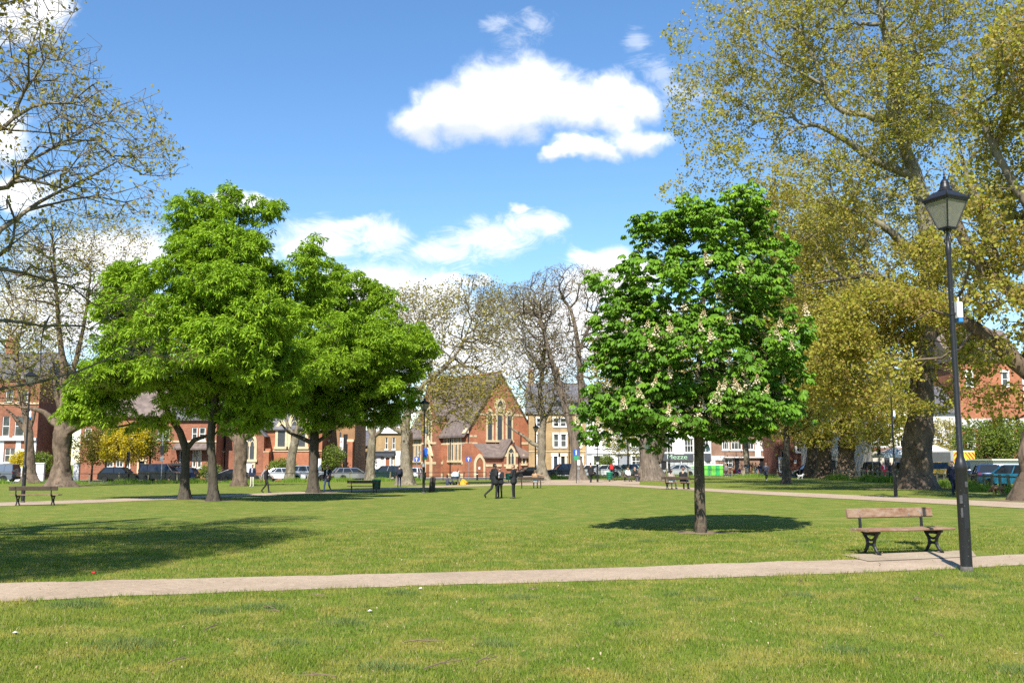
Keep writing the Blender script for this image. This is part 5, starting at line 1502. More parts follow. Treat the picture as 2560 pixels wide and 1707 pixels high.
# dormers
for px in (1350, 1395, 1437):
    x = B.xl(px); z = B.zl(1028)
    dm = MB().box(x - .8, x + .8, .6, 3, z, z + 1.6).build('dormer', [LEAD], rf)
    MB().box(x - .6, x + .6, .55, .59, z + .2, z + 1.4).build('pane', [GLASS], dm)
# --- white stucco house
B = Building('white_house', 'white stucco house with a red front door and tall dark windows', 'house', 1468, 1544, 138)
H = []
sash_row(B, [(1486, 1498), (1516, 1527)], 1085, 1118, WPAINT, (0, 1), H)
sash_row(B, [(1484, 1503)], 1139, 1168, WPAINT, (1, 1), H)
sash_row(B, [(1486, 1498), (1516, 1527)], 1048, 1070, WPAINT, (0, 1), H)
dh = (B.xl(1523), B.xl(1530), 0, B.zl(1146)); H.append(dh)
B.wall(B.zl(1022), 9, WHITE, H, z0=-1); finish(B); B.door(*dh, mat=REDP, surround=WPAINT)
B.band(B.zl(1134), B.zl(1130), WPAINT, out=.2); B.band(B.zl(1026), B.zl(1021), WPAINT, out=.3, name='cornice')
rf = B.gable_roof(B.zl(1021), 3.4, 9, SLATE, over=-.2, hip=3); B.chimney(B.w - .8, 4.5, B.zl(1021), B.zl(1021) + 4, WHITE, parent=rf)
B = Building('brick_house', 'narrow grey rendered house with brick return next to the white house', 'house', 1545, 1636, 139)
H = []; sash_row(B, [(1578, 1590), (1602, 1614)], 1085, 1115, WPAINT, (0, 1), H); sash_row(B, [(1580, 1600)], 1140, 1165, WPAINT, (1, 1), H)
B.wall(B.zl(1030), 9, GREYR, H, z0=-1); finish(B); B.gable_roof(B.zl(1030), 4, 9, SLATE); B.band(B.zl(1134), B.zl(1128), WPAINT, out=.25)
# --- dark shopfronts under flats
B = Building('shop_building', 'white fronted shop with dark fascia, green lettering and wide shop windows', 'shop', 1638, 1778, 142)
H = []
sash_row(B, [(1640, 1656), (1662, 1684), (1712, 1734), (1750, 1772)], 1096, 1131, WPAINT, (2, 1), H, fw=.1)
sash_row(B, [(1640, 1660), (1662, 1684), (1712, 1734), (1750, 1772)], 1048, 1080, WPAINT, (2, 1), H, fw=.1)
sash_row(B, [(1642, 1652), (1669, 1702), (1704, 1732), (1763, 1775)], 1152, 1185, None, (1, 0), H, frame=SHOPD, sill=None, glass=PANEW)
dh = (B.xl(1653), B.xl(1667), 0, B.zl(1152)); H.append(dh)
B.wall(B.zl(1020), 10, WHITE, H, z0=-1); finish(B); B.door(*dh, mat=BLACKP)
B.band(B.zl(1149), B.zl(1135), SHOPD, B.xl(1638), B.xl(1733), .25, 'fascia'); B.band(B.zl(1149), B.zl(1133), SHOPD, B.xl(1760), B.xl(1776), .25, 'fascia')
B.band(B.zl(1091), B.zl(1083), REDP, B.xl(1638), B.xl(1662), .12, 'red_panel')
B.gable_roof(B.zl(1020), 4, 10, SLATE)
fc = bpy.data.curves.new('fascia_lettering', 'FONT'); fc.body = 'Mezze'; fc.size = .95; fc.extrude = .012; fc.align_x = 'CENTER'
ft = link('fascia_text_tmp', fc); dg = bpy.context.evaluated_depsgraph_get()
tm = bpy.data.meshes.new_from_object(ft.evaluated_get(dg)); bpy.data.objects.remove(ft)
tm.materials.clear(); tm.materials.append(simple('pale_green_lettering', (.35, .55, .36), .5, 0))
fo = link('fascia_lettering', tm, B.root); fo.location = (B.xl(1692), -.275, B.zl(1147)); fo.rotation_euler = (R(90), 0, 0); fo.scale = (1.25, 1, 1)
# --- low brown brick block with white strip windows
B = Building('brown_brick_block', 'long brown brick block with white strip windows and open ground floor shops', 'building', 1779, 1941, 143)
H = []
sash_row(B, [(1807, 1825), (1829, 1856), (1862, 1886), (1904, 1936)], 1104, 1124, None, (2, 0), H, fw=.13)
sash_row(B, [(1807, 1825), (1829, 1856), (1862, 1886), (1904, 1936)], 1062, 1082, None, (2, 0), H, fw=.13)
sash_row(B, [(1812, 1832)], 1146, 1168, None, (1, 1), H, sill=None)
ds = [(B.xl(1837), B.xl(1848), 0, B.zl(1144)), (B.xl(1899), B.xl(1912), 0, B.zl(1144)), (B.xl(1916), B.xl(1936), 0.3, B.zl(1146))]
H += ds
B.wall(B.zl(1048), 10, BROWNB, H, z0=-1); finish(B)
B.door(*ds[0], mat=BLACKP); B.door(*ds[1], mat=BLACKP); B.window(*ds[2], frame=SHOPD, sill=None)
B.band(B.zl(1144), B.zl(1141), WPAINT, B.xl(1810), B.w, .4, 'canopy_edge'); B.band(B.zl(1150), B.zl(1139), WHITE, 0, B.xl(1811), .12, 'white_fascia'); B.band(-.5, B.zl(1150), WHITE, 0, B.xl(1789), .06, 'white_pier')
B.band(B.zl(1143), B.zl(1098), WHITE, B.xl(1888), B.xl(1902), .07, 'white_panel')
B.gable_roof(B.zl(1048), 3, 10, TILE)
# --- dark red brick building with bay
B = Building('red_brick_block', 'dark red brick corner building with a white oriel window', 'building', 1942, 2042, 136)
H = []; sash_row(B, [(1992, 2020)], 1108, 1130, WPAINT, (2, 1), H, fw=.14); sash_row(B, [(1950, 1962), (2026, 2038)], 1146, 1178, WPAINT, (0, 1), H); sash_row(B, [(1955, 1970), (1996, 2018)], 1060, 1085, WPAINT, (1, 1), H)
B.wall(B.zl(1040), 10, DKRED, H, z0=-1); finish(B); B.gable_roof(B.zl(1040), 4, 10, TILE)
MB().box(B.xl(1986), B.xl(1992), -.06, -.005, B.zl(1158), B.zl(1149)).build('white_plaque', [WPAINT], B.root)
# --- cream building
B = Building('cream_building', 'cream rendered building behind the far plane trunks', 'building', 2050, 2180, 128)
H = []; sash_row(B, [(2062, 2074), (2096, 2110), (2140, 2154)], 1100, 1130, WPAINT, (0, 1), H); sash_row(B, [(2078, 2090), (2128, 2150)], 1150, 1180, None, (1, 0), H, frame=SHOPD); sash_row(B, [(2062, 2074), (2096, 2110), (2140, 2154)], 1050, 1080, WPAINT, (0, 1), H)
B.wall(B.zl(1020), 10, CREAM, H, z0=-1); finish(B); B.gable_roof(B.zl(1020), 4, 10, SLATE); B.band(B.zl(1140), B.zl(1136), CREAM, out=.15)
B = Building('brick_terrace', 'red brick upper floor over a pale shop front beside the thick right plane', 'building', 2182, 2338, 120)
H = []; sash_row(B, [(2205, 2222), (2246, 2255), (2258, 2267), (2300, 2318)], 1093, 1116, WPAINT, (0, 1), H); sash_row(B, [(2205, 2222), (2246, 2266), (2300, 2318)], 1040, 1070, WPAINT, (0, 1), H); sash_row(B, [(2212, 2226), (2236, 2262)], 1142, 1176, None, (1, 0), H, frame=SHOPD, sill=None)
B.wall(B.zl(1015), 10, CREAM, H, z0=-1); finish(B); B.band(B.zl(1126), B.zl(1117), RED, out=.08, name='brick_band'); B.gable_roof(B.zl(1015), 4, 10, SLATE)
# --- right: white gabled house, big orange brick gable, white hut
B = Building('white_house', 'white rendered house half hidden behind the right plane trunk', 'house', 2330, 2398, 118)
H = []; sash_row(B, [(2346, 2358), (2372, 2384)], 1085, 1110, None, (0, 1), H)
B.wall(B.zl(1030), 9, WHITE, H, z0=-1); finish(B); B.gable_roof(B.zl(1030), 3.5, 9, SLATE)
B = Building('orange_brick_building', 'tall orange brick building with a long white panel at the right', 'building', 2399, 2570, 122)
H = []; sash_row(B, [(2430, 2444), (2520, 2534)], 930, 965, WPAINT, (0, 1), H); sash_row(B, [(2425, 2440), (2470, 2485), (2520, 2536)], 1085, 1120, WPAINT, (0, 1), H)
B.wall(B.zl(900), 10, ORANGE, H, z0=-1); finish(B); B.band(B.zl(1070), B.zl(1046), WHITE, B.xl(2412), B.w, .1, 'white_panel'); rf = B.gable_roof(B.zl(900), 4.5, 10, TILE); B.chimney(3, 5, B.zl(900) + 2, B.zl(900) + 6, ORANGE, parent=rf)
B = Building('white_hut', 'flat roofed white hut behind the blue hatchback', 'hut', 2486, 2580, 80)
B.wall(B.zl(1150), 4, WHITE, [], z0=-.5); MB().box(-.2, B.w + .2, -.25, 4.2, B.zl(1150), B.zl(1147)).build('roof', [WPAINT], B.root)
# --- green site hoardings in front of the shops
for px0, px1, top, lab, gp in ((1706, 1742, 1162, 'bright green boards with white tops left of the chestnut trunk', 0), (1760, 1808, 1160, 'green leafy printed boards with a white rail right of the chestnut trunk', 1)):
    b0 = G(px0, 128); w = (px1 - px0) / F * 128; h = P3(px0, top, 128).z - b0.z
    r = thing('site_hoarding', lab, 'hoarding', b0)
    n_ = 5
    for i in range(n_):
        MB().box(w * i / n_ + .02, w * (i + 1) / n_ - .02, 0, .08, .05, h - .15).build('panel', [GREENP if i % 2 == gp else simple('lime_board', (.12, .42, .05), .6, .4, 2)], r)
    MB().box(0, w, -.03, .11, h - .15, h).build('top_rail', [WPAINT], r)

# ------------------------------------------------------------------ shrubs and small trees by the houses
def shrub(name, label, px, Y, h, w, leaf, seed, n=90, per=26, ls=.2, cat='shrub', stem=.06, lift=.25, bk=None, group=None, la=.55):
    b = G(px, Y)
    c = np.array([b.x, b.y, b.z + h * (.5 + lift / 2)])
    ells = [(c, np.array([w / 2, w / 2, h * (1 - lift) / 2]), 1.0), (c + np.array([w * .22, -.1, h * .08]), np.array([w * .3, w * .3, h * .28]), 1), (c + np.array([-w * .25, -.1, -h * .06]), np.array([w * .3, w * .3, h * .28]), 1)]
    return tree(name, label, b, [(b.x, b.y, b.z, stem), (b.x + .05, b.y, b.z + h * .3, stem * .8), (b.x, b.y, b.z + h * .62, stem * .5)], ells, n, n * 3, bk or BARK_DARK, leaf, seed=seed, bf=.25, step=.3, rtip=.008, zmin=max(.1, h * lift * .7), shell=.45,
         gap=.3, gs=.8, burr=0, nl=2, per=per, sig=.2, lsize=ls, lasp=la, ldroop=.2, lup=.6, cat=cat, flare=1.2, group=group)
shrub('yellow_tree', 'small bright yellow-leaved tree before the red brick houses', 312, 105, 6.2, 5.2, LEAF_YEL, 71, 130, 16, .22, 'tree', .12, .3)
shrub('shrub_tree', 'thin olive-leaved young tree with forking stems beside the white gate pier', 228, 107, 5.6, 4.2, LEAF_OLIVE, 72, 110, 7, .2, 'tree', .12, .3)
shrub('garden_tree', 'green garden tree between the two red brick houses', 116, 118, 7.5, 5.2, LEAF_MID, 73, 150, 20, .25, 'tree', .15, .15)
shrub('garden_tree', 'loose olive-leaved tree shading the house front left of the yellow tree', 262, 106, 6.6, 4.4, LEAF_OLIVE, 85, 140, 9, .22, 'tree', .13, .3)
shrub('garden_tree', 'olive-green tree between the yellow tree and the leftmost ash', 372, 107, 6.8, 4.6, LEAF_MID, 86, 140, 9, .22, 'tree', .13, .35)
shrub('shrub', 'rounded yellow-green bush behind the white garden wall', 56, 109, 3.3, 2.6, LEAF_YEL, 74, 90, 20, .18)
shrub('shrub', 'yellow-green bush between the thin plane and the stout plane', 99, 109.5, 3.1, 2.2, LEAF_MID, 75, 80, 20, .18)
shrub('shrub', 'low green bush against the church hall wall', 706, 113, 2.4, 3.0, LEAF_MID, 76, 80, 20, .18)
shrub('shrub', 'climbing green shrub at the foot of the tan brick block', 826, 117, 4.2, 3.0, LEAF_MID, 77, 110, 14, .18)
shrub('shrub', 'brownish flowering shrub beside the pale forked plane at the pub', 913, 131, 3.6, 2.6, leafmat('bronze_leaf', [(.30, .20, .10), (.42, .26, .16), (.26, .24, .06)]), 78, 80, 14, .2)
shrub('shrub', 'dark green bush under the windows of the white stucco house', 1511, 134, 2.8, 2.2, LEAF_MID, 79, 70, 16, .18)
shrub('garden_tree', 'wide green thorn tree behind the parked cars at right', 2462, 106, 6.4, 6.0, LEAF_MID, 80, 170, 16, .22, 'tree', .14, .2)
shrub('garden_tree', 'second green tree by the white panelled orange building, at the far right', 2525, 104, 6.8, 4.6, LEAF_MID, 81, 140, 16, .22, 'tree', .14, .15)
shrub('garden_tree', 'loose olive-leaved tree between the thick plane and the ambulance', 2362, 114, 7.0, 4.0, LEAF_OLIVE, 82, 120, 8, .22, 'tree', .12, .25)
shrub('garden_tree', 'olive budding tree with fine twigs left of the twin stemmed old tree', 1570, 118, 9.0, 6.5, LEAF_PLANE_Y, 83, 150, 6, .24, 'tree', .14, .25)
shrub('shrub', 'small green shrub under the red brick house windows between the ash trunks', 525, 108, 1.8, 2.0, LEAF_MID, 84, 60, 14, .16)

# ------------------------------------------------------------------ fence round the green
WOODP = simple('weathered_post', (0.20, 0.18, 0.11), 0.9, 0.3, 5)
def fence(label, pts, gapm, rail, zr, pw=.07, ph=1.0, rails=(0.9,), rr=.028, postmat=WOODP):
    P_ = [G(px, Y) for px, Y in pts]
    root = thing('post_and_rail_fence', label, 'fence', P_[0])
    o = P_[0]
    m = MB()
    L_ = [0]
    for a, b in zip(P_, P_[1:]): L_.append(L_[-1] + (b - a).length)
    def at(s):
        for i in range(len(P_) - 1):
            if s <= L_[i + 1] + 1e-6:
                t = (s - L_[i]) / max(1e-6, L_[i + 1] - L_[i]); p = P_[i].lerp(P_[i + 1], t)
                return Vector((p.x, p.y, float(gz(p.x, p.y))))
    n = int(L_[-1] / gapm)
    pp = [at(L_[-1] * i / n) for i in range(n + 1)]
    for z in rails:
        for a, b in zip(pp, pp[1:]):
            m.tube([a - o + Vector((0, -.09, z)), b - o + Vector((0, -.09, z))], rr, 6)
    m.build('rail', [rail], root)
    pm = MB().cbox(-pw, pw, -pw, pw, -.3, ph, .015).add([], []).mesh('post', [postmat])
    for i, p in enumerate(pp[:100]):
        q = link('post', pm, root); q.location = p - o; q.rotation_euler = (random.uniform(-.04, .04), random.uniform(-.04, .04), random.uniform(0, .6))
random.seed(3)
fence('long low fence of wooden posts with one black rail along the left street', [(-160, 93), (60, 94.5), (200, 95), (430, 96), (640, 98), (800, 104), (960, 110), (1060, 115)], 2.7, BLACKP, .93)
fence('black metal rail fence on dark posts in front of the church', [(1064, 115.5), (1120, 118), (1200, 119), (1215, 119)], 2.2, BLACKP, .93, postmat=BLACKP, pw=.055, rails=(.95, .5))
fence('low fence with wooden posts right of the church, behind the benches', [(1285, 119), (1440, 117), (1600, 116), (1760, 117), (1930, 114), (2000, 112)], 2.6, BLACKP, .93)
fence('rustic wooden fence between the far plane trunk and the thick plane', [(2085, 100), (2160, 94), (2225, 86), (2290, 79)], 1.5, WOODP, .85, rails=(.85, .35), rr=.05)
fence('rustic wooden post and rail fence in front of the parked blue cars', [(2300, 77), (2380, 69), (2450, 62), (2530, 56), (2640, 50)], 1.6, WOODP, .8, rails=(.85,), rr=.05, ph=.98)

# ------------------------------------------------------------------ vehicles
TYRE = simple('tyre_rubber', (0.012, 0.012, 0.012), 0.8, 0)
RIM = simple('alloy', (0.35, 0.35, 0.36), 0.3, 0, metal=.9)
CGLASS = NB('car_glass').set(0.05, 0, 0.7); CGLASS.col((0.018, 0.022, 0.025)); CGLASS = CGLASS.m
LAMPW = simple('headlamp_glass', (0.6, 0.6, 0.6), 0.1, 0)
LAMPR = simple('tail_lamp', (0.35, 0.008, 0.008), 0.15, 0)
PLW = simple('white_plate', (0.7, 0.7, 0.68), 0.4, 0)
PLY = simple('yellow_plate', (0.7, 0.45, 0.02), 0.4, 0)
TRIM = simple('black_trim', (0.014, 0.014, 0.015), 0.6, 0)
def paint(name, c, metal=0.3):
    k = NB(name).set(0.22, metal, 0.5); k.col(c)
    k.b.inputs['Coat Weight'].default_value = 0.6; k.b.inputs['Coat Roughness'].default_value = 0.05
    return k.m
DIM = dict(  # L, W, H, belt, hood front z, windscreen base/top, rear top/base, deck z, wheel r, wheelbase front/rear x
    hatch=(3.95, 1.70, 1.52, .93, .72, 1.05, .42, -1.35, -1.80, .95, .30, 1.22, -1.22),
    saloon=(4.75, 1.82, 1.45, .95, .70, .95, .20, -1.05, -1.75, 1.0, .33, 1.42, -1.42),
    estate=(4.75, 1.80, 1.48, .95, .70, .95, .25, -1.80, -2.22, .96, .33, 1.40, -1.40),
    suv=(4.70, 1.90, 1.74, 1.10, .95, 1.05, .40, -1.75, -2.20, 1.10, .37, 1.42, -1.42),
    coupe=(4.40, 1.80, 1.30, .86, .66, .80, .05, -.85, -1.85, .82, .33, 1.25, -1.20),
    van=(4.40, 1.80, 1.84, 1.08, .92, 1.25, .70, -2.02, -2.14, 1.08, .33, 1.40, -1.32),
    cab=(4.55, 1.80, 1.78, 1.00, .85, .95, .45, -1.45, -1.95, .98, .34, 1.40, -1.35))
def car_proto(kind, pm, roofbox=False):
    L_, W_, H_, bz, hz, wb, wt, rt, rb, dz, wr, xf, xr = DIM[kind]
    h = L_ / 2
    def arch(xc, n=7):
        return [(xc + (wr + .05) * math.cos(PI * i / n), .22 + max(0, (wr + .05) * math.sin(PI * i / n) + wr - .24)) for i in range(n + 1)]
    prof = [(h - .05, .26), (h, .42), (h - .02, hz - .06), (h - .18, hz), (wb + .25, bz - .05), (wb, bz + .0), (rb + .02, dz), (-h + .06, dz - .04), (-h, dz - .2), (-h + .02, .42), (-h + .10, .26)]
    prof = prof + [(xr - wr - .1, .22)] + arch(xr)[::-1] + arch(xf)[::-1] + [(xf + wr + .1, .22)]
    prof = prof[::-1]
    n = len(prof)
    cx_, cz_ = 0.0, .6
    lay = [(-W_ / 2 + .00, .965), (-W_ / 2 + .05, 1.0), (W_ / 2 - .05, 1.0), (W_ / 2, .965)]
    m = MB()
    vs = []
    for y, k_ in lay:
        vs += [(x * (1 - (1 - k_) * .35), y, cz_ + (z - cz_) * (k_ if z > cz_ else 1)) for x, z in prof]
    fs = [tuple(range(n))[::-1], tuple(range(3 * n, 4 * n))]
    for a in range(3):
        for i in range(n):
            j = (i + 1) % n
            fs.append((a * n + i, a * n + j, (a + 1) * n + j, (a + 1) * n + i))
    m.add(vs, fs, 0)
    hb, ht = W_ / 2 - .06, W_ / 2 - .24
    rz = H_ - .07
    # roof panel and pillars in body colour
    m.add([(wt + .03, -ht - .02, rz), (rt - .03, -ht - .02, rz), (rt - .03, ht + .02, rz), (wt + .03, ht + .02, rz), (wt - .10, -ht + .1, H_), (rt + .10, -ht + .1, H_), (rt + .10, ht - .1, H_), (wt - .10, ht - .1, H_)],
          [(0, 1, 5, 4), (1, 2, 6, 5), (2, 3, 7, 6), (3, 0, 4, 7), (4, 5, 6, 7), (3, 2, 1, 0)], 0)
    def sidept(t, u, s, out=.012):      # t along 0 front..1 rear, u height 0..1
        xb, xt = wb + (rb - wb) * t, wt + (rt - wt) * t
        return (xb + (xt - xb) * u, s * (hb + (ht - hb) * u + out), bz + (rz - bz) * u)
    bars = [(0.0, .05), (.48, .035), (1.0, .07)] if kind in ('hatch', 'coupe') else [(0.0, .05), (.40, .035), (.74, .04), (1.0, .07)]
    for s in (-1, 1):
        for t, wd in bars:
            m.tube([sidept(t, 0, s), sidept(t, 1, s)], wd, 5, 0)
        if kind == 'van':               # solid cargo side
            q = [sidept(.36, 0, s, .02), sidept(1, 0, s, .02), sidept(1, 1, s, .02), sidept(.36, 1, s, .02)]
            m.add(q + [(x, y - s * .04, z) for x, y, z in q], [(0, 1, 2, 3), (7, 6, 5, 4), (0, 4, 5, 1), (1, 5, 6, 2), (2, 6, 7, 3), (3, 7, 4, 0)], 0)
    g = MB()
    g.add([(wb, -hb, bz - .03), (rb, -hb, bz - .03), (rb, hb, bz - .03), (wb, hb, bz - .03), (wt, -ht, rz + .01), (rt, -ht, rz + .01), (rt, ht, rz + .01), (wt, ht, rz + .01)],
          [(0, 1, 5, 4), (1, 2, 6, 5), (2, 3, 7, 6), (3, 0, 4, 7), (4, 5, 6, 7), (3, 2, 1, 0)], 0)
    parts = {'body': (m.mesh('body', [pm], True), None)}
    out = [('body', parts['body'][0], (0, 0, 0), None), ('window', g.mesh('window', [CGLASS]), (0, 0, 0), None)]
    bl = MB().cbox(-.06, .06, -W_ / 2 + .06, W_ / 2 - .06, -.10, .09, .02)
    bm_ = bl.mesh('bumper', [TRIM])
    out += [('bumper', bm_, (h - .0, 0, .40), None), ('bumper', bm_, (-h + .0, 0, .40), None)]
    tm_ = MB().lathe([(wr * .62, -.09), (wr * .9, -.10), (wr, -.07), (wr, .07), (wr * .9, .10), (wr * .62, .09)], 20, M_=Matrix.Rotation(R(90), 4, 'X')).mesh('tyre', [TYRE], True)
    rm_ = MB()
    rm_.lathe([(0.02, -.085), (wr * .25, -.10), (wr * .30, -.075), (wr * .55, -.07), (wr * .66, -.095), (wr * .66, .08), (0.02, .08)], 20, M_=Matrix.Rotation(R(90), 4, 'X'))
    rm_ = rm_.mesh('rim', [RIM])
    for x in (xf, xr):
        for s in (-1, 1):
            out.append(('wheel', tm_, (x, s * (W_ / 2 - .10), wr), [('rim', rm_, s)]))
    hl = MB().cbox(-.10, .05, -.16, .16, -.07, .07, .03)
    out += [('headlight', hl.mesh('headlight', [LAMPW]), (h - .07, s * (W_ / 2 - .24), hz - .12), None) for s in (-1, 1)]
    tl = MB().cbox(-.05, .06, -.10, .10, -.12, .12, .03)
    out += [('tail_light', tl.mesh('tail_light', [LAMPR]), (-h + .05, s * (W_ / 2 - .13), dz - .16), None) for s in (-1, 1)]
    pl = MB().box(-.012, .012, -.26, .26, -.055, .055)
    out += [('number_plate', pl.mesh('number_plate', [PLW]), (h + .07, 0, .42), None), ('number_plate', pl.mesh('number_plate', [PLY]), (-h - .07, 0, .62 if kind != 'coupe' else .5), None)]
    mm = MB().cbox(-.06, .06, -.10, .10, -.06, .06, .03).mesh('wing_mirror', [pm])
    out += [('wing_mirror', mm, (wb - .15, s * (W_ / 2 + .06), bz + .05), None) for s in (-1, 1)]
    if roofbox:
        out.append(('roof_box', MB().cbox(-1.1, .8, -.42, .42, H_ + .10, H_ + .45, .10).mesh('roof_box', [TRIM]), (0, 0, 0), None))
    return out
def car(name, kind, px, Y, yaw, col, label, cat='car', roofbox=False, metal=.3, z=0.03):
    b = G(px, Y)
    root = thing(name, label, cat, (b.x, b.y, b.z + z), R(yaw), 'vehicles parked along the street')
    for nm, me, loc, subs in car_proto(kind, paint('paint_' + name, col, metal), roofbox):
        o = link(nm, me, root); o.location = loc
        for sn, sm, s in (subs or []):
            c = link(sn, sm, o)
            if s < 0: c.rotation_euler = (0, 0, 0)
            else: c.rotation_euler = (0, 0, PI)
    return root
car('parked_van', 'van', -12, 101, 180, (.13, .15, .18), 'slate grey van cut off by the left edge, before the white house', 'van')
car('parked_car', 'hatch', 299, 100, 0, (.012, .012, .016), 'black hatchback parked before the red brick house with white bays')
car('parked_van', 'van', 405, 100.5, 0, (.016, .018, .024), 'black van parked left of the leftmost ash trunk', 'van')
car('parked_car', 'estate', 438, 105, 180, (.012, .018, .045), 'dark blue estate with a black roof box behind the black van', roofbox=True)
car('parked_car', 'coupe', 596, 101.5, 0, (.012, .013, .022), 'low dark blue coupe parked behind the gnarled forking plane')
car('parked_car', 'saloon', 712, 106, 4, (.55, .57, .60), 'white saloon with its rear end left of the rightmost ash trunk', metal=.2)
car('parked_car', 'suv', 776, 113, 6, (.42, .45, .49), 'silver tall car with dark windows behind the rightmost ash trunk', metal=.4)
car('parked_car', 'estate', 884, 110, 22, (.36, .37, .39), 'silver estate with yellow rear plate behind the middle park bench', metal=.6)
car('parked_car', 'suv', 962, 121, 188, (.012, .035, .036), 'dark green off-roader in front of the yellow brick pub')
car('parked_car', 'hatch', 1038, 121, 80, (.7, .7, .7), 'small white car seen from behind at the knobbly plane trunk', metal=0)
car('parked_car', 'saloon', 1320, 126, 205, (.012, .012, .014), 'black car with white front plate behind the bench with one sitter')
car('parked_car', 'suv', 1408, 122, 192, (.012, .018, .04), 'navy off-roader with its nose left, before the yellow brick terrace')
car('parked_car', 'hatch', 1470, 124, 190, (.62, .64, .66), 'white car partly hidden behind the ribbed leaning trunk', metal=.1)
car('parked_car', 'estate', 1508, 120, 186, (.66, .67, .68), 'long white car behind the cyclist in front of the white house', metal=.1)
car('parked_car', 'hatch', 1562, 121, 188, (.36, .55, .50), 'mint green hatchback right of the cyclist', metal=.1)
car('parked_car', 'hatch', 1600, 125, 60, (.02, .04, .12), 'dark blue car seen from behind next to the mint hatchback')
car('parked_car', 'saloon', 1692, 119, 184, (.5, .52, .54), 'silver car parked in front of the dark shop fascia', metal=.5)
car('parked_car', 'hatch', 2024, 117, 182, (.012, .014, .03), 'black car between the young plane and the far plane trunks')
car('taxi', 'cab', 2180, 108, 78, (.012, .012, .012), 'black taxi seen from behind with yellow plate', 'taxi')
car('parked_car', 'suv', 2252, 104, 150, (.02, .022, .026), 'dark off-roader under a pale awning beside the thick plane')
car('parked_car', 'suv', 2352, 92, 66, (.55, .33, .02), 'yellow car seen from behind right of the thick plane trunk', metal=0)
car('parked_van', 'van', 2425, 88, 74, (.012, .02, .05), 'dark blue van in front of the striped ambulance', 'van')
car('parked_car', 'hatch', 2468, 72, 72, (.02, .045, .12), 'dark blue hatchback with pale reflections on its roof')
car('parked_car', 'hatch', 2538, 64, 122, (.03, .20, .32), 'bright blue hatchback at the right edge behind the wooden fence', metal=.2)
# ambulance / rescue lorry with chevrons on its back
b = G(2414, 97)
r = thing('rescue_lorry', 'yellow rescue lorry with red and yellow chevrons across its back', 'lorry', b, R(14), 'vehicles parked along the street')
YP, RP = paint('lorry_yellow', (.62, .52, .02), 0), paint('chevron_red', (.45, .03, .012), 0)
HT = P3(2414, 1126, 97).z - b.z
MB().cbox(-1.25, 1.25, 0, 5.0, .75, HT, .04).build('box_body', [paint('lorry_white', (.6, .6, .6), 0)], r)
MB().box(-1.28, -1.253, .4, 4.8, 1.0, HT - .15).build('side_shutter', [simple('grey_shutter', (.16, .17, .18), .5, .1)], r)
m = MB().box(-1.22, 1.22, -.03, -.004, .9, HT - .12, 0)
for s in (-1, 1):
    for i in range(5):
        x0 = .05 + i * .42
        def cl(x): return s * min(max(x, .02), 1.2)
        z0, z1 = .95, HT - .16
        k_ = .85
        pts = [(x0 - .1 + .0, z1), (x0 + .11, z1), (x0 + .11 + (z1 - z0) * k_, z0), (x0 - .1 + (z1 - z0) * k_, z0)]
        # clip against the edge x = 1.2
        out = []
        for (xa, za), (xb, zb_) in zip(pts, pts[1:] + pts[:1]):
            if xa <= 1.2: out.append((xa, za))
            if (xa - 1.2) * (xb - 1.2) < 0:
                t = (1.2 - xa) / (xb - xa); out.append((1.2, za + (zb_ - za) * t))
        if len(out) > 2: m.prism([(s * max(.02, x), z) for x, z in out], -.036, -.031, 1)
m.build('chevron_panel', [YP, RP], r)
MB().cbox(-1.15, 1.15, 5.05, 6.9, .7, HT - .35, .1).build('cab', [YP], r)
for x in (-1.0, 1.0):
    for y in (.9, 5.9):
        w_ = MB().lathe([(.25, -.13), (.5, -.13), (.5, .13), (.25, .13)], 16, M_=Matrix.Translation((x, y, .5)) @ Matrix.Rotation(R(90), 4, 'Y')).build('wheel', [TYRE], r)
for s in (-1, 1): MB().cbox(s * 1.05 - .1, s * 1.05 + .1, -.06, .02, .62, .82, .02).build('tail_light', [LAMPR], r)
# market awning and white tent tops
for px, Y, w, hz, lab in ((2238, 101, 3.4, 2.5, 'pale grey awning over the dark off-roader beside the thick plane'), (2340, 108, 2.6, 2.9, 'white pointed tent top right of the thick plane trunk')):
    b = G(px, Y)
    t = thing('market_tent', lab, 'tent', b)
    m = MB().add([(-w / 2, -w / 2, hz), (w / 2, -w / 2, hz), (w / 2, w / 2, hz), (-w / 2, w / 2, hz), (0, 0, hz + .8), (-w / 2, -w / 2, hz - .3), (w / 2, -w / 2, hz - .3), (w / 2, w / 2, hz - .3), (-w / 2, w / 2, hz - .3)],
                 [(0, 1, 4), (1, 2, 4), (2, 3, 4), (3, 0, 4), (5, 6, 1, 0), (6, 7, 2, 1), (7, 8, 3, 2), (8, 5, 0, 3)])
    m.build('canopy', [simple('tent_cloth', (.62, .62, .62), .8, .05)], t)
    for sx in (-1, 1):
        for sy in (-1, 1): MB().tube([(sx * (w / 2 - .05), sy * (w / 2 - .05), 0), (sx * (w / 2 - .05), sy * (w / 2 - .05), hz)], .03, 6).build('pole', [RIM], t)

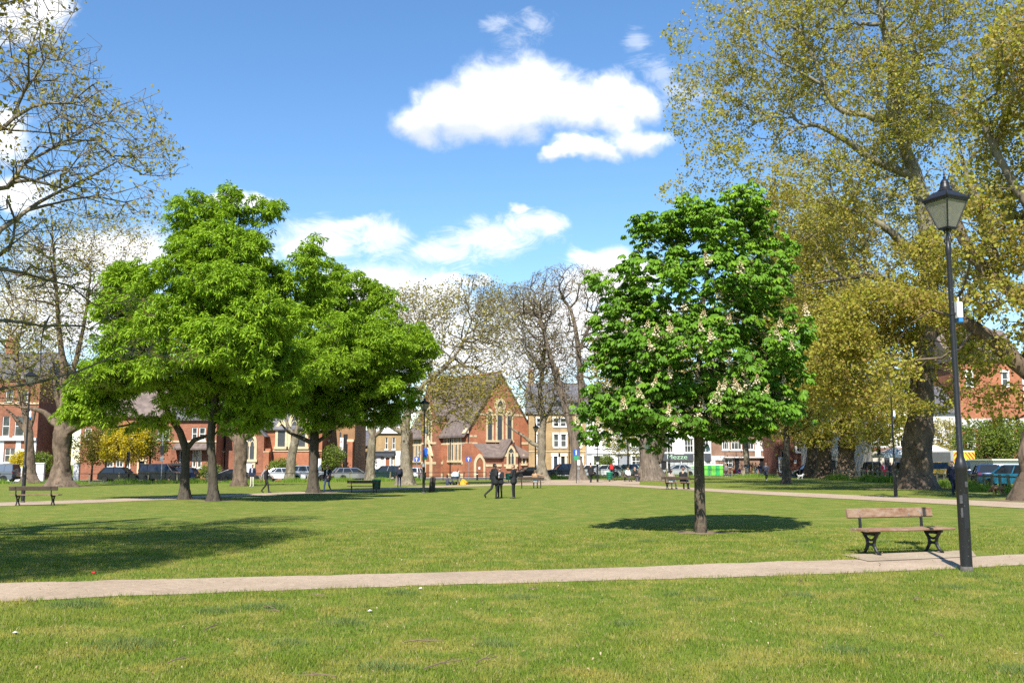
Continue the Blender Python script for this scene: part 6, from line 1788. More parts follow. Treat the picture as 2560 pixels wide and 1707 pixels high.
# ------------------------------------------------------------------ street furniture
IRON = NB('cast_iron').set(0.42, 0.2, 0.5)
IRON.col(IRON.mix(IRON.rng(IRON.noise(IRON.pos('obj'), 38, 4, .7), 0.64, .70), (0.017, 0.017, 0.019), (0.16, 0.15, 0.14)))
IRON.bump(IRON.noise(IRON.pos('obj'), 60, 3), .08, .004)
IRON = IRON.m
OPAL = NB('lantern_pane'); OPAL.t.nodes.remove(OPAL.b)
tr_, df_ = OPAL.n('ShaderNodeBsdfTransparent'), OPAL.n('ShaderNodeBsdfTranslucent')
tr_.inputs[0].default_value = (.72, .70, .62, 1); df_.inputs[0].default_value = (.55, .54, .46, 1)
gl_ = OPAL.n('ShaderNodeBsdfDiffuse'); gl_.inputs[0].default_value = (.42, .41, .35, 1)
a1, a2 = OPAL.n('ShaderNodeMixShader'), OPAL.n('ShaderNodeMixShader')
a1.inputs[0].default_value = .5; OPAL.l(df_.outputs[0], a1.inputs[1]); OPAL.l(gl_.outputs[0], a1.inputs[2])
a2.inputs[0].default_value = .62; OPAL.l(tr_.outputs[0], a2.inputs[1]); OPAL.l(a1.outputs[0], a2.inputs[2]); OPAL.l(a2.outputs[0], OPAL.out.inputs[0])
OPAL = OPAL.m
PLASTW = simple('white_plastic', (.78, .78, .78), .4, .03)
PLASTB = simple('blue_plastic', (.03, .20, .55), .4, 0)
CONCF = simple('concrete_foot', (.10, .09, .08), .95, .4, 14)
LEDW = simple('lantern_white', (.55, .54, .46), .5, .06)
def lamp(label, loc, tilt=0.0, yaw=25, box=True):
    r = thing('lamp_post', label, 'lamp post', loc, 0, 'black lamp posts of the park')
    MB().lathe([(.112, -.3), (.112, .03), (.104, .055), (.100, .07)], 20).build('foot', [CONCF], r, True)
    MB().lathe([(.098, .06), (.098, 1.46), (.104, 1.47), (.104, 1.55), (.085, 1.60), (.062, 1.66), (.058, 1.72)], 24).build('base_column', [IRON], r, True)
    dr = MB()
    dr.box(-.04, .04, -.0995, -.090, .62, 1.12)
    dr.build('access_door', [IRON], r)
    for a, z0, z1, w in ((-2.25, .98, 1.10, .05), (-2.2, .78, .92, .035), (-1.2, 1.22, 1.30, .06)):
        MB().box(-w / 2, w / 2, -.002, .002, z0, z1, 0, Matrix.Rotation(a + PI / 2, 4, 'Z') @ Matrix.Translation((0, -.0985, 0))).build('sticker', [simple('worn_sticker', (.06, .06, .06), .7, .5, 30)], r)
    MB().lathe([(.056, 1.70), (.056, 1.78), (.051, 1.80), (.043, 4.71), (.046, 4.72), (.053, 4.75), (.055, 4.83), (.040, 4.86), (.028, 4.93)], 20).build('pole', [IRON], r, True)
    MR = Matrix.Rotation(R(yaw), 4, 'Z')
    fr = MB()
    z0, z1, a0, a1_ = 5.00, 5.42, .105, .255
    fr.lathe([(.03, 4.78), (.022, 4.95), (.06, 4.985), (.0, 4.99)], 10)
    for k in range(4):
        a = PI / 2 * k
        fr.tube([MR @ Vector((.055 * math.cos(a), .055 * math.sin(a), 4.74)), MR @ Vector((.085 * math.cos(a), .085 * math.sin(a), 4.82)), MR @ Vector((.05 * math.cos(a), .05 * math.sin(a), 4.92)), MR @ Vector((.09 * math.cos(a), .09 * math.sin(a), 4.985))], .009, 6)
    c4 = [(-1, -1), (1, -1), (1, 1), (-1, 1)]
    for i in range(4):
        x, y = c4[i]; xn, yn = c4[(i + 1) % 4]
        fr.tube([MR @ Vector((x * a0, y * a0, z0)), MR @ Vector((x * a1_, y * a1_, z1))], .013, 6)
        for aa, zz, q in ((a0, z0, .012), (a1_, z1, .016)):
            fr.tube([MR @ Vector((x * aa, y * aa, zz)), MR @ Vector((xn * aa, yn * aa, zz))], q, 6)
    fr.box(-a0, a0, -a0, a0, z0 - .022, z0 - .008, 0, MR)
    fr.build('lantern_frame', [IRON], r)
    for i in range(4):
        x, y = c4[i]; xn, yn = c4[(i + 1) % 4]
        k_ = .965
        pn = MB().add([MR @ Vector((x * a0 * k_, y * a0 * k_, z0)), MR @ Vector((xn * a0 * k_, yn * a0 * k_, z0)), MR @ Vector((xn * a1_ * k_, yn * a1_ * k_, z1)), MR @ Vector((x * a1_ * k_, y * a1_ * k_, z1))], [(0, 1, 2, 3)])
        pn.build('pane', [OPAL], r)
    MB().box(-.21, .21, -.21, .21, 5.405, 5.418, 0, MR).build('lamp_tray', [LEDW], r)
    rf = MB()
    e = .275
    prof = [(e, 5.425), (e + .012, 5.45), (e - .01, 5.475), (.145, 5.565), (.125, 5.575)]
    vs, fs = [], []
    for q, z in prof:
        vs += [MR @ Vector((x * q, y * q, z)) for x, y in c4]
    for i in range(len(prof) - 1):
        for j in range(4):
            a, b = i * 4 + j, i * 4 + (j + 1) % 4
            fs.append((a, b, b + 4, a + 4))
    fs += [(3, 2, 1, 0), tuple(range(len(vs) - 4, len(vs)))]
    rf.add(vs, fs)
    for x, y in c4: rf.lathe([(.012, 5.45), (.02, 5.48), (.004, 5.53)], 6, ((MR @ Vector((x * e, y * e, 0))).x, (MR @ Vector((x * e, y * e, 0))).y))
    rf.build('lantern_roof', [IRON], r)
    MB().lathe([(.125, 5.57), (.135, 5.585), (.12, 5.60), (.095, 5.615), (.098, 5.63), (.088, 5.645), (.075, 5.70), (.08, 5.705), (.075, 5.72), (.045, 5.765), (.022, 5.775), (.03, 5.80), (.018, 5.815), (.012, 5.83), (.02, 5.845), (.008, 5.90), (.0, 5.92)], 18).build('finial', [IRON], r, True)
    if box:
        sb = MB().cbox(.055, .175, -.07, .05, 3.74, 3.98, .012).add([], [])
        sb = sb.build('sensor_box', [PLASTW], r)
        MB().cbox(.08, .17, -.06, .04, 3.67, 3.738, .01).build('blue_cover', [PLASTB], sb)
        MB().tube([(.12, -.01, 3.98), (.12, -.01, 4.06)], .012, 6).build('aerial', [PLASTW], sb)
        MB().lathe([(.05, 3.78), (.062, 3.785), (.062, 3.82), (.05, 3.825)], 14).build('strap', [IRON], r)
    for ch in r.children:
        if ch.name.split('.')[0] in ('lantern_frame', 'pane', 'lamp_tray', 'lantern_roof', 'finial'): ch.location.z += .13
    r.rotation_euler = (0, tilt, 0)
    r.scale = (.88, .88, 1.036)
    return r
p = ground_at(2417, 1427)
near_lamp = lamp('nearest black lamp post with a white box, at the path edge by the bench', p, 0.0)
def far_lamp(label, px, Y, yaw=0):
    c = dup(near_lamp); c['label'] = label; c.location = G(px, Y); c.rotation_euler = (0, 0, R(yaw)); return c
far_lamp('black lamp post rising behind the left bench', 57, 44.5, 12)
far_lamp('black lamp post with a blue panel, left of the church', 1059, 63, 20)
far_lamp('black lamp post whose lantern is lost in leaves, by the thick plane trunk', 2240, 47, -10)
far_lamp('small far lamp post beside the pale mottled plane, right of the church', 1340, 107, 5)
far_lamp('lamp post with a round white sign, beside the walker in black', 1494, 86, 5)
far_lamp('lamp post behind the couple on the right bench', 1674, 76, 5)

# --- benches
OAK = NB('weathered_oak').set(0.8, 0, 0.2)
v_ = OAK.pos('obj', (1.0, 14, 14)); n1_ = OAK.noise(v_, 2.2, 6, .65, .4); n2_ = OAK.noise(OAK.pos('obj', (3, 6, 6)), 2.0, 4, .6)
OAK.col(OAK.mix(OAK.rng(n2_, .40, .68), OAK.mix(OAK.rng(n1_, .35, .65), (0.145, 0.072, 0.038), (0.235, 0.135, 0.078)), (0.28, 0.20, 0.14)))
OAK.bump(n1_, .35, .006); OAK = OAK.m
BOLT = simple('bolt_head', (.5, .5, .5), .35, 0, metal=.8)
def bench(label, loc, yaw):
    """x along the bench, sitter faces -y"""
    r = thing('park_bench', label, 'bench', loc, yaw, 'wooden park benches with iron legs')
    T = Matrix.Translation((0, .30, .70)) @ Matrix.Rotation(R(-13), 4, 'X')
    bk = MB().cbox(-.965, .965, -.024, .024, -.088, .088, .012, 0, T).build('backrest', [OAK], r)
    mb = MB()
    for x, z in ((-.69, .035), (-.65, -.03), (.40, -.03), (.63, .03), (.69, -.01)):
        mb.lathe([(.0, 0), (.014, .001), (.012, .008), (.0, .01)], 8, (0, 0), 0, T @ Matrix.Translation((x, -.024, z)) @ Matrix.Rotation(R(90), 4, 'X'))
    mb.build('bolt', [BOLT], bk)
    for y, w in ((-.20, .085), (-.02, .075), (.15, .075)):
        MB().cbox(-.965, .965, y - w, y + w, .405, .445, .010).build('seat_plank', [OAK], r)
    for x in (-.69, .69):
        m = MB()
        fl = Matrix.Translation((x, 0, 0)) @ Matrix.Diagonal((1.0, 1, 1, 1))
        def tb(pts, q): 
            m.tube([Vector((x, y, z)) for y, z in pts], q, 8)
        for sg, (ft_, o_) in ((-1, (.205, .0)), (1, (.185, .0))):
            pts = [(sg * .205, .40), (sg * .165, .345), (sg * .105, .265), (sg * .085, .19), (sg * .10, .12), (sg * .155, .045), (sg * ft_, .014), (sg * (ft_ + .045), .012)]
            tb(pts, [.030, .032, .030, .030, .030, .028, .022, .016])
        tb([(-.235, .388), (-.1, .382), (.1, .382), (.235, .388)], .030)
        tb([(-.13, .345), (0, .352), (.13, .345)], .026)
        tb([(-.11, .285), (-.05, .252), (0, .243), (.05, .252), (.11, .285)], .022)
        tb([(-.09, .175), (0, .172), (.09, .175)], .022)
        tb([(-.10, .13), (-.05, .158), (0, .165), (.05, .158), (.10, .13)], .020)
        m.build('leg', [IRON], r)
        pm_ = MB().tube([Vector((x, y, z)) for y, z in ((.22, .38), (.27, .44), (.268, .52), (.272, .60), (.305, .70), (.325, .77))], [.030, .030, .026, .026, .026, .024], 8).build('back_post', [IRON], r)
    return r
a, c_ = ground_at(2165, 1388), ground_at(2352, 1381)
mid = (a + c_) / 2
near_bench = bench('weathered wooden bench with black iron legs beside the nearest lamp post', (mid.x, mid.y + .05, .018), math.atan2(c_.y - a.y, c_.x - a.x))
SHADEDW = simple('shaded_bench_wood', (.075, .05, .035), .75, .3, 6)  # dark brown wood; the tone also stands in for tree shade
def far_bench(label, px, Y, yaw):
    c = dup(near_bench)
    for ch in c.children:
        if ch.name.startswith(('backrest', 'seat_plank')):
            ch.material_slots[0].link = 'OBJECT'; ch.material_slots[0].material = SHADEDW; c['label'] = label; p = G(px, Y); c.location = p + Vector((0, 0, .014)); c.rotation_euler = (0, 0, R(yaw)); return c
far_bench('wooden bench coloured dark for tree shade, by the lamp post at the left, empty', 88, 40.5, 187)
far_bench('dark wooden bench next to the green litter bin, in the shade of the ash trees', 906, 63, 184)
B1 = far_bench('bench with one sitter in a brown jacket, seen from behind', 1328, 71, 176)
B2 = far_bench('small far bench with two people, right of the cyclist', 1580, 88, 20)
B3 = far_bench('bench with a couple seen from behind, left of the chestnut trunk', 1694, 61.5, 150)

# --- litter bins
BING = simple('bin_green', (.012, .10, .055), .5, .15, 4)
BINL = simple('bin_liner', (.03, .32, .20), .5, .2, 5)
def bin_(label, px, Y, dark=False):
    p = G(px, Y)
    r = thing('litter_bin', label, 'litter bin', p, 0, 'slatted green litter bins')
    MB().lathe([(.09, 0), (.07, .02), (.035, .05), (.035, .26)], 10).build('stand', [IRON], r)
    m = MB()
    for k in range(20):
        a = 2 * PI * k / 20
        m.tube([(.225 * math.cos(a), .225 * math.sin(a), .24), (.265 * math.cos(a), .265 * math.sin(a), .82)], .022, 5)
    for z, q in ((.25, .23), (.45, .243), (.65, .255), (.82, .268)):
        m.lathe([(q - .01, z - .015), (q + .016, z - .015), (q + .016, z + .015), (q - .01, z + .015)], 20)
    m.build('basket', [BLACKP if dark else BING], r)
    MB().lathe([(.19, .25), (.235, .80), (.285, .815), (.292, .86), (.27, .875), (.24, .85), (.20, .45)], 20).build('liner', [BINL], r)
bin_('dark slatted litter bin beside the middle park bench', 941, 63, True)
bin_('green slatted litter bin in front of the cyclist', 1524, 88)
bin_('green litter bin behind the couple on the small far bench', 1588, 97)
bin_('green litter bin behind the boy standing at the right of the three', 1271, 97)

# --- signs
SBLUE = simple('sign_blue', (.012, .085, .42), .4, .05)
SGREEN = simple('sign_green', (.03, .24, .10), .45, .2, 8)
GALV = simple('galvanised', (.30, .31, .32), .45, .1, 6, metal=.5)
def sign_post(label, px, Y, h, panels, r_=.035, mat=GALV, name='sign_post', cat='sign'):
    p = G(px, Y)
    t = thing(name, label, cat, p)
    MB().tube([(0, 0, -.2), (0, 0, h)], r_, 8).build('pole', [mat], t)
    for x0, x1, z0, z1, m_, marks in panels:
        q = MB().cbox(x0, x1, -r_ - .035, -r_ - .012, z0, z1, .004).build('panel', [m_], t)
        if marks:
            mb = MB()
            for sh in marks: mb.prism([(x0 + u * (x1 - x0), z0 + v * (z1 - z0)) for u, v in sh], -r_ - .040, -r_ - .036)
            mb.build('symbol', [PLASTW], q)
    return t
ARROW = [[(.42, .12), (.58, .12), (.58, .62), (.42, .62)], [(.2, .58), (.8, .58), (.5, .9)]]
TEEX = [[(.42, .12), (.58, .12), (.58, .66), (.42, .66)], [(.18, .66), (.82, .66), (.82, .84), (.18, .84)]]
FIG = [[(.40, .50), (.60, .50), (.66, .72), (.34, .72)], [(.43, .75), (.57, .75), (.57, .88), (.43, .88)], [(.36, .14), (.46, .14), (.52, .5), (.42, .5)], [(.54, .14), (.64, .14), (.58, .5), (.48, .5)]]
sign_post('blue sign with white arrow on a thin pole, left of the church doorway', 1041, 128, 2.95, [(-.3, .3, 2.3, 2.95, SBLUE, ARROW)])
sign_post('blue sign with white arrow on a thin pole before the church gable corner', 1171, 128, 2.95, [(-.3, .3, 2.3, 2.95, SBLUE, ARROW)])
sign_post('tall blue and green path sign with a white walking figure, before the ribbed trunk', 1441, 84, 2.9, [(-.2, .2, 2.35, 2.9, SBLUE, FIG), (-.2, .2, 1.98, 2.34, SGREEN, None)], .03, BLACKP)
sign_post('thin post with a small white notice and a grey plate, before the ribbed trunk', 1447, 90, 2.0, [(-.13, .13, 1.55, 2.0, PLASTW, None), (-.12, .12, 1.15, 1.32, GALV, None)], .03)
p = G(1059, 62.9)
t = thing('lamp_sign', 'blue panel above a grey box on the lamp post left of the church', 'sign', p)
q = MB().cbox(-.24, .06, -.16, -.13, 2.3, 2.86, .004, 0, Matrix.Rotation(R(4), 4, 'Y')).build('panel', [SBLUE], t)
MB().prism([(-.36, 2.46), (-.22, 2.42), (-.18, 2.6), (-.22, 2.76), (-.32, 2.74)], -.170, -.162).build('symbol', [PLASTW], q)
MB().cbox(-.24, .06, -.155, -.125, 2.12, 2.295, .004, 0, Matrix.Rotation(R(4), 4, 'Y')).build('lower_panel', [SGREEN], t)
MB().cbox(-.1, .1, -.19, -.11, 1.66, 1.92, .01).build('grey_box', [GALV], t)
MB().box(-.06, .06, -.13, -.06, 1.7, 1.74).box(-.06, .06, -.13, -.06, 2.4, 2.44).build('bracket', [BLACKP], t)
p = G(1494, 85.8)
t = thing('round_sign', 'round white sign with a black rim on the lamp post beside the walker', 'sign', p)
MB().lathe([(0, 0), (.20, 0), (.20, .02), (0, .02)], 20, M_=Matrix.Translation((0, -.12, 2.1)) @ Matrix.Rotation(R(90), 4, 'X')).build('disc', [PLASTW], t)
MB().lathe([(.20, -.004), (.225, -.004), (.225, .024), (.20, .024)], 20, M_=Matrix.Translation((0, -.12, 2.1)) @ Matrix.Rotation(R(90), 4, 'X')).build('rim', [BLACKP], t)
MB().cbox(-.12, .12, -.15, -.11, 1.62, 1.76, .005).build('white_plate', [PLASTW], t)
MB().box(-.03, .03, -.12, -.04, 1.66, 2.2).build('bracket', [BLACKP], t)
def signal(label, px, Y, h=3.2):
    p = G(px, Y)
    t = thing('traffic_light', label, 'traffic light', p, 0, 'traffic lights along the street')
    MB().tube([(0, 0, -.2), (0, 0, h)], .055, 8).build('pole', [BLACKP], t)
    hd = MB().cbox(-.16, .16, -.2, .06, h - 1.0, h, .03).build('signal_head', [BLACKP], t)
    for z in (.82, .5, .18): MB().lathe([(.10, 0), (.10, .12), (.085, .12), (.085, 0)], 12, M_=Matrix.Translation((0, -.2, h - 1 + z)) @ Matrix.Rotation(R(90), 4, 'X')).build('hood', [BLACKP], hd)
signal('thin traffic light in front of the yellow tree', 319, 99, 3.1)
signal('traffic light beside the dark red brick corner building', 1957, 121, 3.4)
signal('traffic light among the parked cars left of the thick plane', 2200, 101, 3.4)
sign_post('tall thin pole with dark box and grey notice in front of the red brick house', 403, 99, 6.2, [(-.2, .18, 2.75, 3.7, BLACKP, None), (-.17, .17, 2.1, 2.55, GALV, None)], .05, name='sign_post')
sign_post('glazed parish notice board on two legs by the church hall', 795, 108, 2.6, [(-.32, .32, 1.3, 2.5, PLASTW, None)], .05, BLACKP, 'notice_board', 'notice board')
for px, Y, lab in ((1193, 118.4, 'black bollard left of the leaning boy, before the church'), (1226, 119.5, 'black bollard behind the leaning boy, before the church')):
    t = thing('bollard', lab, 'bollard', G(px, Y), 0, 'black bollards before the church')
    MB().lathe([(.14, 0), (.14, .12), (.10, .16), (.10, .85), (.13, .88), (.13, .95), (.09, 1.02), (0, 1.06)], 12).build('shaft', [BLACKP], t, True)
    MB().lathe([(.105, .70), (.105, .78)], 12).build('band', [PLASTW], t)
# weathered timber stump beside the lamp
p = G(1079, 65)
t = thing('timber_post', 'dark leaning stump of timber beside the lamp post left of the church', 'post', p)
MB().lathe([(.24, -.1), (.21, .1), (.20, .5), (.19, .9), (.17, .98), (.10, 1.0)], 9, M_=Matrix.Rotation(R(5), 4, 'Y')).build('shaft', [simple('dark_timber', (.045, .035, .028), .9, .35, 6)], t)
# small litter and fallen twigs on the grass
TWIG = simple('dry_twig', (.15, .105, .065), .9, .25, 20)
rs = np.random.RandomState(9)
for i, (px, py, ln) in enumerate(((1010, 1612, .35), (820, 1495, .3), (840, 1700, .35), (1060, 1680, .5), (1190, 1664, .28), (510, 1582, .3), (700, 1535, .2), (2010, 1461, .2), (2285, 1504, .15), (2360, 1597, .12), (420, 1665, .2), (660, 1522, .22), (1320, 1478, .15), (520, 1355, .5), (2200, 1413, .22))):
    p = ground_at(px, py)
    on_path = py in (1413,)
    o = MB()
    a = rs.rand() * 6.28
    d = Vector((math.cos(a), math.sin(a), 0)) * ln
    o.tube([(0, 0, 0), d * .35 + Vector((0, .02, .012)), d * .7 + Vector((0, -.01, .008)), d + Vector((0, .015, .003))], [.006, .006, .005, .002], 5)
    o.tube([d * .4 + Vector((0, .02, .01)), d * .6 + Vector((0, .08, .02)), d * .8 + Vector((0, .11, .004))], [.004, .003, .002], 4)
    ob = o.build('fallen_twig', [TWIG])
    ob.location = p + Vector((0, 0, .03))
    tag(ob, 'small brown fallen twig lying on the path near the wooden bench' if on_path else 'thin brown fallen twig lying in the short grass of the lawn', 'twig', 'fallen twigs on the lawn')
for px, py, lab in ((1052, 1474, 'white scrap of paper at the near edge of the path'), (925, 1531, 'tiny white litter scrap in the near grass, centre'), (38, 1586, 'pale litter scrap in the grass at lower left')):
    ob = MB().add([(-.026, -.015, 0), (.02, -.02, .008), (.026, .014, 0), (-.014, .02, .012), (0, 0, .016)], [(0, 1, 4), (1, 2, 4), (2, 3, 4), (3, 0, 4)]).build('paper_scrap', [PLASTW])
    ob.location = ground_at(px, py) + Vector((0, 0, .02)); tag(ob, lab, 'litter')
ob = MB().lathe([(0, 0), (.018, .002), (.02, .045), (.016, .055), (0, .057)], 12, M_=Matrix.Rotation(R(90), 4, 'Y')).build('drink_can', [REDP])
ob.location = ground_at(229, 1437) + Vector((0, 0, .035)); tag(ob, 'small red can lying on the lawn at the left in the tree shade', 'can')

# dry leaves and bits lying on the turf and along the path
rs = np.random.RandomState(15)
LIT = leafmat('dry_litter', [(.16, .09, .045), (.30, .20, .10), (.46, .38, .26)], .2, .5, 0)
n_ = 1500
Yq = 7 + 16 * rs.rand(n_) ** 1.2; Xq = (rs.rand(n_) * 2 - 1) * Yq * .56
V, Fl = leaf_quads(rs, np.stack([Xq, Yq, .028 + .012 * rs.rand(n_)], 1), .026, .5, 2.5, 0)
V[:, 2] = np.clip(V[:, 2], .02, .06)
tag(link('leaf_litter', mesh_np('leaf_litter', V, [Fl], [LIT], attrs={'rnd': ('FACE', np.repeat(rs.rand(n_), 2))})), kind='stuff')

# ------------------------------------------------------------------ people
def capsule(a, b, ra, rb, k=10):
    a, b = np.array(a, float), np.array(b, float)
    d = b - a; ln = np.linalg.norm(d)
    d = d / ln if ln > 1e-6 else np.array([0, 0, 1.0])
    ref = np.array([1.0, 0, 0]) if abs(d[0]) < .8 else np.array([0, 1.0, 0])
    u = np.cross(d, ref); u /= np.linalg.norm(u); w = np.cross(d, u)
    rings = []
    for t in (-.97, -.75, -.4, 0): rings.append((a + d * ra * t, ra * math.sqrt(1 - t * t)))
    for t in (0, .4, .75, .97): rings.append((b + d * rb * t, rb * math.sqrt(1 - t * t)))
    V = [c + (u * math.cos(2 * PI * j / k) + w * math.sin(2 * PI * j / k)) * r for c, r in rings for j in range(k)]
    Fs = [(i * k + j, i * k + (j + 1) % k, (i + 1) * k + (j + 1) % k, (i + 1) * k + j) for i in range(len(rings) - 1) for j in range(k)]
    Fs += [tuple(range(k))[::-1], tuple(range((len(rings) - 1) * k, len(rings) * k))]
    return V, Fs
def fuse(name, caps, mats, keys, voxel):
    """one continuous skin round all the capsules; each face takes the material of the capsule it lies on"""
    V, Fs = [], []
    for a, b, ra, rb, _ in caps:
        v, f = capsule(a, b, ra, rb)
        o = len(V); V += [tuple(x) for x in v]; Fs += [tuple(i + o for i in q) for q in f]
    me = bpy.data.meshes.new(name); me.from_pydata(V, [], Fs)
    ob = bpy.data.objects.new('tmp', me); COL.objects.link(ob)
    m = ob.modifiers.new('r', 'REMESH'); m.mode = 'VOXEL'; m.voxel_size = voxel; m.use_smooth_shade = True
    s = ob.modifiers.new('s', 'SMOOTH'); s.factor = .4; s.iterations = 2
    dg = bpy.context.evaluated_depsgraph_get()
    out = bpy.data.meshes.new_from_object(ob.evaluated_get(dg))
    bpy.data.objects.remove(ob); bpy.data.meshes.remove(me)
    n = len(out.polygons)
    C = np.zeros(n * 3, dtype=np.float32); out.polygons.foreach_get('center', C); C = C.reshape(-1, 3)
    best = np.full(n, 1e9); lab = np.zeros(n, dtype=np.int32)
    for a, b, ra, rb, kx in caps:
        a, b = np.array(a), np.array(b); d = b - a; L2 = max(1e-9, d @ d)
        t = np.clip((C - a) @ d / L2, 0, 1)
        q = np.linalg.norm(C - (a + t[:, None] * d), axis=1) - (ra + (rb - ra) * t)
        s_ = q < best; best = np.where(s_, q, best); lab = np.where(s_, keys.index(kx), lab)
    out.materials.clear()
    for mt in mats: out.materials.append(mt)
    out.polygons.foreach_set('material_index', lab)
    out.polygons.foreach_set('use_smooth', [True] * n)
    out.name = name
    return out
CLOTH = {}
def cloth(c, rough=.85):
    k = tuple(round(x, 3) for x in c)
    if k not in CLOTH:
        CLOTH[k] = simple('cloth_%d' % len(CLOTH), c, rough, .22, 7)
    return CLOTH[k]
SKIN_L, SKIN_M, SKIN_D = (.50, .28, .19), (.34, .18, .115), (.15, .082, .055)
def limb(caps, pts, rad, key):
    for i in range(len(pts) - 1): caps.append((pts[i], pts[i + 1], rad[i], rad[i + 1], key))
def hand(caps, wrist, dirn, palm_n, side, curl=.5):
    """palm, four fingers of different length and a thumb off the side of the palm"""
    w = Vector(wrist); d = Vector(dirn).normalized(); n = Vector(palm_n); n = (n - d * n.dot(d)).normalized(); s = d.cross(n) * side
    k = w + d * .085
    caps.append((w + s * .014, k + s * .024, .020, .019, 'skin')); caps.append((w - s * .014, k - s * .024, .020, .018, 'skin'))
    for i, (o, ln) in enumerate(((.031, .070), (.010, .080), (-.011, .074), (-.031, .056))):
        a = k + s * o; b = a + (d + n * curl * .5).normalized() * ln * .5; c = b + (d + n * curl * 1.7).normalized() * ln * .5
        caps.append((a, b, .0095, .009, 'skin')); caps.append((b, c, .009, .0075, 'skin'))
    a = w + d * .03 + s * .032; b = a + (d * .6 + s * .8 + n * .2).normalized() * .035; c = b + (d + n * .35).normalized() * .03
    caps.append((a, b, .0125, .011, 'skin')); caps.append((b, c, .011, .009, 'skin'))
def figure(label, px, Y, yaw, pose, h=1.75, top=(.012, .012, .014), legs=(.012, .012, .014), shoes=(.015, .015, .016), hair=(.02, .014, .01), skin=SKIN_L, coat=0.0, shirt=None, hairlen=0, hat=None, lean=0.0, at=None, voxel=.016, group=None, female=False, arms='down', look=0.0, hood=False, shoulders=1.0, sleeve=None, bulk=1.0):
    """pose: stand, walk, stride, sit, floor, cycle. Local +y is the way the figure faces."""
    c = []
    S = .185 * shoulders * (.92 if female else 1)
    hipz = .94
    def leg(s, hip, knee, ank, toe):
        limb(c, [hip, knee], [.088, .060], 'legs'); limb(c, [knee, ank], [.060, .044], 'legs')
        a, t = Vector(ank), Vector(toe)
        c.append((a + Vector((0, -.02, -.03)), t, .046, .036, 'shoes')); c.append((a, a + Vector((0, -.01, -.03)), .044, .046, 'shoes'))
    tl = lean
    if pose in ('stand', 'walk', 'stride'):
        pel = Vector((0, 0, hipz))
        if pose == 'stand':
            for s in (-1, 1): leg(s, (s * .085, 0, hipz - .03), (s * .095, .015, .50), (s * .105, -.01, .085), (s * .125, .15, .04))
        elif pose == 'walk':
            leg(1, (.085, .01, hipz - .03), (.09, .20, .52), (.095, .26, .10), (.10, .41, .06))
            leg(-1, (-.085, -.01, hipz - .03), (-.09, -.03, .50), (-.095, -.30, .17), (-.10, -.20, .045))
        else:
            leg(1, (.085, .01, hipz - .03), (.09, .06, .49), (.095, .02, .085), (.10, .18, .04))
            leg(-1, (-.085, -.01, hipz - .03), (-.09, -.14, .51), (-.095, -.50, .22), (-.10, -.46, .07))
    elif pose == 'sit':
        pel = Vector((0, 0, .52))
        for s in (-1, 1): leg(s, (s * .09, .02, .54), (s * .13, .46, .52), (s * .13, .47 + (.06 if s > 0 else -.04), .085), (s * .15, .64 + (.06 if s > 0 else -.04), .04))
    elif pose == 'floor':
        pel = Vector((0, 0, .11))
        for s in (-1, 1): leg(s, (s * .09, .03, .12), (s * .24, .42, .36 if s > 0 else .16), (s * .10, .62 if s > 0 else .40, .08), (s * .10, .78 if s > 0 else .40, .05))
    else:
        pel = Vector((0, -.05, .95))
        leg(1, (.085, -.03, .93), (.10, .33, .78), (.10, .22, .38), (.10, .37, .33)); leg(-1, (-.085, -.03, .93), (-.10, .20, .56), (-.10, .08, .20), (-.10, .22, .15))
        tl = .45
    def up(x, y, z):     # point on the leaning trunk, z above the pelvis
        return pel + Vector((x, y + math.sin(tl) * z, math.cos(tl) * z))
    for s in (-1, 1):
        c.append((up(s * .07, 0, .0), up(s * .065, .0, .18), .115, .108, 'legs' if not coat else 'top'))
        c.append((up(s * .065, .0, .12), up(s * .075, .01, .36), .112, .122, 'top'))
        c.append((up(s * .075, .01, .36), up(S * .72 * s, 0, .49), .118, .075, 'top'))
    if coat:             # skirts of a coat or long jacket
        for s in (-1, 1): c.append((up(s * .07, 0, .10), pel + Vector((s * .10, 0, -coat)), .125, .125, 'top'))
        c.append((up(0, 0, .1), pel + Vector((0, 0, -coat)), .12, .12, 'top'))
    if shirt: c.append((up(0, .065, .22), up(0, .075, .47), .066, .052, 'shirt'))
    nk, hd = up(0, .01, .55), up(0, .035, .70)
    c.append((up(0, 0, .48), nk, .066, .054, 'top' if hood else 'skin')); c.append((nk, hd, .052, .055, 'skin'))
    H = Matrix.Rotation(look, 3, 'Z')
    def hp(x, y, z): return hd + H @ Vector((x, y, z))
    c.append((hp(0, -.015, .03), hp(0, .012, .0), .092, .078, 'skin')); c.append((hp(0, .012, -.01), hp(0, .045, -.075), .070, .044, 'skin'))
    c.append((hp(0, .085, -.005), hp(0, .107, -.030), .010, .016, 'skin'))
    for s in (-1, 1):
        c.append((hp(s * .086, -.005, -.02), hp(s * .09, -.012, .015), .016, .018, 'skin'))
        c.append((hp(s * .033, .078, .012), hp(s * .034, .079, .012), .0125, .0125, 'eye'))
    c.append((hp(-.018, .078, -.056), hp(.018, .078, -.056), .010, .010, 'lip'))
    kk = 'sleeve' if sleeve else 'top'
